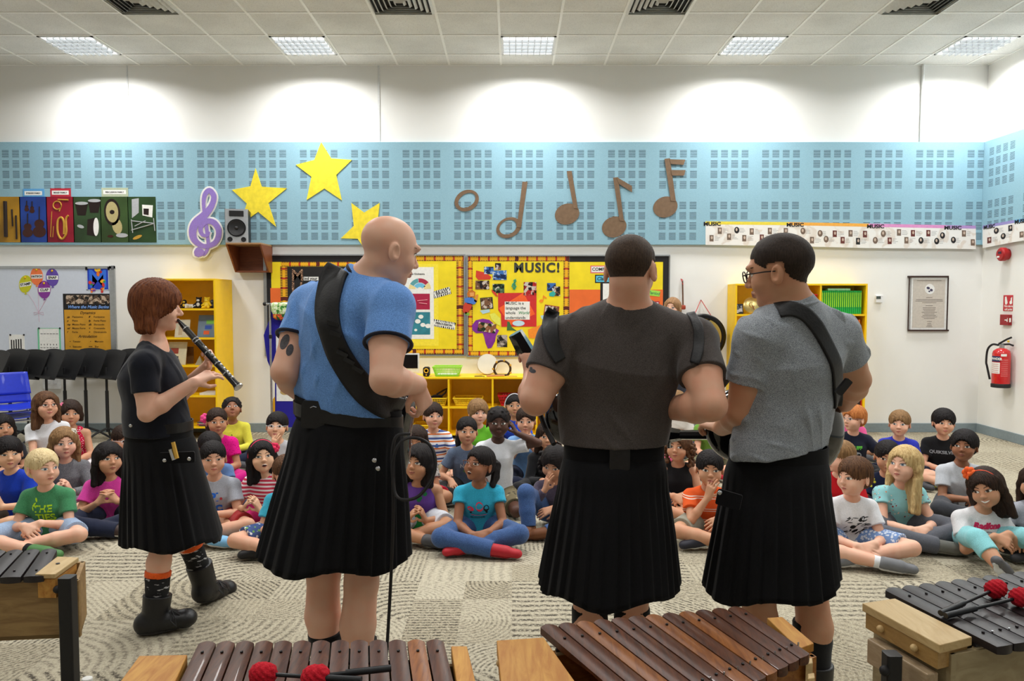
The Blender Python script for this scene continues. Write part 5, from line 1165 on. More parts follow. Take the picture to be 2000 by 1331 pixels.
def school_chair(x, y, z, rz, lab):
    t = empty('school_chair', (x, y, z), lab, 'chair', 'stacked blue chairs', rz); T = Matrix.Translation((x, y, z)) @ Matrix.Rotation(rz, 4, 'Z')
    def shell(name, fn):
        vs = []; fs = []; n = 10
        for i in range(n + 1):
            for j in range(n + 1): vs.append(fn(i / n * 2 - 1, j / n))
        for d in (0, 1):
            pass
        m = MB(); m.add([T @ Vector(v) for v in vs], [(i * (n + 1) + j, (i + 1) * (n + 1) + j, (i + 1) * (n + 1) + j + 1, i * (n + 1) + j + 1) for i in range(n) for j in range(n)])
        o = m.build(name, M_BLUE, t, smooth=True); s_ = o.modifiers.new('thick', 'SOLIDIFY'); s_.thickness = .006
    shell('seat', lambda u, v: (u * .19, -.19 + v * .38, .38 + .02 * u * u - .02 * math.sin(v * 3.1) + (.02 * v)))
    shell('backrest', lambda u, v: (u * (.19 - .02 * v), .20 + .05 * v - .02 * u * u, .50 + v * .22))
    for q in (-1, 1):
        MB().tube([T @ Vector(p) for p in ((q * .19, -.20, .012), (q * .165, -.15, .36), (q * .165, .15, .365), (q * .17, .22, .50), (q * .16, .26, .68))], .011, 8).build('side_frame', M_CHR, t, smooth=True)
        MB().tube([T @ Vector(p) for p in ((q * .19, .24, .012), (q * .165, .10, .355))], .011, 8).build('leg', M_CHR, t, smooth=True)
    MB().tube([T @ Vector((-.165, -.14, .355)), T @ Vector((.165, -.14, .355))], .010, 8).build('crossbar', M_CHR, t, smooth=True)
school_chair(-4.95, 7.35, 0, .7, 'blue chair with chrome legs behind the music stands, lowest of its stack'); school_chair(-4.95, 7.36, .085, .72, 'blue chair on top of the stack behind the music stands')

# ------------------------------------------------------------------ coat stand with blue banner, behind the man in blue
Yc = 7.9; xp = P(529, 700, Yc).x; zp_ = P(529, 594, Yc).z
t = empty('banner_stand', (xp, Yc, 0), 'chrome pole stand behind the man in blue', 'stand')
MB().tube([(xp, Yc, .02), (xp, Yc, zp_ + .01)], .012, 10).build('pole', M_CHR, t, smooth=True); MB().tube([(xp - .05, Yc, zp_), (xp + .55, Yc, zp_)], .012, 10).build('crossbar', M_CHR, t, smooth=True)
MB().ball((xp - .055, Yc, zp_), .022, 10).build('end_cap', M_BLACK, t, smooth=True); MB().tube([(xp, Yc, P(0, 658, Yc).z - .02), (xp, Yc, P(0, 658, Yc).z + .02)], .018, 10).build('collar', M_BLACK, t, smooth=True)
MB().lathe([(0, 0), (.15, 0), (.15, .012), (.02, .02), (0, .02)], Matrix.Translation((xp, Yc, 0)), 28).build('base', M_BLACK, t, smooth=True)
def flat(name, pts, Y, th, m, parent=None):
    a = [P(px, py, Y) for px, py in pts]; n = len(a); return MB().add([tuple(v) for v in a] + [(v.x, v.y + th, v.z) for v in a], [list(range(n)), list(range(n, 2 * n))[::-1]] + [(k, k + n, (k + 1) % n + n, (k + 1) % n) for k in range(n)]).build(name, m, parent)
t = empty('blue_banner', P(560, 830, Yc + .03), 'deep blue hanging cloth with a white instrument chart', 'banner')
flat('cloth', [(530, 604), (624, 604), (640, 835), (537, 835), (537, 740), (522, 705), (515, 655), (526, 625)], Yc + .03, .012, fabric('banner_blue', (40, 34, 150)), t)
flat('chart', [(539, 654), (575, 652), (575, 784), (540, 784)], Yc + .026, .003, M_WHITE, t); flat('yellow_edge', [(533, 780), (537, 775), (537, 836), (531, 836)], Yc + .02, .004, C_('edge_yellow', (230, 170, 30)), t)
for i, (y, h_) in enumerate(((672, 10), (690, 8), (752, 3), (766, 6))): flat('instrument_drawing', ellp(556, y, 9 if i > 1 else 3, h_, .4 if i == 2 else 0, 14), Yc + .0245, .001, C_('drawing_tan', (190, 160, 100)), t)
f = Field(P(530, 635, Yc) - Vector((.05, .15, .05)), P(575, 585, Yc) + Vector((.05, .12, .03)), .007)
for a, b, r in (((535, 597), (572, 597), .035), ((538, 606), (570, 608), .045), ((540, 618), (572, 622), .04)): f.cap(P(*a, Yc - .02), P(*b, Yc - .02), r, r, .02, ((0, 1, 0), .7))
b = NB('green_print'); o = b.obj(); n = b.noise(o, 25.0, 3.0); q = b.xyz(o)[2]; c1 = b.ramp(n, [(0, lin((60, 130, 50))), (.45, lin((190, 214, 150))), (.55, lin((226, 232, 210))), (.65, lin((220, 120, 40)))], 'CONSTANT'); b.fin(b.mix(b.M('LESS_THAN', q, -.02), c1, b.ramp(n, [(0, lin((30, 90, 40))), (.48, lin((200, 60, 40))), (.56, lin((230, 160, 40))), (.64, lin((40, 110, 60)))], 'CONSTANT')), .8)
o, _ = field_obj('green_hat', f, b.m, None, random.Random(2), .006, 40); props(o, 'crumpled green patterned cloth hat hung on the chrome stand', 'hat')
# ------------------------------------------------------------------ people
def nv(v):
    v = np.array(v, dtype=float); return v / max(1e-9, np.linalg.norm(v))
def arr(v): return np.array(v, dtype=float)
def lerp(a, b, t): return arr(a) * (1 - t) + arr(b) * t
def hand(f, w, d, back, thumb, sc, curl=0.35, spread=0.1, k=0.004, tcurl=0.3, fl=1.0):
    """palm, four jointed fingers and a thumb; back = normal of the back of the hand, thumb = +1/-1 side"""
    w = arr(w); d = nv(d); back = arr(back); back = nv(back - d * (back @ d)); sd = np.cross(d, back) * thumb
    for o in (-0.024, 0.0, 0.024):
        f.cap(w + sd * o * sc * 0.45, w + d * 0.088 * sc + sd * o * sc, 0.021 * sc, 0.0155 * sc, 0.012 * sc, flat=(back, 0.75))
    for i, (o, L, r) in enumerate(((0.033, 0.072, 0.0092), (0.011, 0.081, 0.0094), (-0.0115, 0.075, 0.0092), (-0.032, 0.060, 0.0082))):
        p = w + d * (0.090 - 0.004 * abs(i - 1)) * sc + sd * o * sc; a = spread * (1.5 - i) * 0.6
        dd = nv(d + sd * a); c = curl * (1 + 0.12 * i); r = max(r * sc, 0.0052)
        for seg, q in enumerate((0.46, 0.31, 0.23)):
            ang = c * (0.75 + 0.5 * seg) if seg == 0 else c * (0.75 + 0.5 * seg) + 0
            tot = c * (0.7, 1.7, 2.5)[seg]
            e = dd * math.cos(tot) - back * math.sin(tot)
            p2 = p + e * L * q * sc * fl
            f.cap(p, p2, r * (1.0, 0.94, 0.86)[seg], r * (0.95, 0.88, 0.78)[seg], k if seg == 0 else 0.001); p = p2
    p = w + d * 0.022 * sc + sd * 0.022 * sc - back * 0.008 * sc
    e = nv(d * 0.62 + sd * 0.62 - back * (0.25 + tcurl * 0.4)); p2 = p + e * 0.046 * sc
    f.cap(p, p2, 0.015 * sc, max(0.0105 * sc, .0055), 0.01 * sc)
    e = nv(d * 0.9 + sd * (0.35 - tcurl) - back * (0.2 + tcurl * 0.5)); f.cap(p2, p2 + e * 0.034 * sc, max(0.0105 * sc, .0055), max(0.0085 * sc, .005), 0.003)

def headmat(yaw=0.0, pitch=0.0, roll=0.0):
    """yaw > 0 turns the face to screen right when the figure faces the camera, pitch > 0 looks up"""
    return np.array(Matrix.Rotation(yaw, 3, 'Z') @ Matrix.Rotation(-pitch, 3, 'X') @ Matrix.Rotation(roll, 3, 'Y'))
def head(f, C, R, s, male=False, child=False):
    L = lambda x, y, z: C + R @ (np.array((x, y, z)) * s)
    if child:
        f.ell(L(0, .012, .028), np.array((.075, .090, .077)) * s, 0.02, R); f.ell(L(0, -.014, -.018), np.array((.065, .066, .070)) * s, 0.025 * s, R)
        f.ell(L(0, -.026, -.058), np.array((.049, .048, .037)) * s, 0.022 * s, R); f.ell(L(0, -.060, -.082), np.array((.017, .014, .012)) * s, 0.02 * s, R)
        for q in (-1, 1):
            f.ell(L(.039 * q, -.050, -.034), np.array((.025, .023, .024)) * s, 0.022 * s, R); f.ell(L(.031 * q, -.0945, .002), np.array((.019, .011, .012)) * s, 0.014 * s, R, sub=True)
            f.ell(L(.009 * q, -.084, -.027), np.array((.0072, .008, .0062)) * s, 0.005 * s, R)
            Re = R @ np.array(Matrix.Rotation(q * 0.35, 3, 'Z') @ Matrix.Rotation(-0.15, 3, 'X'))
            f.ell(L(.0780 * q, .014, -.010), np.array((.0085, .018, .029)) * s, 0.005 * s, Re); f.ell(L(.085 * q, .009, -.006), np.array((.0055, .009, .017)) * s, 0.004 * s, Re, sub=True)
            f.cap(L(0, -.0835, -.0495), L(.016 * q, -.077, -.054), .0052 * s, .0030 * s, 0.004 * s); f.cap(L(0, -.0815, -.0595), L(.014 * q, -.075, -.056), .0060 * s, .0030 * s, 0.004 * s)
        f.cap(L(0, -.079, .000), L(0, -.091, -.021), .0062 * s, .0078 * s, 0.012 * s); f.ell(L(0, -.0925, -.0235), np.array((.0088, .0085, .0075)) * s, 0.006 * s, R)
        return
    f.ell(L(0, .012, .028), np.array((.073, .090, .077)) * s, 0.02, R)
    f.ell(L(0, -.016, -.018), np.array((.061, .066, .074)) * s, 0.025 * s, R)
    f.ell(L(0, -.028, -.066), np.array((.046, .048, .037)) * s, 0.02 * s, R)
    f.ell(L(0, -.062, -.089), np.array((.018, .016, .014)) * s, 0.018 * s, R)
    for q in (-1, 1):
        f.ell(L(.036 * q, -.053, -.030), np.array((.022, .022, .024)) * s, 0.02 * s, R)
        f.ell(L(.031 * q, -.093, .003), np.array((.019, .014, .012)) * s, 0.012 * s, R, sub=True)
        f.ell(L(.0105 * q, -.086, -.030), np.array((.0085, .009, .007)) * s, 0.006 * s, R)
        Re = R @ np.array(Matrix.Rotation(q * 0.35, 3, 'Z') @ Matrix.Rotation(-0.15, 3, 'X'))
        f.ell(L(.0765 * q, .014, -.010), np.array((.0085, .019, .031)) * s, 0.005 * s, Re)
        f.ell(L(.084 * q, .009, -.006), np.array((.0055, .010, .018)) * s, 0.004 * s, Re, sub=True)
    f.cap(L(0, -.078, .006), L(0, -.099, -.024), .0075 * s, .0095 * s, 0.010 * s)
    f.ell(L(0, -.097, -.027), np.array((.010, .009, .008)) * s, 0.006 * s, R)
    if male: f.cap(L(-.04, -.074, .026), L(.04, -.074, .026), .010 * s, .010 * s, 0.015 * s)
    for q in (-1, 1):
        f.cap(L(0, -.0865, -.0515), L(.019 * q, -.077, -.056), .0058 * s, .0035 * s, 0.004 * s)
        f.cap(L(0, -.0845, -.0625), L(.017 * q, -.076, -.058), .0068 * s, .0035 * s, 0.004 * s)

class Drape:
    """throws small flat shapes given in face coordinates onto the face"""
    def __init__(s, V, F, C, R, sc):
        s.C, s.R, s.s = C, R, sc
        L = (V - C) @ R
        m = (np.abs(L) < 0.135 * sc).all(1) & (L[:, 1] < 0.03 * sc)
        keep = m[F].all(1); F2 = F[keep]
        s.b = BVHTree.FromPolygons(V.tolist(), F2.tolist()) if len(F2) else None
    def at(s, x, z, off=0.0006):
        o = s.C + s.R @ (np.array((x, -0.2, z)) * s.s); d = s.R @ np.array((0, 1.0, 0))
        h = s.b.ray_cast(Vector(o), Vector(d), 0.3) if s.b else (None,)
        if h[0] is None: p = s.C + s.R @ (np.array((x, -.08, z)) * s.s)
        else: p = np.array(h[0])
        return p - d * off
    def grid(s, nu, nv_, fn, off=0.0006, matfn=None, dome=0.0):
        vs = []; fs = []; mi = []
        for i in range(nu + 1):
            for j in range(nv_ + 1):
                u = i / nu * 2 - 1; v = j / nv_ * 2 - 1; x, z = fn(u, v)
                vs.append(s.at(x, z, off + dome * max(0, 1 - u * u) * max(0, 1 - v * v)))
        for i in range(nu):
            for j in range(nv_):
                a = i * (nv_ + 1) + j; fs.append((a, a + nv_ + 1, a + nv_ + 2, a + 1))
                u = (i + .5) / nu * 2 - 1; v = (j + .5) / nv_ * 2 - 1
                mi.append(matfn(*fn(u, v)) if matfn else 0)
        return vs, fs, mi

MSC = lambda: mat('eye_white', (226, 222, 215), 0.2, var=0.0)
MPU = lambda: mat('pupil', (14, 12, 12), 0.1, var=0.0, spec=0.8)
MLA = lambda: mat('lash', (40, 28, 22), 0.7, var=0.0)
def face(par, dr, look=(0, 0), iris=(70, 42, 25), brow=(60, 40, 28), lips=(188, 110, 100), mouth='neutral', wide=1.0, fem=False, child=False):
    mi_ = mat('iris_%d_%d_%d' % iris, iris, 0.15, var=0.0, spec=0.8)
    for q in (-1, 1):
        mb = MB(); ex, ez, hw = .0315 * q, .002, (.0170 if child else .0158)
        hu, hd = .0080 * wide, .0064 * wide
        up = lambda u: hu * max(0, 1 - abs(u) ** 2.2) ** 0.8; lo = lambda u: -hd * max(0, 1 - abs(u) ** 2.4) ** 0.9
        ix, iz = ex + look[0] * .006, ez + .001 + look[1] * .004
        def fn(u, v): return ex + u * hw, ez + lo(u) + (up(u) - lo(u)) * (v * .5 + .5) + (0.0012 * u * q)
        def mf(x, z):
            r = math.hypot(x - ix, z - iz); return 2 if r < .0036 else 1 if r < .0078 else 0
        vs, fs, mi = dr.grid(20, 12, fn, 0.0006, mf, 0.0022 * dr.s); mb.add(vs, fs); mb.mi = mi
        e = mb.build('eye', [MSC(), mi_, MPU()], par, smooth=True, fix=False)
        lb = MB(); t = .0030 if fem else .0022
        fl = lambda u, v: (ex + u * hw * 1.06, ez + up(u * .97) + (0.0012 * u * q) + t * .45 + t * .5 * v)
        vs, fs, mi = dr.grid(12, 1, fl, 0.0022); lb.add(vs, fs)
        lb.build('eyelid_line', MLA(), e, smooth=True, fix=False)
    mb = MB()
    for q in (-1, 1):
        fb = lambda u, v: (q * (.0315 + u * .0195), .0235 + .004 * (1 - (u * 1.0 - .2) ** 2) + v * ((.0021 if child else .0030) if not fem else .0018) * (1 - .55 * u * (1 if u > 0 else 0)))
        vs, fs, mi = dr.grid(10, 2, fb, 0.0012); mb.add(vs, fs)
    mb.build('eyebrow', mat('brow_%d_%d_%d' % brow, brow, 0.8, var=0.0), par, smooth=True, fix=False)
    mb = MB(); ml = mat('lip_%d_%d_%d' % lips, lips, 0.4, var=0.03); md = mat('mouth_dark', (60, 22, 20), 0.6, var=0.0); mt = mat('teeth', (235, 230, 220), 0.25, var=0.0)
    w = {'neutral': .0205, 'smile': .026, 'open': .018, 'grin': .027}[mouth]; cu = {'neutral': .0, 'smile': .005, 'open': 0, 'grin': .007}[mouth]
    gap = {'neutral': .0008, 'smile': .0010, 'open': .0085, 'grin': .0045}[mouth]
    zc = -.0550 if child else -.0575
    if child: w *= .86
    mid = lambda u: zc + cu * u * u
    def up2(u): return (.0058 + gap * .5 - .0012 * math.exp(-(u * 5) ** 2)) * (1 - abs(u) ** 2.0) ** .8
    def lo2(u): return -(.0072 + gap * .5) * (1 - u * u) ** .7
    fn = lambda u, v: (u * w, mid(u) + (up2(u) * v if v > 0 else -lo2(u) * v))
    def mf(x, z):
        u = max(-1, min(1, x / w)); g = gap * (1 - u * u) ** .6; return 0 if abs(z - mid(u)) > max(g, .0009) else (2 if mouth == 'grin' or (mouth == 'open' and z > mid(u) + g * .5) else 1)
    vs, fs, mi = dr.grid(18, 16, fn, 0.0007, mf); mb.add(vs, fs); mb.mi = mi
    mb.build('lips', [ml, md, mt], par, smooth=True, fix=False)

def crop(par, V, F, C, R, s, m, thick=.003, front=.052, nape=-.050):
    """close-cropped hair: the scalp's own surface lifted, thinning to nothing at the hairline"""
    L = (V - C) @ R / s; x, y, z = L[:, 0], L[:, 1], L[:, 2]
    bz = np.interp(y, [-.11, -.075, -.050, -.028, -.018, .028, .045, .075, .12], [front, front - .002, .036, .020, .014, .008, -.030, nape, nape])
    bz = np.where((np.abs(x) < .05) & (y < -.04), np.maximum(bz, front - .10 * np.abs(x) ** 1.2), bz)
    ear = (np.abs(x) > .066) & (y > -.012) & (y < .034) & (z < .026); d = np.where(ear, -1, z - bz)
    cyl = (x ** 2 + (y - .012) ** 2) < .105 ** 2; keepv = (d > 0) & (z < .13) & cyl
    K = keepv[F].all(1); used = np.unique(F[K]); mp = np.full(len(V), -1); mp[used] = np.arange(len(used)); N = vnormals(V, F)
    t = np.clip(d[used] / .05, 0.0, 1) ** .8 * thick + .0007; jit = np.sin(V[used] @ np.array((410., 370., 290.))) * np.sin(V[used] @ np.array((-350., 480., 310.))) * .0005
    return link('hair', npmesh('hair', V[used] + N[used] * (t + jit)[:, None], mp[F[K]]), m, par, True)

def hair(par, C, R, s, style, m, h, rng, top=1.0, fringe=.052, length=.12, side=1, over=0.0):
    L = lambda x, y, z: C + R @ (np.array((x, y, z)) * s)
    E = lambda c, r, k=0.01, sub=False: f.ell(L(*c), np.array(r) * s, k, R, sub)
    ext = .17 * s if style in ('short', 'buzz') else (.17 + max(length, .05)) * s
    f = Field(C - np.array((.16 * s + .02, .18 * s, ext)), C + np.array((.16 * s + .02, .18 * s, .16 * s)), h)
    th = {'buzz': .002, 'short': .009, 'pony': .007, 'bob': .014, 'long': .012, 'curly': .016, 'afro': .012}[style] * top
    E((0, .014, .030), (.0735 + th, .0915 + th * .8, .0775 + th), 0)
    E((0, .040, -.012), (.066 + th * .6, .064 + th * .6, .060), .02)
    if style in ('short', 'buzz', 'afro', 'pony', 'curly'):
        n = R @ np.array((0, .55, -1.0)); n = n / np.linalg.norm(n)
        f.plane(L(0, .06, -.066), n)
    if style in ('bob', 'long'):
        low = -length
        for q in (-1, 1):
            pts = [(.066 * q, -.010, .045), (.081 * q, .000, -.02), (.084 * q, .012, -.07 if low < -.09 else low), (.088 * q, .014, low)]
            if low > -.08: pts = pts[:3]
            for a, b in zip(pts, pts[1:]): f.cap(L(*a), L(*b), .020 * s, .019 * s, .02 * s)
            if over: f.cap(L(.080 * q, -.01, -.08), L(.085 * q, -.035, low), .020 * s, .012 * s, .02)
        for q in (-1, 0, 1): f.cap(L(.035 * q, .055, .02), L(.045 * q, .055, low + .01), .045 * s, .032 * s, .03 * s)
    if style == 'pony':
        p = [(.0, .095, .045), (.035 * side, .125, .01), (.05 * side, .12, -.06), (.055 * side, .10, -length)]
        for a, b, r in zip(p, p[1:], (.026, .030, .024)): f.cap(L(*a), L(*b), r * s, r * .85 * s, .01)
    if style in ('curly', 'afro'):
        N = 150 if style == 'curly' else 90
        for i in range(N):
            a = rng.uniform(0, 2 * math.pi); z = rng.uniform(-.5, 1); q = math.sqrt(max(0, 1 - z * z))
            x, y, zz = .080 * q * math.cos(a), .014 + .095 * q * math.sin(a), .030 + .080 * z
            if style == 'curly' and length > .02:
                if rng.random() < .55: zz = rng.uniform(-length, .03); x = .088 * (1 if rng.random() < .5 else -1) * rng.uniform(.75, 1.25); y = rng.uniform(-.03, .08)
            if y < -.03 and zz < fringe + .004: continue
            r = rng.uniform(.010, .017) if style == 'curly' else rng.uniform(.008, .013)
            E((x, y, zz), (r, r, r), .004)
    # face opening
    hz = (fringe + .035) / .93
    E((0, -.118, -.035), (.066 if style in ('bob', 'long', 'curly') else .070, .088, hz), .006, True)
    if style in ('short', 'buzz', 'pony', 'afro'):
        for q in (-1, 1):
            E((.085 * q, -.012, -.040), (.030, .050, .048), .005, True)
            E((.085 * q, .022, -.028), (.020, .020, .028), .004, True)
    elif style in ('bob', 'long'):
        E((0, -.105, -.09), (.062, .085, .06), .01, True)
    V, F = f.mesh()
    if not len(V): return None
    V = relax(V, F, 1)
    N = vnormals(V, F); Lc = (V - C) @ R
    az = np.arctan2(Lc[:, 0] + .02, Lc[:, 1] + .03)
    if style not in ('curly', 'afro'):
        g = np.sin(az * 34 + 3 * np.sin(Lc[:, 2] * 25 + rng.uniform(0, 6))) * .5 + np.sin(az * 71 + 5 * np.sin(Lc[:, 2] * 18 + 1.0)) * .5
        V = V + N * (g * (.0004 if style == 'buzz' else .0024) * s)[:, None]
        fm = np.clip((-Lc[:, 1] / s - .035) / .03, 0, 1) * np.clip((.085 - Lc[:, 2] / s) / .03, 0, 1); V = V + (R @ arr((0, 0, 1)))[None, :] * (fm * (.005 * np.sin(az * 47 + 2) + .004 * np.sin(az * 90)) * s)[:, None]
    else: V = folds(V, N, rng, .0022 * s, 220.0, 4, (1, 1, 1))
    o = link('hair', npmesh('hair', V, F), m, par, True)
    return o

def ik(a, t, l1, l2, pole):
    a, t = arr(a), arr(t); d = t - a; L = np.linalg.norm(d)
    if L > (l1 + l2) * .995: t = a + d / L * (l1 + l2) * .995; d = t - a; L = np.linalg.norm(d)
    x = (l1 * l1 - l2 * l2 + L * L) / (2 * L); h = math.sqrt(max(0, l1 * l1 - x * x))
    u = d / L; p = arr(pole); p = nv(p - u * (p @ u)); return a + u * x + p * h, t

def glasses(par, dr, rim=(30, 25, 25), w=.021, hgt=.014, thick=.0014):
    """spectacles that sit on the nose: two rims, bridge and temples"""
    C, R, s = dr.C, dr.R, dr.s; L = lambda x, y, z: Vector(C + R @ (np.array((x, y, z)) * s))
    mb = MB()
    for q in (-1, 1):
        pts = []
        for k in range(17):
            a = 2 * math.pi * k / 16; cx, cz = math.cos(a), math.sin(a)
            cx = math.copysign(abs(cx) ** .75, cx); cz = math.copysign(abs(cz) ** .75, cz)
            pts.append(L(.031 * q + w * cx, -.098 + .006 * abs(cx + q) * .5, .001 + hgt * cz))
        mb.tube(pts, thick, 6, False)
        mb.tube([L((.031 + w) * q, -.093, .006), L(.072 * q, -.075, .008), L(.080 * q, -.02, .006), L(.080 * q, .012, .002)], thick, 6)
    mb.tube([L(-.011, -.098, .004), L(0, -.101, .006), L(.011, -.098, .004)], thick, 6)
    mb.build('glasses', mat('rim_%d_%d_%d' % rim, rim, .3, var=0), par, smooth=True, fix=False)

SKIN = {'fair': (228, 180, 154), 'light': (216, 165, 136), 'tan': (198, 148, 116), 'olive': (186, 136, 102), 'brown': (150, 102, 74), 'dark': (82, 54, 42), 'asian': (222, 176, 142)}
HAIR = {'black': ((12, 10, 11), (38, 32, 32)), 'dark': ((26, 18, 15), (62, 44, 34)), 'brown': ((58, 38, 26), (110, 76, 50)), 'light': ((98, 72, 46), (160, 124, 84)),
        'blond': ((165, 132, 82), (222, 196, 142)), 'red': ((150, 80, 36), (206, 134, 74)), 'platinum': ((190, 164, 118), (236, 216, 170))}
def decal(par, oV, oF, vs, fs, T, m, name='print', off=0.0015):
    """lettering or a printed motif laid onto cloth: shape in plane T, thrown along T's +y"""
    b = BVHTree.FromPolygons(oV.tolist(), oF.tolist()); d = (T.to_3x3() @ Vector((0, 1, 0))).normalized()
    out = []
    for v in vs:
        p = T @ Vector((v[0], 0, v[1])); h = b.ray_cast(p, d, 0.4)
        out.append((h[0] if h[0] is not None else p + d * 0.12) - d * off)
    mb = MB(); mb.add(out, fs); return mb.build(name, m, par, fix=False)

def seated(label, px, py, Y, body=0.0, look=(0.0, 0.0, 0.0), sk='tan', hr=('black', 'short'), shirt=None, sleeve='short', legs='shorts', pants=None,
           shoe=(60, 60, 64), hands='lap', gaze=(0, 0), iris=(58, 36, 22), mouth='neutral', S=1.02, hs=1.0, h=0.0045, seed=1, group='children sitting on the carpet', lean=0.0,
           glass=None, legpose='cross', hairkw=None, neck=None, prints=(), sole=(225, 225, 220), wide=1.0, fem=False, acc=(), barefoot=False, lips=None, tank=False, lift=0.0, sock=None, kw=.86):
    """a child on the floor: head centre stands on the sight line (px, py) at depth Y"""
    rng = random.Random(seed); H = arr(P(px, py, Y)); yaw, pit, rol = look
    Mb = np.array(Matrix.Rotation(body, 3, 'Z')); R = headmat(yaw, pit, rol)
    zh = H[2] / S
    hl = arr((0, -.055 - lean, 0)); base = H - Mb @ hl * S; base[2] = 0
    W = lambda x, y, z: base + Mb @ (arr((x, y, z)) * S)
    zs = zh - .175 - lift * 0; nb = W(0, -.022 - lean * .8, zs + .040); chest = W(0, -.008 - lean * .6, zs - .055); pel = W(0, .03, .105 + lift); waist = W(0, .018 - lean * .2, .5 * (zs - .055) + .06 + lift * .5)
    fw = Mb @ arr((0, -1.0, 0)); rt = Mb @ arr((1.0, 0, 0)); FL = (fw, .70)
    sh = {q: W(.106 * q, -.008 - lean * .7, zs - .008) for q in (-1, 1)}
    # hands
    U, Lw = .185 * S, .165 * S
    hp = {
        'lap': [(-.040, -.215, .165, (.75, -.35, -.35), (-.3, -.6, .7)), (.045, -.200, .175, (-.8, -.35, -.3), (.3, -.6, .7))],
        'laplow': [(-.05, -.25, .12, (.8, -.3, -.2), (-.2, -.7, .7)), (.05, -.24, .13, (-.8, -.3, -.2), (.2, -.7, .7))],
        'clasp': [(-.055, -.175, zs - .075, (.55, -.1, .75), (-.7, -.5, .2)), (.055, -.175, zs - .075, (-.55, -.1, .75), (.7, -.5, .2))],
        'clap': [(-.06, -.215, zs - .13, (.55, -.3, .7), (-.8, -.2, .3)), (.05, -.205, zs - .14, (-.3, -.3, .85), (.9, -.2, .2))],
        'mouth': [(-.03, -.15, zh - .155, (.25, -.1, .9), (-.6, -.7, .1)), (.045, -.200, .175, (-.8, -.35, -.3), (.3, -.6, .7))],
        'chin': [(-.04, -.15, zh - .185, (.45, .05, .9), (-.6, -.8, .1)), (.04, -.15, zh - .185, (-.45, .05, .9), (.6, -.8, .1))],
        'ear': [(-.06, -.2, .17, (.5, -.6, -.5), (-.3, -.6, .7)), (.125, -.05, zh - .075, (-.45, .1, .85), (.8, -.3, .2))],
        'knees': [(-.16, -.22, .16, (-.1, -.8, -.5), (0, -.4, .9)), (.16, -.22, .16, (.1, -.8, -.5), (0, -.4, .9))],
        'floor': [(-.21, -.02, .10, (-.4, -.3, -.8), (-.8, .3, .3)), (.22, .05, .06, (.5, -.4, -.5), (.6, .2, .7))],
        'down': [(-.12, -.16, .17, (.3, -.8, -.4), (-.3, -.4, .8)), (.06, -.22, .15, (-.5, -.7, -.3), (.3, -.4, .8))],
    }[hands]
    el = {}; wr = {}; hd = {}
    for q, (x, y, z, d, bk) in zip((-1, 1), hp):
        el[q], wr[q] = ik(sh[q], W(x, y, z), U, Lw, Mb @ arr((.55 * q, -.12 if hands in ('clasp', 'clap', 'chin', 'mouth') else .1, -.8)))
        hd[q] = (Mb @ arr(d), Mb @ arr(bk))
    # legs
    hip = {q: W(.072 * q, .01, .095 + lift) for q in (-1, 1)}
    if legpose == 'cross':
        kn = {-1: W(-.255 * kw, -.225, .10), 1: W(.255 * kw, -.215, .105)}; an = {-1: W(.085, -.325, .050), 1: W(-.075, -.265, .055)}
        to = {-1: W(.205, -.345, .034), 1: W(-.195, -.285, .036)}
    elif legpose == 'kneel':
        kn = {-1: W(-.10, -.26, .06), 1: W(.10, -.26, .06)}; an = {-1: W(-.10, .02, .04), 1: W(.10, .02, .04)}; to = {-1: W(-.11, .12, .03), 1: W(.11, .12, .03)}
    elif legpose == 'up':
        kn = {-1: W(-.13, -.24, .27), 1: W(.22, -.2, .11)}; an = {-1: W(-.09, -.30, .055), 1: W(.02, -.33, .05)}; to = {-1: W(-.10, -.40, .03), 1: W(-.09, -.36, .03)}
    else:  # out: knees raised, soles to the front
        kn = {-1: W(-.16, -.27, .17), 1: W(.17, -.25, .17)}; an = {-1: W(-.13, -.47, .06), 1: W(.16, -.45, .06)}; to = {-1: W(-.19, -.50, .13), 1: W(.20, -.47, .13)}
    lo = np.min([base - .1, *wr.values(), *kn.values(), *an.values(), *to.values(), *el.values(), H - .13], 0) - .075; hi = np.max([base + .1, *wr.values(), *kn.values(), *an.values(), *to.values(), *el.values(), H + .14], 0) + .075; lo[2] = -.02
    f = Field(lo, hi, h)
    f.cap(pel, waist, .100 * S, .088 * S, .02, FL); f.cap(waist, chest, .088 * S, .096 * S, .02, FL)
    f.cap(chest, lerp(chest, nb, .6), .096 * S, .06 * S, .03, FL)
    f.cap(sh[-1], sh[1], .036 * S, .036 * S, .03)
    f.cap(lerp(nb, W(0, .01, zs + .03), .6), H + R @ arr((0, .012, -.05)) * hs, .037 * S, .037 * S, .012)
    for q in (-1, 1):
        f.cap(nb, sh[q], .034 * S, .033 * S, .02)
        f.cap(sh[q], el[q], .033 * S, .026 * S, .012); f.cap(el[q], lerp(el[q], wr[q], .35), .026 * S, .027 * S, .01)
        f.cap(lerp(el[q], wr[q], .35), wr[q], .027 * S, .018 * S, .008)
        hand(f, wr[q], hd[q][0], hd[q][1], -q if hands in ('lap', 'laplow', 'clasp', 'clap', 'chin', 'mouth') else -q, .74 * S, .45 if hands in ('clasp', 'chin', 'lap') else .25, .12)
        f.cap(hip[q], kn[q], .058 * S, .043 * S, .02); m = lerp(kn[q], an[q], .35)
        f.cap(kn[q], m, .042 * S, .043 * S, .01); f.cap(m, an[q], .043 * S, .027 * S, .01)
        f.cap(an[q], lerp(an[q], to[q], .9), .026 * S, .022 * S, .01)
    head(f, H, R, hs, child=True)
    f.plane((0, 0, .004), (0, 0, -1))
    V, F = f.mesh(); o = link('person', npmesh('person', V, F), skin('skin_' + sk, SKIN[sk]), None, True)
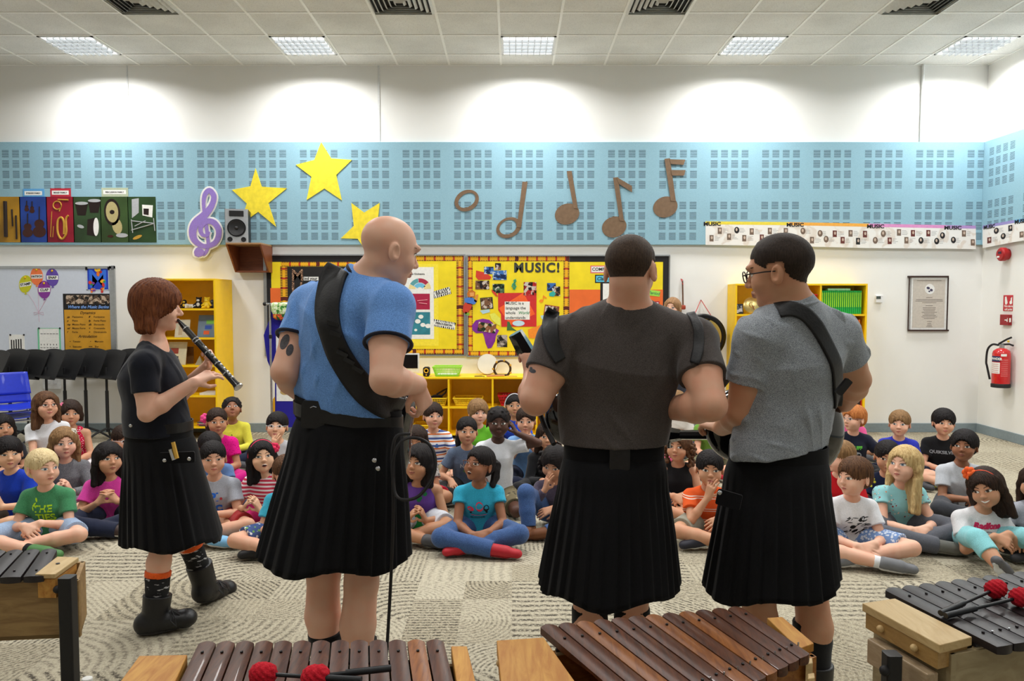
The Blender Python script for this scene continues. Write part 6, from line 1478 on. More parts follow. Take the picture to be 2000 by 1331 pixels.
    props(o, label, 'child', group)
    hc = HAIR[hr[0]]; bw = tuple(int(a * .8) for a in hc[0]) if hr[0] not in ('blond', 'platinum') else (150, 118, 78)
    dr = Drape(V, F, H, R, hs)
    lp = lips or {'dark': (92, 50, 44), 'brown': (150, 88, 74), 'tan': (182, 108, 92), 'olive': (172, 102, 86)}.get(sk, (204, 122, 112))
    face(o, dr, gaze, iris, bw, lp, mouth, wide, fem, True)
    hair(o, H, R, hs, hr[1], hairmat('hair_' + hr[0], *hc), max(.004, h * .9), rng, **(hairkw or {}))
    if glass: glasses(o, dr, glass)
    # shirt
    f = Field(lo, hi, max(h, .005)); iv = .013
    pl2 = W(0, .03, .075 + lift)
    f.cap(pl2, waist, .112 * S, .103 * S, .03, FL); f.cap(waist, chest, .103 * S, .107 * S, .03, FL)
    f.cap(chest, lerp(chest, nb, .55), .107 * S, .068 * S, .03, FL)
    if not tank:
        f.cap(sh[-1], sh[1], .042 * S, .042 * S, .035)
        for q in (-1, 1): f.cap(nb - arr((0, 0, .008)), sh[q], .038 * S, .042 * S, .02)
    else:
        for q in (-1, 1): f.cap(lerp(nb, sh[q], .55) + arr((0, 0, .012)), W(.07 * q, -.02 - lean * .6, zs - .08), .034 * S, .04 * S, .02)
    e = {'short': .58, 'cap': .36, 'long': 1.0, 'none': 0}[sleeve]
    for q in (-1, 1):
        if e: f.cap(sh[q], lerp(sh[q], el[q], e), .044 * S, (.049 if e < 1 else .036) * S, .015, cutb=e < 1)
        if sleeve == 'long': f.cap(el[q], lerp(el[q], wr[q], .9), .037 * S, .028 * S, .01, cutb=True)
    f.ell(nb + fw * .035 * S + arr((0, 0, .033)), (.05 * S, .055 * S, (.042 if not neck else neck) * S), .008, sub=True)
    f.plane((0, 0, .03), (0, 0, -1))
    so, (SV, SF) = field_obj('shirt', f, shirt, o, rng, .0042, 62, 1, (1, 1, .6))
    fr = Matrix(((rt[0], -fw[0], 0, 0), (rt[1], -fw[1], 0, 0), (0, 0, 1, 0), (0, 0, 0, 1)))
    for vs, fs, m, dx, dz in prints:
        p = chest + fw * .3 + rt * dx * S + arr((0, 0, dz * S))
        decal(so, SV, SF, vs, fs, Matrix.Translation(Vector(p)) @ fr, m)
    # trousers or shorts
    f = Field(lo, hi, max(h, .005))
    f.cap(pel, W(0, .025, .13 + lift), .108 * S, .098 * S, .02, FL)
    for q in (-1, 1):
        if legs == 'shorts': f.cap(hip[q], lerp(hip[q], kn[q], .80), .074 * S, .066 * S, .025, cutb=True)
        elif legs == 'crop':
            f.cap(hip[q], kn[q], .068 * S, .052 * S, .02); f.cap(kn[q], lerp(kn[q], an[q], .45), .052 * S, .050 * S, .015, cutb=True)
        else:
            f.cap(hip[q], kn[q], .073 * S, .056 * S, .02); f.cap(kn[q], lerp(kn[q], an[q], .5), .055 * S, .052 * S, .015); f.cap(lerp(kn[q], an[q], .5), lerp(kn[q], an[q], .93), .052 * S, .046 * S, .01, cutb=True)
    f.plane((0, 0, .006), (0, 0, -1))
    field_obj('trousers' if legs == 'long' else 'leggings' if legs == 'crop' else 'shorts', f, pants, o, rng, .0036, 70, 1)
    to = {q: lerp(an[q], to[q], .84) for q in to}
    if not barefoot:
        for q in (-1, 1):
            d = nv(to[q] - an[q]); heel = an[q] - d * .022 * S; up = arr((0, 0, 1.0)); sd = nv(np.cross(d, up)); nn = nv(np.cross(sd, d))
            toe = to[q] + d * .015 * S
            l2 = np.minimum(heel, toe) - .07; h2 = np.maximum(heel, toe) + .07; l2[2] = -.01
            f = Field(l2, h2, h)
            f.cap(heel, lerp(heel, toe, .55), .037 * S, .036 * S, .01); f.cap(lerp(heel, toe, .5), toe, .034 * S, .030 * S, .01, (nn, .85))
            f.plane((0, 0, .003), (0, 0, -1))
            sc_ = f.clone()
            cc = lerp(heel, toe, .5) - nn * .020 * S
            f.plane(cc, -nn); sc_.plane(cc, nn)
            so2, _ = field_obj('shoe', f, mat('shoe_%d_%d_%d' % shoe, shoe, .6, bump=.2), o, sm=1)
            if len(sc_.mesh()[0]): field_obj('sole', sc_, mat('sole_%d_%d_%d' % sole, sole, .6), so2, sm=1)
            if sock:
                f = Field(l2 - .02, h2 + .05, h); f.cap(an[q], lerp(an[q], kn[q], .2), .031 * S, .033 * S, .01, cutb=True); field_obj('sock', f, mat('sock_%d_%d_%d' % sock, sock, .9), o, sm=1)
    for a in acc: a(o, H, R, hs, dr, W)
    return o, dict(H=H, R=R, W=W, V=V, F=F, SV=SV, SF=SF, shirt=so, fr=fr, chest=chest, fw=fw, rt=rt, wr=wr)

def flower(rgb, x=.055, z=.085, y=-.02, n=7, r=.018, name='hair_flower'):
    def go(o, H, R, s, dr, W):
        mb = MB(); c = H + R @ (arr((x, y, z)) * s)
        rg = random.Random(5)
        for k in range(n):
            a = 2 * math.pi * k / n; p = c + R @ arr((math.cos(a) * r * 1.1, 0, math.sin(a) * r * 1.1))
            mb.ball(p, r * .9, 8, (1, .5, 1))
        mb.ball(c - arr((0, r * .3, 0)), r * .8, 8)
        mb.build(name, mat('flower_%d_%d_%d' % rgb, rgb, .8), o, smooth=True, fix=False)
    return go
def headband(rgb, w=.006, tilt=0.0, y=-.01):
    def go(o, H, R, s, dr, W):
        pts = []
        for k in range(25):
            a = math.pi * (k / 24) - 0; 
            pts.append(H + R @ (arr((.090 * math.cos(a), .0 + y - .02 * math.sin(a), -.01 + .122 * math.sin(a))) * s))
        mb = MB(); mb.tube(pts, w, 8); mb.build('headband', mat('band_%d_%d_%d' % rgb, rgb, .5), o, smooth=True, fix=False)
    return go
# ------------------------------------------------------------------ the four musicians
def pA(px, py, Y): return arr(P(px, py, Y))
def kilt(par, top, bot, a0, b0, a1, b1, face_dir, m, npl=26, depth=.022, wob=.0, seed=1, hem=0.0):
    """pleated kilt between waist centre and hem centre; half axes a (screen x) and b (depth)"""
    rg = random.Random(seed); n = 208; rings = 22; V = []; Fq = []; fa = math.atan2(face_dir[1], face_dir[0])
    ph = [rg.uniform(-.25, .25) for _ in range(npl + 1)]; am = [rg.uniform(.6, 1.25) for _ in range(npl + 1)]
    for i in range(rings + 1):
        t = i / rings; c = lerp(top, bot, t); fl = t ** .85
        a = a0 + (a1 - a0) * fl; b = b0 + (b1 - b0) * fl
        if t < .25: bl = math.sin(t / .25 * math.pi) * .006; a += bl; b += bl
        for k in range(n):
            th = 2 * math.pi * k / n; u = (k / n * npl); j = int(u); fr = u - j
            fr2 = min(1, max(0, fr + ph[j] * .3)); saw = (fr2 if fr2 < .82 else (1 - fr2) / .18 * .82) - .4
            d = math.cos(th - fa); front = max(0, d - .55) / .45
            amp = depth * am[j] * min(1, max(0, (t - .10) / .5)) * (1 - min(1, front * 1.6))
            w = wob * t * math.sin(3 * th + seed) + .004 * t * math.sin(7 * th + 2)
            r = 1 + 0; x = math.cos(th) * (a + saw * amp + w); y = math.sin(th) * (b + saw * amp + w)
            V.append((c[0] + x, c[1] + y, c[2] - hem * t * t * math.cos(th) + (.012 * math.sin(th * 5 + seed) + .010 * saw) * t ** 3))
    for i in range(rings):
        for k in range(n): Fq.append((i*n+k, (i+1)*n+k, (i+1)*n+(k+1) % n, i*n+(k+1) % n))
    Vi = np.array(V); 
    o = link('kilt', npmesh('kilt', Vi, np.array(Fq)), m, par, True)
    s = o.modifiers.new('cloth', 'SOLIDIFY'); s.thickness = .006; s.offset = -1
    return o, Vi, np.array(Fq)
def ringband(name, par, c, a, b, h_, m, up=(0, 0, 1), tilt=0.0, th=.006, n=72):
    mb = MB(); vs = []
    for k in range(n):
        t_ = 2 * math.pi * k / n; x, y = math.cos(t_), math.sin(t_)
        for (e, z) in ((0, -h_/2), (0, h_/2), (th, h_/2), (th, -h_/2)): vs.append((c[0] + x * (a + e), c[1] + y * (b + e), c[2] + z + tilt * x))
    fs = []
    for k in range(n):
        j = (k + 1) % n
        for q in range(4): fs.append((k*4+q, j*4+q, j*4+(q+1) % 4, k*4+(q+1) % 4))
    return mb.add(vs, fs).build(name, m, par, smooth=True)
def adult(label, J, hs, R, sk, torso, legs=True, hmat=None, hstyle='buzz', hkw=None, sleeve=.6, shirt=None, h=.0045, lhand=None, rhand=None, gaze=(0, 0), face_on=True, arm=1.0, fold=.005, hem=None, seed=1,
          beard=False, male=True, bust=0.0, neckcut=None, lips=(176, 104, 92), sflat=.70, iris=(80, 100, 120), mouth='neutral', brow=(70, 50, 36), legr=1.0, neckr=.060):
    rng = random.Random(seed); H, nb, ch, wa, pe = [J[k] for k in ('head', 'neck', 'chest', 'waist', 'pelvis')]
    fd = nv(J['front']); FL = (fd, sflat); pts = [v for v in J.values() if len(v) == 3 and np.abs(v).max() < 9]
    P_ = np.array([J[k] for k in J if k != 'front']); lo = P_.min(0) - .13; hi = P_.max(0) + .15; lo[2] = max(-.01, lo[2])
    f = Field(lo, hi, h); wch, wwa, wpe = torso
    f.cap(pe, wa, wpe * .74, wwa * .84, .03, FL); f.cap(wa, ch, wwa * .84, wch, .03, FL); f.cap(ch, lerp(ch, nb, .55), wch, wch * .55, .05, FL)
    f.cap(J['shL'], J['shR'], .058 * arm, .058 * arm, .05)
    f.cap(nb, H + R @ arr((0, .018, -.045)) * hs, neckr, neckr * .92, .02)
    for s in 'LR':
        sh, el, wr = J['sh' + s], J['el' + s], J['wr' + s]
        f.cap(nb, sh, .062 * arm, .056 * arm, .03); f.cap(sh, lerp(sh, el, .5), .058 * arm, .056 * arm, .02); f.cap(lerp(sh, el, .5), el, .055 * arm, .044 * arm, .015)
        f.cap(el, lerp(el, wr, .3), .043 * arm, .047 * arm, .012); f.cap(lerp(el, wr, .3), wr, .047 * arm, .029 * arm, .012, )
        hd = lhand if s == 'L' else rhand
        if hd: hand(f, wr, hd[0], hd[1], hd[2], hd[3], hd[4], .08)
        else: f.ell(wr + nv(wr - el) * .045, (.04, .04, .045), .01)
        if legs:
            hp, kn, an, to = [J[k + s] for k in ('hip', 'kn', 'an', 'to')]
            f.cap(lerp(hp, kn, .3), kn, .074 * legr, .060 * legr, .03); f.cap(lerp(pe, hp, .6), lerp(hp, kn, .35), .07 * legr, .07 * legr, .02); m = lerp(kn, an, .33); bk = -fd * .012
            f.cap(kn, m + bk, .057 * legr, .062 * legr, .015); f.cap(m + bk, an, .061 * legr, .036 * legr, .015); f.cap(an, to, .036, .030, .015)
    head(f, H, R, hs, male)
    f.plane((0, 0, .004), (0, 0, -1))
    V, F = f.mesh(); o = link('person', npmesh('person', V, F), skin('skin_' + sk, SKIN[sk]), None, True); props(o, label, 'person', 'kilted musicians')
    dr = Drape(V, F, H, R, hs)
    if face_on: face(o, dr, gaze, iris, brow, lips, mouth, .92, not male)
    if hmat and hstyle == 'buzz': crop(o, V, F, H, R, hs, hmat, **(hkw or {}))
    elif hmat: hair(o, H, R, hs, hstyle, hmat, h, rng, **(hkw or {}))
    f = Field(lo, hi, h); iv = .014
    f.cap(pe - arr((0, 0, .02)), wa, wpe + .026, wwa + iv + .012, .05, FL); f.cap(wa, ch, wwa + iv + .008, wch + iv, .05, FL); f.cap(ch, lerp(ch, nb, .52), wch + iv, wch * .55 + iv, .05, FL)
    f.cap(J['shL'], J['shR'], .068 * arm, .068 * arm, .05)
    if bust:
        for s in 'LR': f.ell(lerp(ch, J['sh' + s], .42) + fd * bust - arr((0, 0, .05)), (.070, .075, .072), .04)
    for s in 'LR':
        sh, el = J['sh' + s], J['el' + s]; f.cap(nb, sh, .064 * arm, .067 * arm, .03); f.cap(sh, lerp(sh, el, sleeve), .071 * arm, .069 * arm, .02, cutb=True)
    if neckcut: f.ell(neckcut[0], neckcut[1], .01, sub=True)
    else: nd = nv(H - nb); f.cap(nb - nd * .05, nb + nd * .036, neckr + .024, neckr + .011, .02, cutb=True)
    if hem is not None: f.plane(hem[0], hem[1])
    so, (SV, SF) = field_obj('shirt', f, shirt, o, rng, fold, 52, 2, (1, 1, .4))
    return o, dr, so, SV, SF, V, F
def boot(par, an, to, r, m, high=.0, shinp=None, sole=True, nm='boot'):
    d = nv(to - an); d[2] = 0 if abs(d[2]) < .3 else d[2]; heel = an * 1.0; ball = to
    zf = min(an[2], to[2]) - r * 0
    lo = np.minimum(an, to) - .12; hi = np.maximum(an, to) + .12
    if shinp is not None: lo = np.minimum(lo, shinp - .1); hi = np.maximum(hi, shinp + .1)
    lo[2] = max(lo[2], -.01)
    f = Field(lo, hi, .004); dd = nv(to - an)
    f.cap(an - dd * .035, lerp(an, to, .5), r * 1.02, r * .95, .01); f.cap(lerp(an, to, .4), to, r * .92, r * .86, .015, (nv(np.cross(np.cross(dd, (0, 0, 1.0)), dd)), .8)); f.ell(to, (r * .98, r * .98, r * .8), .01)
    if shinp is not None: f.cap(an, shinp, r * 1.05, r * 1.18, .015, cutb=True)
    return f, dd
b = NB('kilt_black'); o_ = b.obj(); n_ = b.noise(o_, 380.0, 2.0); b.bump(n_, .2, .001); b.fin(b.mix(b.mapr(n_, .3, .7), lin((11, 11, 13)), lin((19, 19, 22))), .85, 0, .15, sheen=.05); M_KILT = b.m
M_STRAP = mat('strap_black', (20, 20, 22), .55, bump=.3, scale=120); M_LEATH = mat('leather_black', (22, 21, 22), .4, bump=.25, scale=60); M_SNAP = mat('snap_silver', (200, 202, 206), .2, metal=.95)
M_SOCKK = fabric('sock_black', (18, 18, 20)); M_BLUET = fabric('blue_tee', (116, 164, 228), (88, 132, 200)); M_BROWN = fabric('brown_tee', (82, 75, 72), (62, 57, 55)); M_GREY = fabric('grey_tee', (158, 164, 170), (112, 118, 126), .2); M_NAVY = fabric('navy_tee', (20, 23, 34)); M_NAVYT = fabric('navy_trim', (26, 28, 44))
M_GTR = mat('guitar_black', (12, 12, 14), .12, coat=1.0, var=0.0)
def strap(par, SV, SF, px_pts, Yg, m, name='strap', off=.004, th=.006):
    """px_pts: (x, y, width) along the strap in the photo; laid on the shirt's back"""
    pts = smooth([(float(a), float(b), float(c)) for a, b, c in px_pts], 6); bvh = BVHTree.FromPolygons(SV.tolist(), SF.tolist()); out = []; n = len(pts); cols = 9
    for i, (x, y, w) in enumerate(pts):
        a = pts[max(0, i - 1)]; b_ = pts[min(n - 1, i + 1)]; tx, ty = b_[0] - a[0], b_[1] - a[1]; L = math.hypot(tx, ty) or 1; nx, ny = -ty / L, tx / L
        for k in range(cols):
            e = (k / (cols - 1) - .5) * w; g = P(x + nx * e, y + ny * e, Yg); st = Vector((g.x, 1.9, g.z)); h_ = bvh.ray_cast(st, Vector((0, 1, 0)), 2.0)
            out.append([g.x, (h_[0].y if h_[0] is not None else None), g.z])
    ys = [q[1] for q in out if q[1] is not None]; last = ys[0]
    for i in range(0, len(out), cols):
        row_ = [q[1] for q in out[i:i + cols] if q[1] is not None]; lim = (min(row_) + .05) if row_ else last
        for q in out[i:i + cols]:
            if q[1] is None or q[1] > lim: q[1] = lim
            q[1] -= off
        last = lim
    Ya = np.array([q[1] for q in out]).reshape(-1, cols)
    for _ in range(6):
        Z = Ya.copy(); Z[1:-1] = (Ya[:-2] + Ya[1:-1] + Ya[2:]) / 3; Ya = np.minimum(Z, Ya)
    for i, q in enumerate(out): q[1] = float(Ya.reshape(-1)[i])
    fs = [(i * cols + k, (i + 1) * cols + k, (i + 1) * cols + k + 1, i * cols + k + 1) for i in range(n - 1) for k in range(cols - 1)]
    o = MB().add(out, fs).build(name, m, par, smooth=True, fix=False); s = o.modifiers.new('t', 'SOLIDIFY'); s.thickness = th; s.offset = 0
    return o, out
def guitar_body(label, c, R, L, W, D, neckpts=None):
    """black guitar: waisted body along local x, thickness along local y"""
    t = empty('guitar', c, label, 'guitar', 'instruments slung on the musicians')
    f = Field(np.array(c) - L, np.array(c) + L, .006); Rm = np.array(R); X, Y_, Z = Rm[:, 0], Rm[:, 1], Rm[:, 2]
    f.cap(c - X * L * .20, c - X * L * .16, W * .5, W * .5, .02, (Y_, D / W)); f.cap(c + X * L * .26, c + X * L * .28, W * .38, W * .38, .05, (Y_, D / W * 1.3)); f.cap(c - X * L * .2, c + X * L * .25, W * .30, W * .28, .03, (Y_, D / W * 1.6))
    field_obj('body', f, M_GTR, t, sm=2)
    if neckpts:
        MB().tube(neckpts, .020, 8).build('neck', M_GTR, t, smooth=True); d = (Vector(neckpts[-1]) - Vector(neckpts[0])).normalized(); e = Vector(neckpts[-1])
        MB().tube([e, e + d * .06, e + d * .15], [.022, .036, .030], 6).build('headstock', M_GTR, t, smooth=True)
        for k in range(3): MB().tube([e + d * (.05 + .035 * k) + Vector((0, 0, -.03)), e + d * (.05 + .035 * k) + Vector((0, 0, -.055))], .008, 8).build('tuning_peg', M_SNAP, t, smooth=True)
    return t

# --- bald man in the blue shirt
J = dict(head=pA(762, 489, 2.60), neck=pA(708, 560, 2.62), chest=pA(676, 636, 2.63), waist=pA(664, 750, 2.66), pelvis=pA(680, 820, 2.66), front=(.55, .83, 0),
         shL=pA(607, 598, 2.74), shR=pA(764, 600, 2.50), elL=pA(557, 726, 2.62), wrL=pA(600, 780, 2.86), elR=pA(752, 742, 2.36), wrR=pA(816, 752, 2.56),
         hipL=pA(640, 860, 2.68), hipR=pA(716, 860, 2.62), knL=pA(632, 1120, 2.64), knR=pA(706, 1140, 2.58))
for s, x in (('L', 637), ('R', 702)):
    q = J['kn' + s]; J['an' + s] = arr((P(x, 1400, 2.62).x, q[1] + .02, .085)); J['to' + s] = J['an' + s] + arr((.05, .16, -.045))
R1 = headmat(math.radians(122), math.radians(-14), math.radians(-4))
o1, dr1, so1, SV, SF, BV, BF = adult('bald man in a blue shirt and black kilt with a wide black strap', J, 1.08, R1, 'fair', (.165, .150, .155), shirt=M_BLUET, sleeve=.52, seed=3, arm=1.10, h=.0042,
    hem=(pA(650, 800, 2.6), nv((-.16, 0, -1))), rhand=((.25, .35, -.9), (.75, -.6, .1), 1, .95, .9), lhand=((.8, .5, -.2), (0, -.6, .8), -1, .95, .7), fold=.012, lips=(190, 120, 110), brow=(150, 120, 100), gaze=(.6, 0), neckr=.066)
for s in 'LR':
    sh, el = J['sh' + s], J['el' + s]; c = lerp(sh, el, .52); d = nv(el - sh); a = nv(np.cross(d, (0, 0, 1.0))); b2 = np.cross(d, a)
    pts = [Vector(c + (a * math.cos(2 * math.pi * k / 28) + b2 * math.sin(2 * math.pi * k / 28)) * .0765) for k in range(29)]; MB().tube(pts, .0065, 8, False).build('sleeve_trim', M_NAVYT, so1, smooth=True)
c = J['neck'] + arr((.01, 0, .028)); d = nv(J['head'] - J['neck']); a = nv(np.cross(d, (0, 1.0, 0))); b2 = np.cross(d, a); MB().tube([Vector(c + (a * math.cos(2 * math.pi * k / 28) + b2 * math.sin(2 * math.pi * k / 28)) * .073) for k in range(29)], .007, 8, False).build('collar_trim', M_NAVYT, so1, smooth=True)
# tattoo on the upper left arm
bvh = BVHTree.FromPolygons(BV.tolist(), BF.tolist())
def tattoo(par, bvh, blobs, Yg, m, cam_y=1.5):
    mb = MB()
    for (x, y, a, b_, r) in blobs:
        pts = []; rings_ = [(0, 0)] + [(k, q) for q in (.5, 1.0) for k in range(14)]
        for k, q in rings_:
            ex, ey = ellp(x, y, a * q, b_ * q, r, 14)[k] if q else (x, y)
            g = P(ex, ey, Yg); dr_ = (g - Vector((0, 0, CAMH))).normalized(); h_ = bvh.ray_cast(g - dr_ * .4, dr_, 1.0); pts.append((h_[0] if h_[0] is not None else g) - dr_ * .0012)
        mb.add(pts, [(0, 1 + k, 1 + (k + 1) % 14) for k in range(14)] + [(1 + k, 15 + k, 15 + (k + 1) % 14, 1 + (k + 1) % 14) for k in range(14)])
    return mb.build('tattoo', m, par, smooth=True, fix=False)
tattoo(o1, bvh, [(556, 668, 8, 16, .4), (566, 684, 7, 12, .3)], 2.66, mat('tattoo_ink', (74, 70, 74), .6, var=.3, scale=120))
kt, kb = pA(681, 812, 2.66), pA(652, 1084, 2.60); kilt(o1, kt, kb, .182, .114, .258, .225, J['front'], M_KILT, 30, .019, .010, 2, .01)
ringband('waistband', o1, kt + arr((0, 0, .01)), .184, .117, .075, M_KILT, tilt=-.03); ringband('belt', o1, kt + arr((0, 0, .005)), .189, .122, .045, M_LEATH, tilt=-.03)
def snaps(par, pts, Y, r=.008, m=None):
    for x, y in pts: MB().ball(P(x, y, Y), r, 10, (1, .5, 1)).build('snap', m or M_SNAP, par, smooth=True)
snaps(o1, ((731, 900), (738, 916)), 2.41)
MB().rbox((-.04, -.006, -.055), (.04, .006, .04), .01, Matrix.Translation(P(612, 806, 2.548)) @ Matrix.Rotation(.05, 4, 'Y'), 1).build('belt_tab', M_LEATH, o1); MB().tube([P(606, 797, 2.533), P(612, 794, 2.532), P(618, 796, 2.533)], .002, 6).build('badge', M_SNAP, o1)
st1, out1 = strap(o1, SV, SF, ((650, 521, 52), (641, 545, 56), (637, 600, 52), (648, 650, 46), (668, 700, 48), (700, 750, 50), (738, 790, 48), (770, 812, 44)), 2.50, M_STRAP, th=.010, off=.009)
for (x, y, r) in ((654, 632, .55), (660, 652, .6), (672, 690, .8), (685, 705, .8), (700, 722, .85), (722, 752, .8)):
    g = P(x, y, 2.50); q = min(out1, key=lambda v: (v[0] - g.x) ** 2 + (v[2] - g.z) ** 2)
    MB().rbox((-.020, -.006, -.007), (.020, .004, .007), .003, Matrix.Translation((g.x, q[1] - .008, g.z)) @ Matrix.Rotation(r - math.pi / 2 * 0 - .3, 4, 'Y'), 1).build('strap_buckle', M_LEATH, st1)
g1 = guitar_body('black glossy instrument hanging at the right hip of the bald man', pA(728, 850, 2.86), np.array(Matrix.Rotation(.5, 3, 'Z') @ Matrix.Rotation(-1.2, 3, 'Y')), .40, .36, .12)
MB().ball(P(789, 773, 2.56), .006, 8).build('volume_knob', M_SNAP, g1, smooth=True); MB().ball(P(793, 779, 2.56), .006, 8).build('volume_knob', M_SNAP, g1, smooth=True)
cb = [(800, 848, 2.5), (775, 852, 2.46), (766, 880, 2.44), (766, 920, 2.42), (772, 965, 2.40), (790, 977, 2.38), (820, 968, 2.38), (846, 930, 2.40), (850, 895, 2.42), (838, 868, 2.45), (812, 856, 2.48), (785, 862, 2.44), (768, 900, 2.42), (768, 1000, 2.41), (764, 1120, 2.42), (758, 1230, 2.42), (752, 1330, 2.40)]
pts = [P(x, y, Y) for x, y, Y in cb] + [Vector((P(750, 1400, 2.38).x, 2.34, .012)), Vector((-.6, 2.2, .010)), Vector((-.9, 2.1, .010))]
props(MB().tube([Vector(p[:3]) for p in smooth([(*v, 0) for v in pts], 6)], .0055, 8).build('audio_cable', M_BLACK, smooth=True), 'black cable looping from the instrument of the bald man down to the carpet', 'cable')
for s in 'LR':
    sk_ = Field(np.minimum(J['an' + s], J['kn' + s]) - .12, np.maximum(J['an' + s], J['kn' + s]) + .12, .006); a = lerp(J['kn' + s], J['an' + s], .46) + arr((0, -.006, 0)); sk_.cap(a, J['an' + s], .064, .044, .01, cuta=True); field_obj('sock', sk_, M_SOCKK, o1)
    f, dd = boot(o1, J['an' + s] + arr((0, 0, -.03)), J['to' + s], .050, M_LEATH, shinp=J['an' + s] + arr((0, 0, .08))); f.plane((0, 0, .004), (0, 0, -1)); field_obj('boot', f, M_LEATH, o1)

# --- man in the brown shirt, seen from behind
J = dict(head=pA(1232, 528, 2.60), neck=pA(1228, 618, 2.62), chest=pA(1212, 700, 2.66), waist=pA(1200, 800, 2.68), pelvis=pA(1198, 860, 2.66), front=(.05, 1, 0),
         shL=pA(1096, 668, 2.66), shR=pA(1352, 668, 2.64), elL=pA(1046, 782, 2.58), wrL=pA(1040, 738, 2.84), elR=pA(1388, 792, 2.46), wrR=pA(1300, 800, 2.68),
         hipL=pA(1165, 900, 2.68), hipR=pA(1235, 900, 2.68), knL=pA(1150, 1160, 2.66), knR=pA(1235, 1160, 2.66))
for s, x in (('L', 1158), ('R', 1232)): J['an' + s] = arr((P(x, 1400, 2.66).x, 2.66, .085)); J['to' + s] = J['an' + s] + arr((0, .17, -.045))
R2 = headmat(math.radians(157), math.radians(-8), 0)
M_CROP = hairmat('hair_crop', (44, 34, 27), (78, 60, 46), 260.0)
o2, dr2, so2, SV, SF, BV, BF = adult('man in a dark brown shirt and black kilt with his back turned', J, 1.10, R2, 'light', (.192, .168, .165), shirt=M_BROWN, sleeve=.56, seed=5, arm=1.22, h=.0042, hmat=M_CROP, hkw=dict(thick=.005, nape=-.036),
    hem=(pA(1200, 872, 2.6), (0, 0, -1.0)), rhand=((-.8, .5, .1), (.1, -.5, .85), -1, 1.0, .6), lhand=((-.1, .3, .95), (.3, -.9, .2), 1, .95, .9), fold=.0065, gaze=(.3, 0), neckr=.072)
bvh = BVHTree.FromPolygons(BV.tolist(), BF.tolist()); tattoo(o2, bvh, [(1040, 725, 7, 4, .2), (1037, 720, 3, 3, 0)], 2.60, mat('tattoo_ink', (74, 70, 74), .6, var=.3, scale=120))
c = J['neck'] + arr((0, -.002, .018)); MB().tube([Vector(c + arr((math.cos(2 * math.pi * k / 28) * .083, math.sin(2 * math.pi * k / 28) * .078, .010 * math.sin(2 * math.pi * k / 28)))) for k in range(29)], .008, 8, False).build('collar', M_BROWN, so2, smooth=True)
kt, kb = pA(1199, 884, 2.66), pA(1186, 1142, 2.64); kilt(o2, kt, kb, .172, .110, .250, .225, J['front'], M_KILT, 32, .018, .010, 7)
ringband('waistband', o2, kt + arr((0, 0, .0)), .174, .112, .07, M_KILT)
MB().rbox((-.035, -.008, -.05), (.035, .006, .03), .008, Matrix.Translation(P(1210, 890, 2.54)), 1).build('belt_tab', M_LEATH, o2)
strap(o2, SV, SF, ((1083, 606, 24), (1076, 622, 28), (1074, 648, 30), (1079, 676, 28), (1092, 702, 22)), 2.62, M_STRAP, th=.008, off=.006)
strap(o2, SV, SF, ((1352, 612, 16), (1357, 640, 20), (1352, 675, 18), (1340, 705, 14)), 2.60, M_STRAP, th=.008, off=.006)
g2 = guitar_body('black instrument held in front of the man in the brown shirt', pA(1168, 838, 2.93), np.array(Matrix.Rotation(.15, 3, 'Z') @ Matrix.Rotation(math.radians(205), 3, 'Y')), .40, .30, .09, [P(1090, 800, 2.92), P(1046, 728, 2.90), P(1043, 716, 2.90)])
MB().tube([P(1052, 800, 2.78), P(1066, 838, 2.74), P(1082, 868, 2.68)], .010, 6).build('strap_tail', M_STRAP, g2, smooth=True)
for s in 'LR':
    sk_ = Field(np.minimum(J['an' + s], J['kn' + s]) - .12, np.maximum(J['an' + s], J['kn' + s]) + .12, .006); sk_.cap(lerp(J['kn' + s], J['an' + s], .12), lerp(J['kn' + s], J['an' + s], .4), .064, .068, .01, cuta=True); sk_.cap(lerp(J['kn' + s], J['an' + s], .4), J['an' + s], .068, .044, .01); field_obj('sock', sk_, M_SOCKK, o2)
    f, dd = boot(o2, J['an' + s] + arr((0, 0, -.03)), J['to' + s], .050, M_LEATH, shinp=J['an' + s] + arr((0, 0, .08))); f.plane((0, 0, .004), (0, 0, -1)); field_obj('boot', f, M_LEATH, o2)

# --- man in the grey shirt with glasses
J = dict(head=pA(1520, 530, 2.60), neck=pA(1552, 608, 2.60), chest=pA(1548, 690, 2.64), waist=pA(1532, 800, 2.66), pelvis=pA(1518, 870, 2.64), front=(-.42, .9, 0),
         shL=pA(1478, 662, 2.56), shR=pA(1636, 654, 2.70), elL=pA(1446, 806, 2.60), wrL=pA(1410, 836, 2.84), elR=pA(1674, 742, 2.76), wrR=pA(1650, 790, 3.0),
         hipL=pA(1490, 920, 2.64), hipR=pA(1565, 920, 2.66), knL=pA(1480, 1170, 2.62), knR=pA(1582, 1150, 2.64))
for s, x in (('L', 1500), ('R', 1588)): J['an' + s] = arr((P(x, 1400, 2.64).x, 2.62, .085)); J['to' + s] = J['an' + s] + arr((-.06, .16, -.045))
R3 = headmat(math.radians(-124), math.radians(-10), math.radians(5))
M_DKH = hairmat('hair_crop_dark', (30, 24, 20), (58, 46, 38), 240.0)
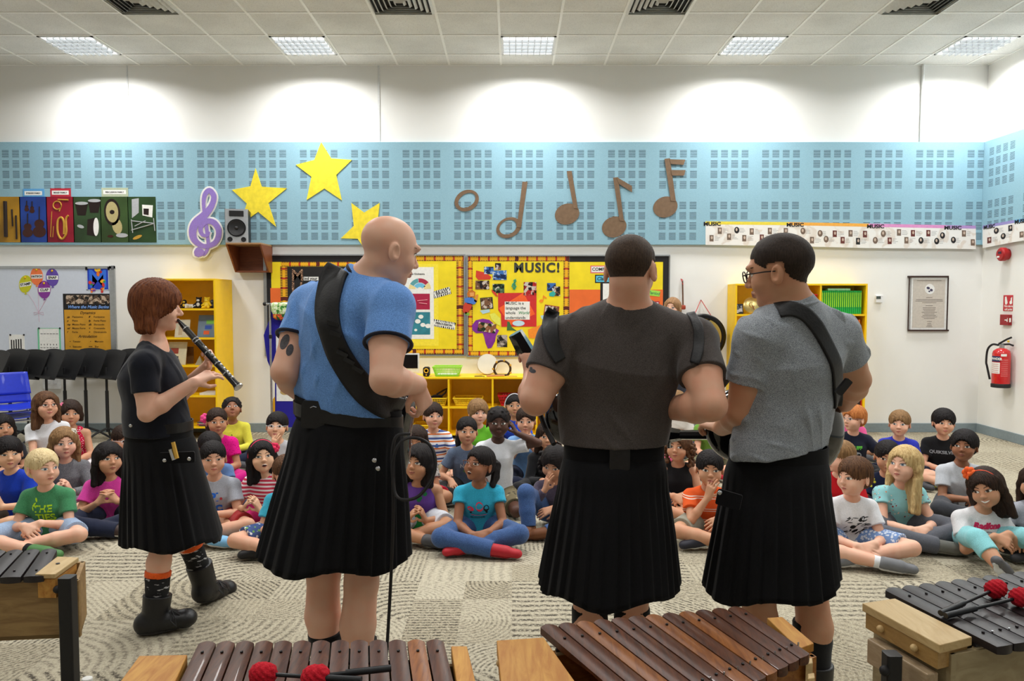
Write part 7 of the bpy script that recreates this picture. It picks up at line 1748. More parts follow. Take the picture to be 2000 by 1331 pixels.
o3, dr3, so3, SV, SF, BV, BF = adult('man in a heather grey shirt and glasses with a black strap over his back', J, 1.13, R3, 'tan', (.178, .160, .162), shirt=M_GREY, sleeve=.60, seed=8, arm=1.10, h=.0042, hmat=M_DKH, hkw=dict(thick=.010, nape=-.052),
    hem=(pA(1510, 888, 2.6), nv((.14, 0, -1))), rhand=((-.5, .7, -.4), (.5, .3, .8), -1, .95, .7), lhand=((-.4, .8, .1), (-.3, -.3, .9), 1, .95, .7), fold=.012, gaze=(-.3, 0), neckr=.068, lips=(168, 100, 84), brow=(40, 30, 24))
glasses(o3, dr3, (20, 18, 20), .026, .017, .0022)
c = J['neck'] + arr((-.008, -.002, .020)); d = nv(J['head'] - J['neck'] + arr((0, 0, .2))); a = nv(np.cross(d, (0, 1.0, 0))); b2 = np.cross(d, a); MB().tube([Vector(c + (a * math.cos(2 * math.pi * k / 28) + b2 * math.sin(2 * math.pi * k / 28)) * .079) for k in range(29)], .008, 8, False).build('collar', M_GREY, so3, smooth=True)
kt, kb = pA(1520, 890, 2.64), pA(1506, 1136, 2.62); kilt(o3, kt, kb, .166, .110, .232, .215, J['front'], M_KILT, 28, .019, .010, 11, -.035)
ringband('waistband', o3, kt + arr((0, 0, .0)), .168, .112, .07, M_KILT)
t_ = MB().rbox((-.040, -.006, -.028), (.040, .004, .024), .006, Matrix.Translation(P(1424, 975, 2.44)) @ Matrix.Rotation(.2, 4, 'Y') @ Matrix.Rotation(-.45, 4, 'Z'), 1).build('pocket_flap', M_KILT, o3); snaps(o3, ((1437, 977), (1406, 963)), 2.43)
strap(o3, SV, SF, ((1512, 606, 26), (1538, 604, 28), (1566, 618, 28), (1600, 662, 28), (1630, 716, 28), (1646, 770, 28), (1650, 800, 26)), 2.56, M_STRAP, th=.008, off=.007)
MB().rbox((-.03, -.010, -.012), (.03, .006, .012), .004, Matrix.Translation(P(1647, 756, 2.50)) @ Matrix.Rotation(-.9, 4, 'Y'), 1).build('strap_buckle', M_LEATH, o3)
g3 = guitar_body('large black guitar held in front of the man in the grey shirt', pA(1512, 838, 2.98), np.array(Matrix.Rotation(.12, 3, 'Z') @ Matrix.Rotation(math.radians(188), 3, 'Y')), .50, .40, .12, [P(1420, 850, 2.96), P(1330, 850, 3.05)])
MB().tube([P(1452, 700, 2.70), P(1425, 728, 2.80), P(1398, 762, 2.92)], .022, 6).build('strap_front', M_STRAP, g3, smooth=True)
for s in 'LR':
    sk_ = Field(np.minimum(J['an' + s], J['kn' + s]) - .12, np.maximum(J['an' + s], J['kn' + s]) + .12, .006); sk_.cap(lerp(J['kn' + s], J['an' + s], .28), lerp(J['kn' + s], J['an' + s], .45), .066, .066, .01, cuta=True); sk_.cap(lerp(J['kn' + s], J['an' + s], .45), J['an' + s], .066, .044, .01); field_obj('sock', sk_, M_SOCKK, o3)
    f, dd = boot(o3, J['an' + s] + arr((0, 0, -.03)), J['to' + s], .050, M_LEATH, shinp=J['an' + s] + arr((0, 0, .14))); f.plane((0, 0, .004), (0, 0, -1)); field_obj('boot', f, M_LEATH, o3)

# --- clarinet player
Yw = 3.50
J = dict(head=pA(309, 600, Yw), neck=pA(300, 678, Yw), chest=pA(298, 738, Yw), waist=pA(306, 820, Yw), pelvis=pA(312, 870, Yw), front=(1, .12, 0),
         shL=pA(322, 712, Yw + .17), shR=pA(282, 714, Yw - .16), elL=pA(352, 772, Yw + .16), wrL=pA(404, 716, Yw + .07), elR=pA(287, 808, Yw - .19), wrR=pA(378, 748, Yw - .10),
         hipL=pA(318, 900, Yw + .09), hipR=pA(308, 900, Yw - .08), knR=pA(322, 1045, Yw - .10), knL=pA(362, 1020, Yw + .10), anR=pA(302, 1212, Yw - .14), toR=arr(PZ(362, 1208, .052)), anL=pA(404, 1152, Yw + .20), toL=pA(442, 1150, Yw + .36))
R4 = headmat(math.radians(108), math.radians(-4), 0)
M_AUB = hairmat('hair_auburn', (66, 30, 18), (134, 78, 44), 110.0)
rh = (J['wrR'], nv(pA(428, 722, Yw - .02) - J['wrR']))
o4, dr4, so4, SV, SF, BV, BF = adult('woman in a navy shirt and black kilt playing a black clarinet, facing right', J, 1.02, R4, 'fair', (.120, .108, .125), shirt=M_NAVY, sleeve=.58, seed=4, arm=.86, h=.0042, hmat=M_AUB, hstyle='bob', hkw=dict(length=.105, fringe=.034, top=1.9), male=False,
    hem=(pA(306, 848, Yw), (0, 0, -1.0)), rhand=(rh[1], (-.15, -.75, .6), 1, .88, .45), lhand=(nv(arr((.35, -.3, .55))), (.75, .55, .2), -1, .85, .95), bust=.055, fold=.007, sflat=1.0, legr=.84, neckr=.050, lips=(196, 110, 104), brow=(110, 70, 48), neckcut=(J['neck'] + arr((.05, 0, .025)), (.062, .075, .05)), mouth='open')
kt, kb = pA(311, 846, Yw), pA(338, 1052, Yw); kilt(o4, kt, kb, .142, .128, .228, .20, (1, .1), M_KILT, 26, .022, .008, 5, .0)
ringband('belt', o4, kt + arr((0, 0, .035)), .146, .133, .045, M_LEATH); ringband('waistband', o4, kt + arr((0, 0, .0)), .144, .130, .06, M_KILT)
snaps(o4, ((369, 897), (321, 900)), Yw - .20, .009); snaps(o4, ((255, 832),), Yw - .15, .008)
for i, (a, b_, m_) in enumerate((((338, 864), (346, 896), M_GOLD), ((333, 878), (340, 899), M_SNAP))):
    MB().tube([P(*a, Yw - .200), P(*b_, Yw - .205)], .009, 8).build('pocket_tool', m_, o4, smooth=True)
MB().rbox((-.075, -.006, -.03), (.075, .006, .02), .008, Matrix.Translation(P(346, 892, Yw - .175)) @ Matrix.Rotation(.2, 4, 'Z'), 1).build('pocket_flap', M_KILT, o4)
M_ORG = fabric('orange_cuff', (236, 96, 30)); b = NB('patterned_sock'); o_ = b.obj(); mp = b.n('ShaderNodeMapping'); b.l(o_, mp.inputs[0]); mp.inputs['Scale'].default_value = (1, 1, 3); n_ = b.noise(mp.outputs[0], 26.0, 3.0); b.fin(b.mix(b.mapr(n_, .60, .64), lin((20, 20, 22)), lin((170, 170, 170))), .9); M_PS = b.m
for s, tcuff in (('R', .42), ('L', .30)):
    kn, an, to = J['kn' + s], J['an' + s], J['to' + s]; lo_b = np.minimum(an, kn) - .12; hi_b = np.maximum(an, kn) + .12; bk = arr((-.010, 0, 0))
    a0 = lerp(kn, an, tcuff) + bk; a1 = lerp(kn, an, tcuff + .07) + bk; a2 = lerp(kn, an, .62)
    f = Field(lo_b, hi_b, .005); f.cap(a0, a1, .057, .057, .0, cuta=True, cutb=True); field_obj('sock_cuff', f, M_ORG, o4)
    f = Field(lo_b, hi_b, .005); f.cap(a1, a2 + bk * .5, .056, .050, 0, cuta=True); f.cap(a2 + bk * .5, an, .050, .042, .01); field_obj('sock', f, M_PS, o4)
    shin = lerp(kn, an, .70 if s == 'R' else .62)
    f, dd = boot(o4, an + arr((0, 0, -.010)), to, .053, M_LEATH, shinp=shin)
    n2 = nv(np.cross(np.cross(dd, (0, 0, 1.0)), dd)); cc = lerp(an, to, .5) - n2 * (.052 if s == 'R' else .048) + (arr((0, 0, -.0)))
    if s == 'R': cc = arr((0, 0, .022)); n2 = arr((0, 0, 1.0)); f.plane((0, 0, .003), (0, 0, -1))
    g = f.clone()
    f.plane(cc, -n2); g.plane(cc, n2)
    bo, _ = field_obj('boot', f, M_LEATH, o4)
    if len(g.mesh()[0]): field_obj('sole', g, mat('rubber_sole', (48, 46, 46), .7), bo)
    kx = lerp(an, to, .38) + arr((.03, -.015, .05)); mb = MB()
    for q in (-1, 1): mb.tube([Vector(kx), Vector(kx + arr((.035, .02 * q - .02, -.02))), Vector(kx + arr((.045, .03 * q - .02, -.055))), Vector(kx + arr((.015, .02 * q - .02, -.035))), Vector(kx)], .003, 6)
    for k in range(4): e = lerp(an, shin, .1 + k * .2); mb.tube([Vector(e + arr((.035, -.035, .02))), Vector(e + arr((.058, .0, .025))), Vector(e + arr((.035, .035, .02)))], .003, 5)
    mb.build('lace', M_BLACK, bo, smooth=True)
# clarinet
A, B = P(347, 625, Yw - .005), P(466, 757, Yw - .12); t = empty('clarinet', A.lerp(B, .5), 'black clarinet with silver rings played by the woman', 'clarinet', 'instruments slung on the musicians')
X = lambda u: A.lerp(B, u); M_CL = mat('clarinet_black', (20, 19, 21), .3, var=.0, coat=.4)
MB().tube([X(0), X(.05), X(.14)], [.006, .010, .014], 14).build('mouthpiece', M_CL, t, smooth=True); MB().tube([X(.14), X(.95), X(1.0)], [.0145, .0150, .021], 16).build('body', M_CL, t, smooth=True)
for u in (.14, .30, .335, .50, .66, .80): MB().tube([X(u - .006), X(u + .006)], .017, 16).build('ring', M_SNAP, t, smooth=True)
MB().tube([X(.992), X(1.003)], .022, 16).build('bell_ring', M_SNAP, t, smooth=True)
nrm = Vector((.5, -.6, .6)).normalized()
for i, u in enumerate((.45, .55, .60, .70, .75, .84, .88)): MB().ball(X(u) + nrm * .015, .008, 8, (1, 1, 1)).build('key', M_SNAP, t, smooth=True)
for u in (.42, .72): MB().tube([X(u) + nrm * .018 + Vector((0, -.008, 0)), X(u + .14) + nrm * .018 + Vector((0, -.008, 0))], .003, 6).build('key_rod', M_SNAP, t, smooth=True)

# --- teacher by the wall
Yt = 8.0; H = arr(P(1313, 602, Yt)); zf = H[2]
J = dict(head=H, neck=H + arr((0, .02, -.16)), chest=H + arr((0, .02, -.34)), waist=H + arr((0, .02, -.56)), pelvis=H + arr((0, .02, -.72)), front=(-.1, -1, 0), shL=H + arr((.16, .02, -.24)), shR=H + arr((-.16, .02, -.24)), elL=H + arr((.20, .03, -.52)), wrL=H + arr((.06, -.14, -.60)), elR=H + arr((-.20, .03, -.52)), wrR=H + arr((-.06, -.14, -.60)),
         hipL=H + arr((.09, .02, -.76)), hipR=H + arr((-.09, .02, -.76)), knL=arr((H[0] + .1, Yt - .02, .42)), knR=arr((H[0] - .1, Yt - .02, .42)), anL=arr((H[0] + .1, Yt + .03, .08)), anR=arr((H[0] - .1, Yt + .03, .08)), toL=arr((H[0] + .11, Yt - .12, .04)), toR=arr((H[0] - .11, Yt - .12, .04)))
o5 = adult('woman with light brown hair by the wall behind the brown-shirted man, beside the gong', J, .98, headmat(-.5, 0, .05), 'fair', (.13, .115, .14), shirt=fabric('cream_top', (196, 188, 176)), hmat=hairmat('hair_teacher', (112, 80, 54), (176, 136, 96)), hstyle='long', hkw=dict(length=.2, fringe=.06), male=False, legr=.95, arm=.85, h=.007,
    hem=(H + arr((0, 0, -.76)), (0, 0, -1.0)), gaze=(-.3, 0), fold=.003, neckr=.05, sflat=.75, seed=12)[0]
f = Field(np.array((H[0] - .3, Yt - .25, .0)), np.array((H[0] + .3, Yt + .3, H[2] - .6)), .009); f.cap(J['pelvis'], J['waist'] - arr((0, 0, .04)), .150, .13, .02, ((0, 1, 0), .75), cutb=True)
for s in 'LR': f.cap(J['hip' + s], J['kn' + s], .096, .075, .03); f.cap(J['kn' + s], J['an' + s], .075, .06, .02)
f.plane((0, 0, .01), (0, 0, -1)); field_obj('trousers', f, fabric('dark_trousers', (50, 52, 62)), o5)
# ------------------------------------------------------------------ children on the carpet
def spots(name, base, cols, scale=30.0, thr=.35, detail=0):
    key = ('sp', name)
    if key in _mats: return _mats[key]
    b = NB(name); o = b.obj(); vo = b.n('ShaderNodeTexVoronoi'); b.l(o, vo.inputs['Vector']); vo.inputs['Scale'].default_value = scale
    f = b.M('LESS_THAN', b.M('ADD', vo.outputs['Distance'], b.M('MULTIPLY', b.noise(o, scale * 2.5, 2.0), .25 if detail else 0.0)), thr)
    k = len(cols); c = b.ramp(b.xyz(vo.outputs['Color'])[0], [(i / k, lin(q)) for i, q in enumerate(cols)], 'CONSTANT')
    if detail: f = b.M('MULTIPLY', f, b.M('GREATER_THAN', b.noise(o, 9.0, 1.0), .47))
    b.bump(b.noise(o, 400.0, 1.0), .2, .001)
    _mats[key] = b.fin(b.mix(f, lin(base), c), .9, 0, .2); return _mats[key]
def txt(s, size, m, dx=0, dz=0, bold=.002, **kw):
    vs, fs = textmesh(s, size, 0.0, bold, **kw); return (vs, fs, m, dx, dz)
def blobs(L, m, dx=0, dz=0):
    """printed motif made of little ellipses (x, z, a, b, rot)"""
    vs = []; fs = []
    for x, z, a, b_, r in L:
        o = len(vs); vs += [(p, q, 0) for p, q in ellp(x, z, a, b_, r, 12)]; fs.append([o + i for i in range(12)])
    return (vs, fs, m, dx, dz)
def watch(rgb, side=1, name='wristband', r=.024):
    def go(o, H, R, s, dr, W): pass
    return go
def vneckcard(o, *a): pass
F_ = fabric
M_DENIM = F_('denim', (70, 100, 150), (44, 66, 110)); M_DKD = F_('dark_denim', (30, 36, 58)); M_WCOT = F_('white_cotton', (232, 233, 236), (214, 216, 222)); M_BKC = F_('black_cotton', (22, 22, 25)); M_KHAKI = F_('khaki', (170, 156, 128))
def M(n, c, v=.0): return mat(n, c, .8, var=v)
def kid(label, px, py, Y, **k):
    b = k.pop('body', max(-.5, min(.5, (1000 - px) / 1000 * .5))); k.setdefault('seed', int(px) % 97 + 1)
    lk = k.get('look', (0, 0, 0)); k['look'] = (lk[0] - math.atan((px - 1000) / FPX), lk[1], lk[2])
    k.setdefault('h', .0042 if Y < 5.0 else .0052)
    return seated(label, px, py, Y, body=b, **k)
rg = random.Random(21)
# left group
kid('child with dark hair cut off by the left edge', 4, 836, 6.1, look=(.3, .05, 0), sk='tan', hr=('black', 'long'), hairkw=dict(length=.18), shirt=F_('dark_top', (30, 30, 36)), pants=M_DKD, legs='long', gaze=(.3, .1), fem=True)
kid('boy in a royal blue polo shirt at the left edge', 16, 886, 4.95, body=.0, look=(.12, .0, 0), sk='asian', hr=('black', 'short'), hairkw=dict(fringe=.036, top=1.2), shirt=F_('royal_blue', (24, 62, 186)), pants=F_('tan_shorts', (120, 110, 100)), hands='clap', gaze=(.4, .1), iris=(30, 20, 16), wide=.75)
kid('girl in glasses and a white T-shirt kneeling at the back left', 90, 793, 5.9, look=(.32, .12, .03), sk='light', hr=('brown', 'long'), hairkw=dict(length=.17, fringe=.060), shirt=M_WCOT, legs='long', pants=M_DKD, legpose='kneel', mouth='smile', glass=(66, 24, 30), gaze=(.4, .3), fem=True)
kid('girl in a red and white polka dot dress behind the girl in grey', 137, 808, 6.35, look=(.1, .0, .05), sk='tan', hr=('dark', 'bob'), hairkw=dict(length=.055, fringe=.050), shirt=spots('polka_red', (196, 28, 66), [(240, 230, 232)], 85.0, .30), sleeve='none', tank=True, pants=spots('polka_white', (232, 228, 232), [(60, 30, 40)], 50, .2), legs='shorts', gaze=(.2, .1), acc=(flower((226, 120, 150), -.060, .070, -.02, r=.015),), fem=True)
kid('girl with long light brown hair and a grey knitted top', 125, 866, 5.25, look=(.15, .02, 0), sk='fair', hr=('light', 'long'), hairkw=dict(length=.20, fringe=.062), shirt=F_('grey_knit', (128, 130, 134), (76, 78, 84), .3), sleeve='long', pants=F_('lace_white', (196, 198, 206)), legs='shorts', hands='clap', gaze=(.3, .2), acc=(flower((232, 228, 214), .055, .078, -.03, r=.013),), fem=True, iris=(90, 100, 110))
kid('blond boy in a green T-shirt with lime lettering, cross-legged at the front left', 84, 914, 4.60, body=.12, look=(.5, .0, .03), sk='fair', hr=('platinum', 'short'), hairkw=dict(fringe=.050, top=1.0), shirt=F_('green_tee', (74, 146, 100), (54, 116, 78)), pants=F_('pale_denim', (166, 186, 214), (130, 152, 184)), shoe=(72, 122, 66), sole=(224, 228, 220), sock=(20, 20, 24), gaze=(.35, .15), iris=(110, 130, 150), kw=1.02, S=1.05, hs=1.04,
    prints=[txt('THE', .062, M('lime_print', (184, 232, 40)), 0, -.012), txt('TIES', .062, M('lime_print', (184, 232, 40)), .012, -.066), blobs([(-.035, .045, .006, .014, .3), (-.045, .02, .012, .005, .8), (-.055, -.01, .004, .014, .2), (-.0, -.094, .05, .003, 0), (.05, -.09, .012, .004, .3)], M('lime_print', (184, 232, 40)))])
kid('girl in a pink T-shirt and denim waistcoat with clasped hands', 212, 897, 4.95, look=(.30, .12, .04), sk='tan', hr=('black', 'long'), hairkw=dict(length=.16, fringe=.040), shirt=F_('hot_pink', (226, 70, 170)), pants=M_DKD, legs='long', hands='clasp', gaze=(.3, .5), shoe=(60, 44, 40), fem=True, iris=(36, 22, 16), S=1.04,
    prints=[blobs([(0, -.02, .026, .034, 0)], M('yellow_print', (226, 216, 50))), blobs([(.004, -.008, .010, .007, .2), (-.004, -.03, .012, .005, 0)], M('black_print', (20, 20, 22)))])
kid('girl in white glasses and a bright pink top beside the woman in the kilt', 243, 860, 5.45, look=(.35, .0, 0), sk='tan', hr=('dark', 'pony'), shirt=F_('neon_pink', (250, 100, 150)), sleeve='cap', pants=F_('pink_leg', (226, 80, 150)), legs='crop', glass=(226, 226, 230), fem=True)
kid('girl in a magenta top with a pink bow at the side of her head', 424, 824, 6.0, look=(.12, .02, 0), sk='olive', hr=('dark', 'pony'), hairkw=dict(side=-1, length=.1, fringe=.058), shirt=spots('magenta_dots', (220, 24, 134), [(150, 10, 90)], 70.0, .25), pants=F_('magenta', (206, 24, 130)), legs='long', gaze=(.1, .3), acc=(flower((246, 80, 150), -.085, .03, .02, r=.022),), fem=True)
kid('boy in a yellow top with his head tilted back', 453, 799, 6.9, look=(.05, .42, 0), sk='brown', hr=('black', 'afro'), hairkw=dict(length=0), shirt=F_('lemon_top', (222, 214, 74)), sleeve='long', pants=M_DKD, legs='long', gaze=(0, -.4), prints=[blobs([(0, -.02, .006, .022, .2), (.02, -.04, .012, .005, .5)], M('black_print', (20, 20, 22)))])
kid('child in a denim top mostly hidden behind the boy in the grey T-shirt', 410, 874, 5.4, look=(.3, -.2, 0), sk='brown', hr=('black', 'pony'), shirt=F_('denim_top', (92, 122, 170)), sleeve='cap', pants=M_DENIM, legs='long', fem=True)
kid('boy in a grey T-shirt with blue letters and red shorts', 416, 896, 4.80, body=.1, look=(.06, .02, 0), sk='light', hr=('black', 'short'), hairkw=dict(fringe=.052, top=.9), shirt=F_('light_grey_tee', (178, 182, 192), (150, 154, 166)), pants=F_('red_shorts', (166, 44, 46)), shoe=(126, 184, 226), sole=(236, 236, 236), gaze=(-.1, -.3), wide=.7, S=1.04, kw=.95,
    prints=[txt('API', .070, M('blue_print', (40, 110, 220)), -.012, -.01, .004), txt('TEC', .060, M('blue_print', (40, 110, 220)), .0, -.085, .004), blobs([(.052, -.020, .008, .010, 0)], M('red_print', (190, 60, 70)))])
kid('small girl with a pink headband in a red and white striped top, clapping', 512, 893, 4.90, body=-.1, look=(.12, .18, -.05), sk='asian', hr=('black', 'long'), hairkw=dict(length=.16, fringe=.058, top=1.1), shirt=stripes('red_stripes', [(0, (206, 60, 84)), (.55, (240, 226, 228))], 2, .024), sleeve='short', pants=F_('pink_skirt', (236, 60, 140)), hands='clap', gaze=(-.1, .5), acc=(headband((226, 50, 90), .005), flower((232, 50, 96), .080, .050, -.03, r=.018)), iris=(26, 18, 14), wide=.85, mouth='open', fem=True, shoe=(30, 28, 30), S=1.0)
kid('child in white-rimmed glasses with a hand raised to the face', 541, 833, 5.9, look=(-.15, .1, .05), sk='asian', hr=('black', 'short'), hairkw=dict(fringe=.045, top=1.3), shirt=F_('grey_white', (200, 204, 210)), pants=M_DKD, hands='mouth', glass=(238, 238, 240))
kid('child in a turquoise T-shirt mostly hidden behind the kilt of the bald man', 560, 925, 4.55, body=0.0, look=(.2, 0, 0), sk='light', hr=('brown', 'short'), shirt=F_('turquoise_tee', (64, 176, 206)), pants=spots('flower_shorts', (70, 90, 140), [(226, 232, 236), (120, 170, 90)], 45.0, .4), shoe=(26, 24, 26), sole=(40, 38, 40), kw=1.0)
# middle group
kid('girl with a black bob in a purple and green top, looking up', 818, 906, 4.80, body=.05, look=(-.5, .20, .03), sk='olive', hr=('black', 'bob'), hairkw=dict(length=.125, fringe=.046, top=1.35), shirt=None or stripes('purple_green', [(0, (40, 140, 70)), (.45, (98, 62, 142))], 2, .74, .0), sleeve='none', tank=True, pants=F_('white_shorts', (222, 224, 232)), hands='clap', gaze=(-.5, .7), mouth='smile', shoe=(74, 74, 78), sole=(70, 70, 74), fem=True, S=1.05, hs=1.05, kw=.74,
    prints=[blobs([(.0, .01, .014, .012, 0), (.012, .022, .012, .01, .5), (.04, .045, .014, .013, 0), (.03, .055, .010, .012, .4)], M('green_gems', (20, 110, 60)))])
kid('girl in glasses, a turquoise T-shirt and jeans, mouth open', 936, 908, 4.62, body=.08, look=(-.68, .24, .06), sk='brown', hr=('black', 'pony'), hairkw=dict(side=1, length=.11, fringe=.052, top=1.2), shirt=F_('cyan_tee', (52, 172, 204), (38, 144, 178)), sleeve='cap', pants=M_DENIM, legs='long', hands='laplow', mouth='open', glass=(110, 60, 40), gaze=(-.3, .3), shoe=(176, 26, 40), sole=(150, 24, 34), fem=True, S=1.05, hs=1.02, kw=.88,
    prints=[blobs([(-.055, -.03, .022, .014, -.5), (.0, -.018, .024, .032, .2)], M('coral_print', (236, 60, 90))), blobs([(.042, -.028, .018, .022, 0), (-.004, -.055, .06, .010, 0), (-.01, -.088, .05, .004, 0)], M('black_print', (20, 20, 22))), blobs([(-.004, -.072, .052, .004, 0)], M('pink_print2', (226, 60, 120)))])
kid('girl with dark hair and a patterned top behind the girl in purple', 812, 862, 5.5, look=(-.1, -.1, 0), sk='olive', hr=('dark', 'long'), hairkw=dict(fringe=.064), shirt=spots('pattern_top', (170, 164, 160), [(60, 56, 60)], 60.0, .3), pants=F_('red_pants', (200, 30, 56)), fem=True)
kid('child in a black and white patterned top half hidden by the kilt', 772, 880, 5.2, look=(.1, .1, 0), sk='tan', hr=('dark', 'long'), shirt=spots('pattern_top2', (196, 194, 186), [(60, 56, 60), (226, 190, 40)], 50.0, .35), pants=F_('red_pants', (200, 30, 56)), fem=True)
kid('smiling boy in an orange, blue and white striped polo shirt', 846, 813, 6.2, look=(.22, .05, .03), sk='light', hr=('dark', 'short'), hairkw=dict(fringe=.044, top=1.2), shirt=stripes('polo_stripes', [(0, (232, 234, 240)), (.35, (222, 120, 60)), (.55, (232, 234, 240)), (.72, (70, 90, 150))], 2, .058), pants=M_KHAKI, mouth='smile', gaze=(.5, .1), hands='knees', prints=[blobs([(.03, -.01, .012, .016, 0), (.03, -.02, .016, .008, 0)], M('blue_badge', (60, 100, 170)))])
kid('girl in a slate blue T-shirt with dark hair tied back', 912, 843, 5.7, look=(.12, .05, .04), sk='tan', hr=('black', 'pony'), hairkw=dict(fringe=.054, side=-1), shirt=F_('slate_tee', (98, 112, 134), (70, 84, 108)), pants=M_BKC, legs='long', hands='down', gaze=(.5, .3), fem=True, prints=[txt('NAVY', .04, M('pale_print', (170, 178, 190)), 0, -.03), blobs([(.0, -.07, .03, .014, 0)], M('green_print', (90, 130, 60)))])
kid('curly fair-haired boy in a lime green shirt behind the boy in white', 934, 806, 6.6, look=(.25, .0, 0), sk='fair', hr=('light', 'curly'), hairkw=dict(length=.0, fringe=.036, top=1.2), shirt=F_('lime_shirt', (110, 196, 50)), pants=M_DKD, legs='long')
kid('boy in a plain white T-shirt and camouflage shorts, hand behind his ear', 973, 826, 5.35, body=.12, look=(.08, .02, .02), sk='dark', hr=('black', 'afro'), hairkw=dict(length=0, fringe=.050, top=.7), shirt=M_WCOT, pants=spots('camo', (110, 100, 76), [(50, 50, 36), (150, 140, 110), (70, 64, 50)], 28.0, .45, 1), hands='ear', legpose='kneel', gaze=(-.6, .2), iris=(20, 14, 12), S=1.06, hs=1.02)
kid('child in a pale blue shirt with hands folded under the chin', 1027, 822, 6.1, look=(-.05, -.05, 0), sk='light', hr=('dark', 'short'), shirt=F_('pale_blue', (122, 168, 222)), pants=M_DKD, legs='long', hands='chin', shoe=(200, 204, 210))
kid('girl in a bright blue top with a pale headband at the back', 1004, 792, 7.0, look=(.1, 0, 0), sk='tan', hr=('black', 'pony'), shirt=F_('bright_blue', (30, 70, 200)), pants=M_DKD, legs='long', acc=(headband((220, 220, 226), .005),), fem=True, prints=[txt('Fun', .05, M('pale_print', (170, 178, 190)))])
kid('child in jeans with the head bent and a hand over the face', 1082, 905, 4.95, body=-.35, look=(-.3, -.35, .1), sk='tan', hr=('black', 'curly'), hairkw=dict(length=.08, fringe=.045), shirt=F_('plum_grey', (88, 78, 96), (60, 52, 66)), sleeve='long', pants=M_DENIM, legs='long', hands='mouth', shoe=(112, 66, 34), sole=(90, 54, 30), legpose='up')
kid('child half hidden at the left hip of the man in brown', 1070, 852, 5.75, look=(.0, 0, 0), sk='tan', hr=('dark', 'long'), shirt=M_BKC, sleeve='long', pants=M_BKC, legs='long', fem=True)
# between the man in brown and the man in grey
kid('fair-haired child far back, framed by the arms of the man in brown', 1322, 786, 7.3, look=(-.1, .05, 0), sk='fair', hr=('light', 'long'), hairkw=dict(length=.12, fringe=.050), shirt=F_('cream_shirt', (210, 204, 196)), pants=M_DKD, legs='long', gaze=(0, .5), fem=True)
kid('child in an olive green shirt with folded hands, face hidden by an elbow', 1392, 800, 6.5, look=(-.1, 0, 0), sk='light', hr=('brown', 'short'), shirt=F_('olive_green', (110, 158, 60)), pants=F_('olive_camo', (120, 118, 90)), hands='lap', shoe=(190, 40, 60))
kid('girl with curly brown hair in a black vest top', 1325, 873, 5.3, look=(-.28, .08, .02), sk='tan', hr=('brown', 'curly'), hairkw=dict(length=.13, fringe=.050, top=1.2), shirt=M_BKC, sleeve='none', tank=True, pants=M_DENIM, legs='shorts', gaze=(.6, .2), fem=True, S=1.03)
kid('child in a pink patterned top behind the curly-haired girl', 1292, 838, 6.0, look=(.2, 0, 0), sk='tan', hr=('dark', 'pony'), shirt=spots('pink_pattern', (244, 110, 150), [(60, 30, 50)], 50.0, .25), pants=M_DKD, legs='long', fem=True)
kid('boy in an orange polo shirt with thin white stripes, hand at his mouth', 1386, 916, 4.72, body=-.05, look=(.08, .0, .02), sk='tan', hr=('black', 'short'), hairkw=dict(fringe=.044, top=1.2), shirt=stripes('orange_stripes', [(0, (226, 92, 40)), (.45, (238, 214, 200)), (.52, (226, 92, 40)), (.62, (238, 214, 200)), (.69, (226, 92, 40))], 2, .075), pants=F_('khaki_shorts', (150, 146, 130)), hands='mouth', gaze=(.2, .2), shoe=(34, 34, 46), iris=(40, 24, 16), S=1.05, hs=1.03)
# right group
kid('boy in a white T-shirt with a black drawing, cross-legged beside the grey-shirted man', 1668, 932, 4.40, body=-.08, look=(-.72, .0, -.03), sk='fair', hr=('brown', 'short'), hairkw=dict(fringe=.042, top=1.25), shirt=M_WCOT, pants=spots('check_shorts', (120, 150, 200), [(214, 222, 236)], 60.0, .45), hands='laplow', gaze=(-.4, -.1), shoe=(112, 114, 118), sole=(226, 226, 226), sock=(226, 228, 232), iris=(90, 90, 90), S=1.06, hs=1.06, kw=1.0,
    prints=[blobs([(rg.uniform(-.06, .07), rg.uniform(-.075, .03), rg.uniform(.006, .020), rg.uniform(.0015, .004), rg.uniform(-.2, 1.0)) for _ in range(34)], M('black_print', (30, 30, 34)), .01, -.02), blobs([(-.02, -.03, .016, .012, .3), (.03, .02, .012, .022, -.9), (-.005, -.055, .02, .008, .6)], M('black_print', (30, 30, 34)), .01, -.02)])
kid('girl with long blond hair in a pale teal flowered top', 1766, 908, 4.70, body=-.02, look=(-.48, .12, -.03), sk='fair', hr=('blond', 'long'), hairkw=dict(length=.27, over=1, fringe=.056, top=1.2), shirt=spots('flowered_teal', (146, 204, 208), [(150, 60, 60), (206, 150, 120), (120, 70, 90), (240, 220, 200)], 52.0, .42, 1), sleeve='cap', pants=F_('grey_leggings', (96, 98, 106), (80, 82, 90)), legs='long', hands='laplow', gaze=(-.4, .3), shoe=(106, 106, 100), sole=(120, 118, 110), iris=(110, 130, 150), fem=True, S=1.10, hs=1.05, kw=1.05)
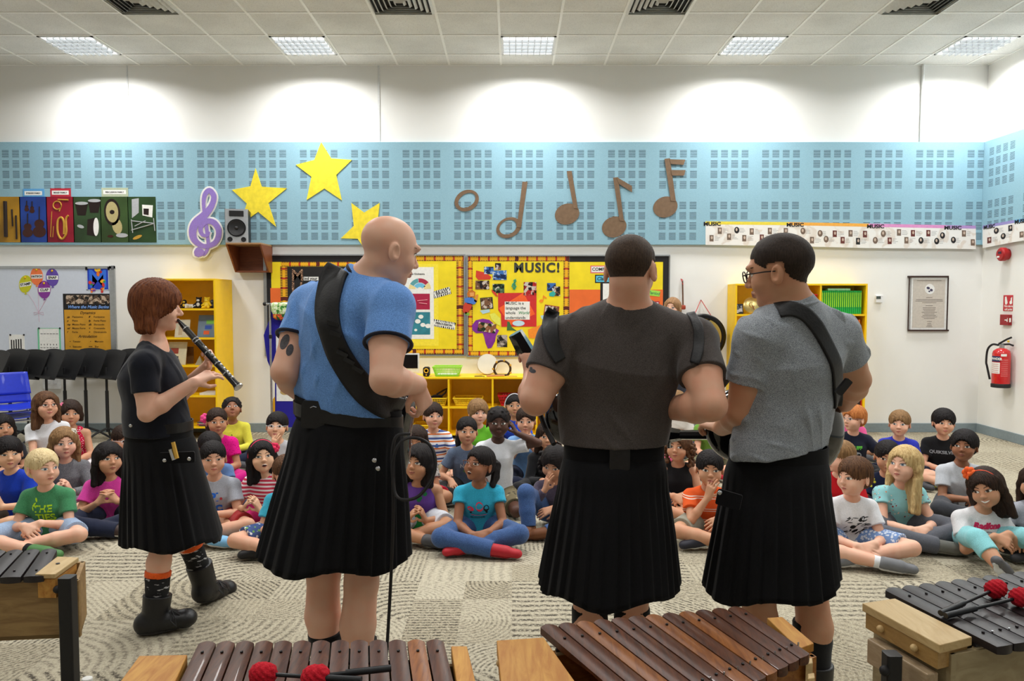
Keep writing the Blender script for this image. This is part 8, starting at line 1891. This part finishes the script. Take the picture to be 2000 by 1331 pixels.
kid('smiling girl with an orange flower headband, white T-shirt and aqua leggings', 1926, 954, 4.38, body=-.05, look=(-.22, -.12, -.28), sk='tan', hr=('dark', 'long'), hairkw=dict(length=.17, fringe=.054, top=1.15), shirt=F_('white_tee2', (226, 226, 228), (208, 208, 212)), sleeve='short', pants=F_('aqua_leggings', (140, 208, 214)), legs='crop', legpose='out', hands='lap', mouth='grin', gaze=(-.7, 0), shoe=(84, 84, 88), sole=(200, 204, 206), fem=True, S=1.08, hs=1.05,
    acc=(headband((236, 80, 40), .004), flower((255, 110, 50), -.050, .100, -.03, r=.022)), prints=[txt('Radfone', .046, M('crimson_print', (206, 40, 90)), 0, .025, .003, shear=.3), blobs([(0, -.015, .03, .012, 0), (.0, -.033, .035, .004, 0)], M('grey_print', (120, 122, 128)))])
kid('boy with yellow slashes on a navy shirt behind the blond girl', 1733, 893, 5.15, look=(.1, -.1, .05), sk='tan', hr=('black', 'short'), hairkw=dict(fringe=.048, top=1.1), shirt=spots('navy_yellow', (28, 36, 62), [(206, 206, 60)], 24.0, .22), pants=M_DKD, gaze=(-.4, .2))
kid('boy in a light grey T-shirt behind the girl with the orange flower', 1883, 872, 5.20, body=-.1, look=(-.15, .08, 0), sk='brown', hr=('black', 'short'), hairkw=dict(fringe=.050, top=1.7), shirt=F_('pale_grey_tee', (202, 206, 212), (184, 188, 196)), pants=F_('charcoal_pants', (62, 64, 70)), legs='long', gaze=(-.3, .4), shoe=(40, 44, 40), sole=(200, 214, 40), iris=(26, 16, 12), S=1.05)
kid('boy in a royal blue T-shirt against the back wall', 1757, 828, 6.25, look=(-.08, .02, 0), sk='fair', hr=('light', 'short'), hairkw=dict(fringe=.040, top=1.2), shirt=F_('royal_blue2', (50, 60, 190)), pants=M_DKD, gaze=(-.3, 0), iris=(100, 110, 120))
kid('boy in a black T-shirt with white lettering near the room corner', 1843, 826, 6.15, look=(.22, .0, .03), sk='light', hr=('black', 'short'), hairkw=dict(fringe=.040, top=1.7), shirt=M_BKC, pants=F_('faded_denim', (84, 96, 120)), gaze=(.3, .1), shoe=(30, 32, 30), sole=(200, 214, 40), kw=1.0, prints=[txt('QUIKSILVER', .036, M('grey_print2', (150, 152, 158)), 0, -.01, .001, width=1.05)])
kid('red-haired boy in glasses and a navy T-shirt with a football print', 1668, 818, 6.25, body=-.3, look=(-.75, .02, 0), sk='fair', hr=('red', 'short'), hairkw=dict(fringe=.044, top=1.3), shirt=F_('navy_football', (26, 30, 50)), pants=M_BKC, legs='long', hands='floor', glass=(120, 122, 130), prints=[txt('CUFF', .038, M('green_print2', (90, 180, 60)), .02, -.01, .003), blobs([(.03, -.075, .034, .030, 0)], M('ball_white', (196, 202, 212)), 0, 0), blobs([(.045, -.07, .010, .009, 0), (.015, -.09, .008, .006, 0)], M('black_print', (20, 20, 22)))])
kid('child in a red shirt in profile behind the boy in white', 1640, 893, 5.0, body=-.5, look=(-.9, .0, 0), sk='fair', hr=('light', 'short'), shirt=spots('red_shirt', (186, 26, 34), [(90, 14, 22)], 24.0, .22), pants=M_DKD)
kid('child with a pink hair bow behind the red-haired boy', 1660, 806, 7.3, look=(.1, 0, 0), sk='tan', hr=('black', 'pony'), shirt=F_('pink_shirt', (226, 90, 150)), pants=M_DKD, acc=(flower((240, 50, 130), .02, .125, -.01, r=.022),), fem=True)
kid('child in a grey T-shirt cut off by the right edge', 2024, 945, 4.45, body=-.2, look=(-.3, 0, 0), sk='tan', hr=('dark', 'long'), hairkw=dict(length=.16), shirt=F_('light_grey_tee', (178, 182, 192)), pants=M_BKC, legs='long', hands='knees', fem=True)
# ------------------------------------------------------------------ xylophones in the foreground
W_ROSE = wood('rosewood', (108, 60, 34), (56, 28, 16), axis=1, scale=9, rough=.42, coat=.08, stretch=9); W_ROSE2 = wood('rosewood_light', (168, 104, 50), (112, 60, 28), axis=1, scale=8, rough=.42, coat=.08, stretch=9)
W_DARKB = wood('dark_bar', (44, 36, 38), (24, 19, 21), axis=1, scale=9, rough=.42, stretch=9); W_PINE = wood('pine', (222, 194, 140), (196, 160, 104), axis=1, scale=5, rough=.5, stretch=7); W_OAKY = wood('yellow_pine', (214, 160, 76), (178, 112, 42), axis=1, scale=5, rough=.6, stretch=8)
W_SIDE = wood('ply_side', (176, 144, 92), (140, 108, 66), axis=0, scale=5, rough=.6, stretch=7); W_OLD = wood('ply_grey', (176, 160, 124), (150, 132, 96), axis=0, scale=5, rough=.6, stretch=6)
def xylo(label, A, B, C, D, n, z0, mats, lend, rend, depth, wood_top, wood_side, gap=.09, thick=.020, pick=None, nails=True, sideT=.0):
    """A, B back corners and D, C front corners (left, right) of the row of bars, z0 its top"""
    A, B, C, D = [Vector((v.x, v.y, z0)) for v in (A, B, C, D)]; c = (A + B + C + D) / 4
    t = empty('xylophone', (c.x, c.y, z0 - depth), label, 'xylophone', 'xylophones in the foreground'); rg = random.Random(n + int(z0 * 100))
    u = (B - A).normalized()
    for i in range(n):
        a0, a1 = A.lerp(B, (i + gap / 2) / n), A.lerp(B, (i + 1 - gap / 2) / n); d0, d1 = D.lerp(C, (i + gap / 2) / n), D.lerp(C, (i + 1 - gap / 2) / n)
        cen = (a0 + a1 + d0 + d1) / 4; vs = []; m, k = 14, 8
        for p in range(m + 1):
            v = p / m; l_, r_ = a0.lerp(d0, v), a1.lerp(d1, v); end = 0.0
            for q in range(k + 1):
                s_ = q / k; pt = l_.lerp(r_, s_); e = (2 * s_ - 1); round_ = .007 * (1 - e * e) * (1 if v > .5 else -1) * (1 if p in (0, m) else 0)
                dirv = (d0 - a0).normalized(); pt = pt + dirv * round_ + Vector((0, 0, .0035 * (1 - e * e) - .003)); vs.append(pt)
        nt = len(vs)
        for p in range(m + 1):
            v = p / m; l_, r_ = a0.lerp(d0, v), a1.lerp(d1, v)
            for q in range(k + 1):
                s_ = q / k; e = 2 * s_ - 1; pt = vs[p * (k + 1) + q]; under = .010 * math.exp(-((v - .5) / .18) ** 2); vs.append(Vector((pt.x, pt.y, z0 - thick + under - .004 * 0)))
        fs = []; w = k + 1
        for p in range(m):
            for q in range(k): a = p * w + q; fs += [(a, a + w, a + w + 1, a + 1), (nt + a, nt + a + 1, nt + a + w + 1, nt + a + w)]
        for p in range(m):
            for q in (0, k): a = p * w + q; fs.append((a, a + w, nt + a + w, nt + a))
        for q in range(k):
            for p in (0, m): a = p * w + q; fs.append((a, a + 1, nt + a + 1, nt + a))
        me = MB().add(vs, fs); mm = mats[(pick[i] if pick else 0) % len(mats)]
        bar = me.build('bar', mm, t, smooth=True); 
        for v in (.17, .83):
            pt = a0.lerp(d0, v).lerp(a1.lerp(d1, v), .5); MB().lathe([(0, 0), (.0035, 0), (.0035, .0035), (.002, .0045), (0, .0045)], Matrix.Translation(pt + Vector((0, 0, .0005))), 8).build('pin_head', C_('pin_dark', (28, 24, 24), .3), bar, smooth=True)
        if nails and i < n:
            pt = a1.lerp(d1, .83) + u * .004; MB().tube([pt - Vector((0, 0, .03)), pt + Vector((0, 0, .002))], .0022, 6).build('guide_nail', M_SNAP, t, smooth=True)
    # resonator box: walls follow the row
    def up(pt, z): return Vector((pt.x, pt.y, z))
    ins = .14; zt_ = z0 - thick - .012
    a, b_, c_, d = A.lerp(D, ins), B.lerp(C, ins), C.lerp(B, ins), D.lerp(A, ins); a -= u * lend * 0; th = .014
    def wallq(name, p, q, m, zb_=None, ztop=zt_):
        zb_ = z0 - depth if zb_ is None else zb_; dr_ = (q - p).normalized(); nn = Vector((-dr_.y, dr_.x, 0)) * th
        vs = [up(p, zb_), up(q, zb_), up(q + nn, zb_), up(p + nn, zb_), up(p, ztop), up(q, ztop), up(q + nn, ztop), up(p + nn, ztop)]
        return MB().add(vs, [(0, 3, 2, 1), (4, 5, 6, 7), (0, 1, 5, 4), (1, 2, 6, 5), (2, 3, 7, 6), (3, 0, 4, 7)]).build(name, m, t, bevel=.0015)
    aL, dL, bR, cR = a - u * lend * .9, d - u * lend * .9, b_ + u * rend * .9, c_ + u * rend * .9
    wallq('front_panel', dL, cR, wood_side); wallq('back_panel', bR, aL, wood_side); wallq('end_panel', aL, dL, wood_side); wallq('end_panel', cR, bR, wood_side)
    MB().add([up(p, z0 - depth) for p in (aL, dL, cR, bR)] + [up(p, z0 - depth + .012) for p in (aL, dL, cR, bR)], [(3, 2, 1, 0), (4, 5, 6, 7), (0, 1, 5, 4), (1, 2, 6, 5), (2, 3, 7, 6), (3, 0, 4, 7)]).build('bottom_panel', wood_side, t)
    for s_ in (.17, .83):
        p, q = A.lerp(D, s_), B.lerp(C, s_); MB().tube([up(p, z0 - thick - .004), up(q, z0 - thick - .004)], .005, 6).build('cord_rail', M_BLACK, t, smooth=True)
        MB().tube([up(p, zt_ + .0), up(q, zt_ + .0)], .006, 6).build('felt_rail', C_('felt_pale', (176, 160, 130)), t)
    return t, A, B, C, D, u
def endblock(t, pts, z, th, m, name='end_block', knobs=True):
    vs = [Vector((p.x, p.y, z)) for p in pts] + [Vector((p.x, p.y, z - th)) for p in pts]
    return MB().add(vs, [(0, 1, 2, 3), (7, 6, 5, 4), (0, 4, 5, 1), (1, 5, 6, 2), (2, 6, 7, 3), (3, 7, 4, 0)]).build(name, m, t, bevel=.002)
def beater(label, p0, p1, r=.0042, hr=.022, hrgb=(196, 20, 40)):
    """p0 grip end, p1 head"""
    p0, p1 = Vector(p0), Vector(p1); t = empty('mallet', p0.lerp(p1, .5), label, 'mallet', 'red-headed mallets'); d = (p1 - p0).normalized()
    MB().tube([p0, p1], r, 10).build('shaft', C_('shaft_black', (24, 26, 30), .3), t, smooth=True); MB().tube([p0 - d * .002, p0 + d * .09], r * 1.7, 10).build('grip', C_('grip_black', (26, 28, 32), .35), t, smooth=True)
    f = Field(np.array(p1) - hr * 1.6, np.array(p1) + hr * 1.6, .0022); f.cap(p1 - d * hr * .3, p1 + d * hr * .3, hr, hr, .001); V, F = f.mesh(); V = relax(V, F, 1); N = vnormals(V, F); q = V * 420
    V = V + N * (.0009 * (np.sin(q[:, 0]) * np.sin(q[:, 1] + 1) + np.sin(q[:, 2] * 1.3 + q[:, 0])))[:, None]
    link('yarn_head', npmesh('yarn_head', V, F), mat('red_yarn', hrgb, .95, bump=.8, scale=300, var=.15), t, True)
z0 = .74
# the near one at the bottom left
Q = lambda x, y, z=None: PZ(x, y, z0 if z is None else z)
t, A, B, C, D, u = xylo('brown rosewood xylophone at the bottom, left of centre', Q(386, 1256), Q(868, 1252), Q(905, 1400), Q(315, 1400), 13, z0, [W_ROSE, W_ROSE2], .10, .05, .20, W_OAKY, W_SIDE, pick=[0, 0, 0, 0, 0, 0, 0, 0, 0, 0, 0, 1, 0])
endblock(t, [Q(272, 1283), Q(366, 1281), Q(312, 1400), Q(186, 1400)], z0 + .002, .03, W_OAKY); endblock(t, [Q(881, 1264), Q(912, 1264), Q(945, 1400), Q(902, 1400)], z0 + .002, .03, W_OAKY)
MB().box(Q(905, 1352) - Vector((.02, .02, .06)), Q(905, 1352) + Vector((.02, .02, -.015))).build('corner_fitting', M_BLACK, t)
zb2 = z0 + .024
beater('red-headed mallet lying across the brown bars, the one farther right', PZ(762, 1306, zb2), PZ(616, 1322, zb2)); beater('red-headed mallet lying across the brown bars, the one farther left', PZ(704, 1329, zb2), PZ(514, 1317, zb2))
# centre right
t, A, B, C, D, u = xylo('large brown rosewood xylophone at the bottom, right of centre', Q(1054, 1224), Q(1452, 1186), Q(1582, 1274), Q(1290, 1425), 12, z0, [W_ROSE, W_ROSE2], .08, .05, .20, W_OAKY, wood('ply_warm', (182, 124, 60), (140, 84, 36), axis=0, scale=5, rough=.55), pick=[0, 0, 1, 0, 0, 0, 1, 0, 1, 0, 0, 0])
endblock(t, [Q(970, 1253), Q(1062, 1247), Q(1170, 1400), Q(985, 1400)], z0 + .002, .03, W_OAKY); endblock(t, [Q(1498, 1198), Q(1528, 1196), Q(1590, 1247), Q(1560, 1258)], z0 - .012, .02, W_OAKY)
for x, y in ((1588, 1290), (1584, 1262)): endblock(t, [Q(x - 10, y), Q(x + 3, y - 2), Q(x + 4, y + 8), Q(x - 10, y + 10)], z0 - .03, .05, W_PINE, 'corner_fitting')
MB().ball(PZ(982, 1296, z0 - .015) + Vector((-.005, 0, 0)), .010, 10).build('peg', W_PINE, t, smooth=True)
# right, dark bars
z1_r = .78; Q = lambda x, y, z=None: PZ(x, y, z1_r if z is None else z)
t, A, B, C, D, u = xylo('xylophone with near-black bars and pale pine box at the right edge', Q(1728, 1152), Q(2120, 1103), Q(2340, 1190), Q(1946, 1262), 13, z1_r, [W_DARKB], .08, .05, .24, W_PINE, W_OLD, gap=.08)
e = [Q(1684, 1177), Q(1748, 1167.5), Q(1899, 1243), Q(1836, 1259)]; endblock(t, e, z1_r - .002, .020, W_PINE)
i1 = [p.lerp((e[0] + e[1] + e[2] + e[3]) / 4, .07) for p in e]; endblock(t, i1, z1_r - .022, .040, wood('pine_rail', (190, 152, 92), (160, 120, 64), axis=1, scale=5), 'end_rail')
w0 = (e[3] - e[0]).normalized(); out_ = Vector((-w0.y, w0.x, 0)) * -1
if out_.x > 0: out_ = -out_
for f_ in (.25, .72): MB().ball(i1[0].lerp(i1[3], f_) + Vector((0, 0, -.040)) + out_ * .004, .009, 10).build('peg', W_PINE, t, smooth=True)
p, q = e[0].lerp(e[3], .14), e[0].lerp(e[3], .92); p = p + out_ * .012; q = q + out_ * .012; zt2 = z1_r - .075
vs = [Vector((a.x, a.y, zz)) + out_ * o_ for o_ in (0, -.03) for zz in (zt2, zt2 - .060) for a in (p, q)]
MB().add(vs, [(0, 1, 3, 2), (4, 6, 7, 5), (0, 4, 5, 1), (2, 3, 7, 6), (0, 2, 6, 4), (1, 5, 7, 3)]).build('handle_block', wood('grey_block', (186, 164, 134), (160, 136, 104), axis=1, scale=5), t, bevel=.003)
def post(t, x, y, zt_, w=.022):
    MB().rbox((x - w, y - w, .0), (x + w, y + w, zt_), .006).build('stand_post', C_('post_black', (26, 26, 28), .45), t); MB().ball((x - w * 1.2, y - w * .6, zt_ - .035), .012, 10).build('post_knob', M_BLACK, t, smooth=True)
    MB().rbox((x - .03, y - .16, .0), (x + .03, y + .16, .03), .01, axis=1).build('stand_foot', C_('post_black', (26, 26, 28), .45), t)
c = p.lerp(q, .72) + out_ * .048; post(t, c.x, c.y, zt2 + .030, .017)
t3 = PZ(1918, 1291, z1_r - .13); MB().box(t3 + Vector((-.014, -.003, -.02)), t3 + Vector((.014, .003, .02))).build('sticker', C_('sticker_olive', (150, 140, 60)), t)
zb2 = z1_r + .024
beater('red-headed mallet on the black bars, its head farther from the right edge', PZ(1838, 1198, z1_r + .010), PZ(1945, 1151, zb2)); beater('red-headed mallet on the black bars, its head at the right edge', PZ(1848, 1203, z1_r + .010), PZ(1994, 1167, zb2))
# left, black bars with a light end block
z1_l = .70; Q = lambda x, y, z=None: PZ(x, y, z1_l if z is None else z)
t, A, B, C, D, u = xylo('xylophone with black bars and a light wooden end at the left edge', Q(-190, 1082), Q(113, 1073), Q(88, 1124), Q(-330, 1140), 9, z1_l, [W_DARKB], .05, .10, .21, W_PINE, W_SIDE, gap=.12, nails=False)
e = [Q(112, 1089), Q(154, 1091), Q(108, 1124), Q(68, 1124)]; endblock(t, e, z1_l + .003, .014, W_PINE); MB().lathe([(0, 0), (.006, 0), (.006, .002), (0, .002)], Matrix.Translation(Q(113, 1104) + Vector((0, 0, .0035))), 12).build('screw', C_('pin_dark', (28, 24, 24), .3), t)
i1 = [p.lerp((e[0] + e[1] + e[2] + e[3]) / 4, .1) for p in e]; endblock(t, i1, z1_l - .014, .06, W_OAKY, 'end_rail')
c = PZ(139, 1122, z1_l - .01); post(t, c.x, c.y - .02, z1_l - .01, .020)
# white bottle cap at the bottom edge
c = PZ(170, 1326, .25); props(MB().lathe([(.034, -.25), (.034, -.05), (.016, -.02), (0, -.02)], Matrix.Translation(c), 20).build('water_bottle', C_('bottle_plastic', (200, 210, 214), .15), smooth=True), 'clear plastic water bottle with a white cap at the bottom edge', 'bottle')
o = [q for q in bpy.data.objects if q.name.startswith('water_bottle')][0]; MB().lathe([(0, -.022), (.017, -.022), (.017, 0), (.015, .002), (0, .002)], Matrix.Translation(c), 20).build('bottle_cap', M_WHITE, o, smooth=True)
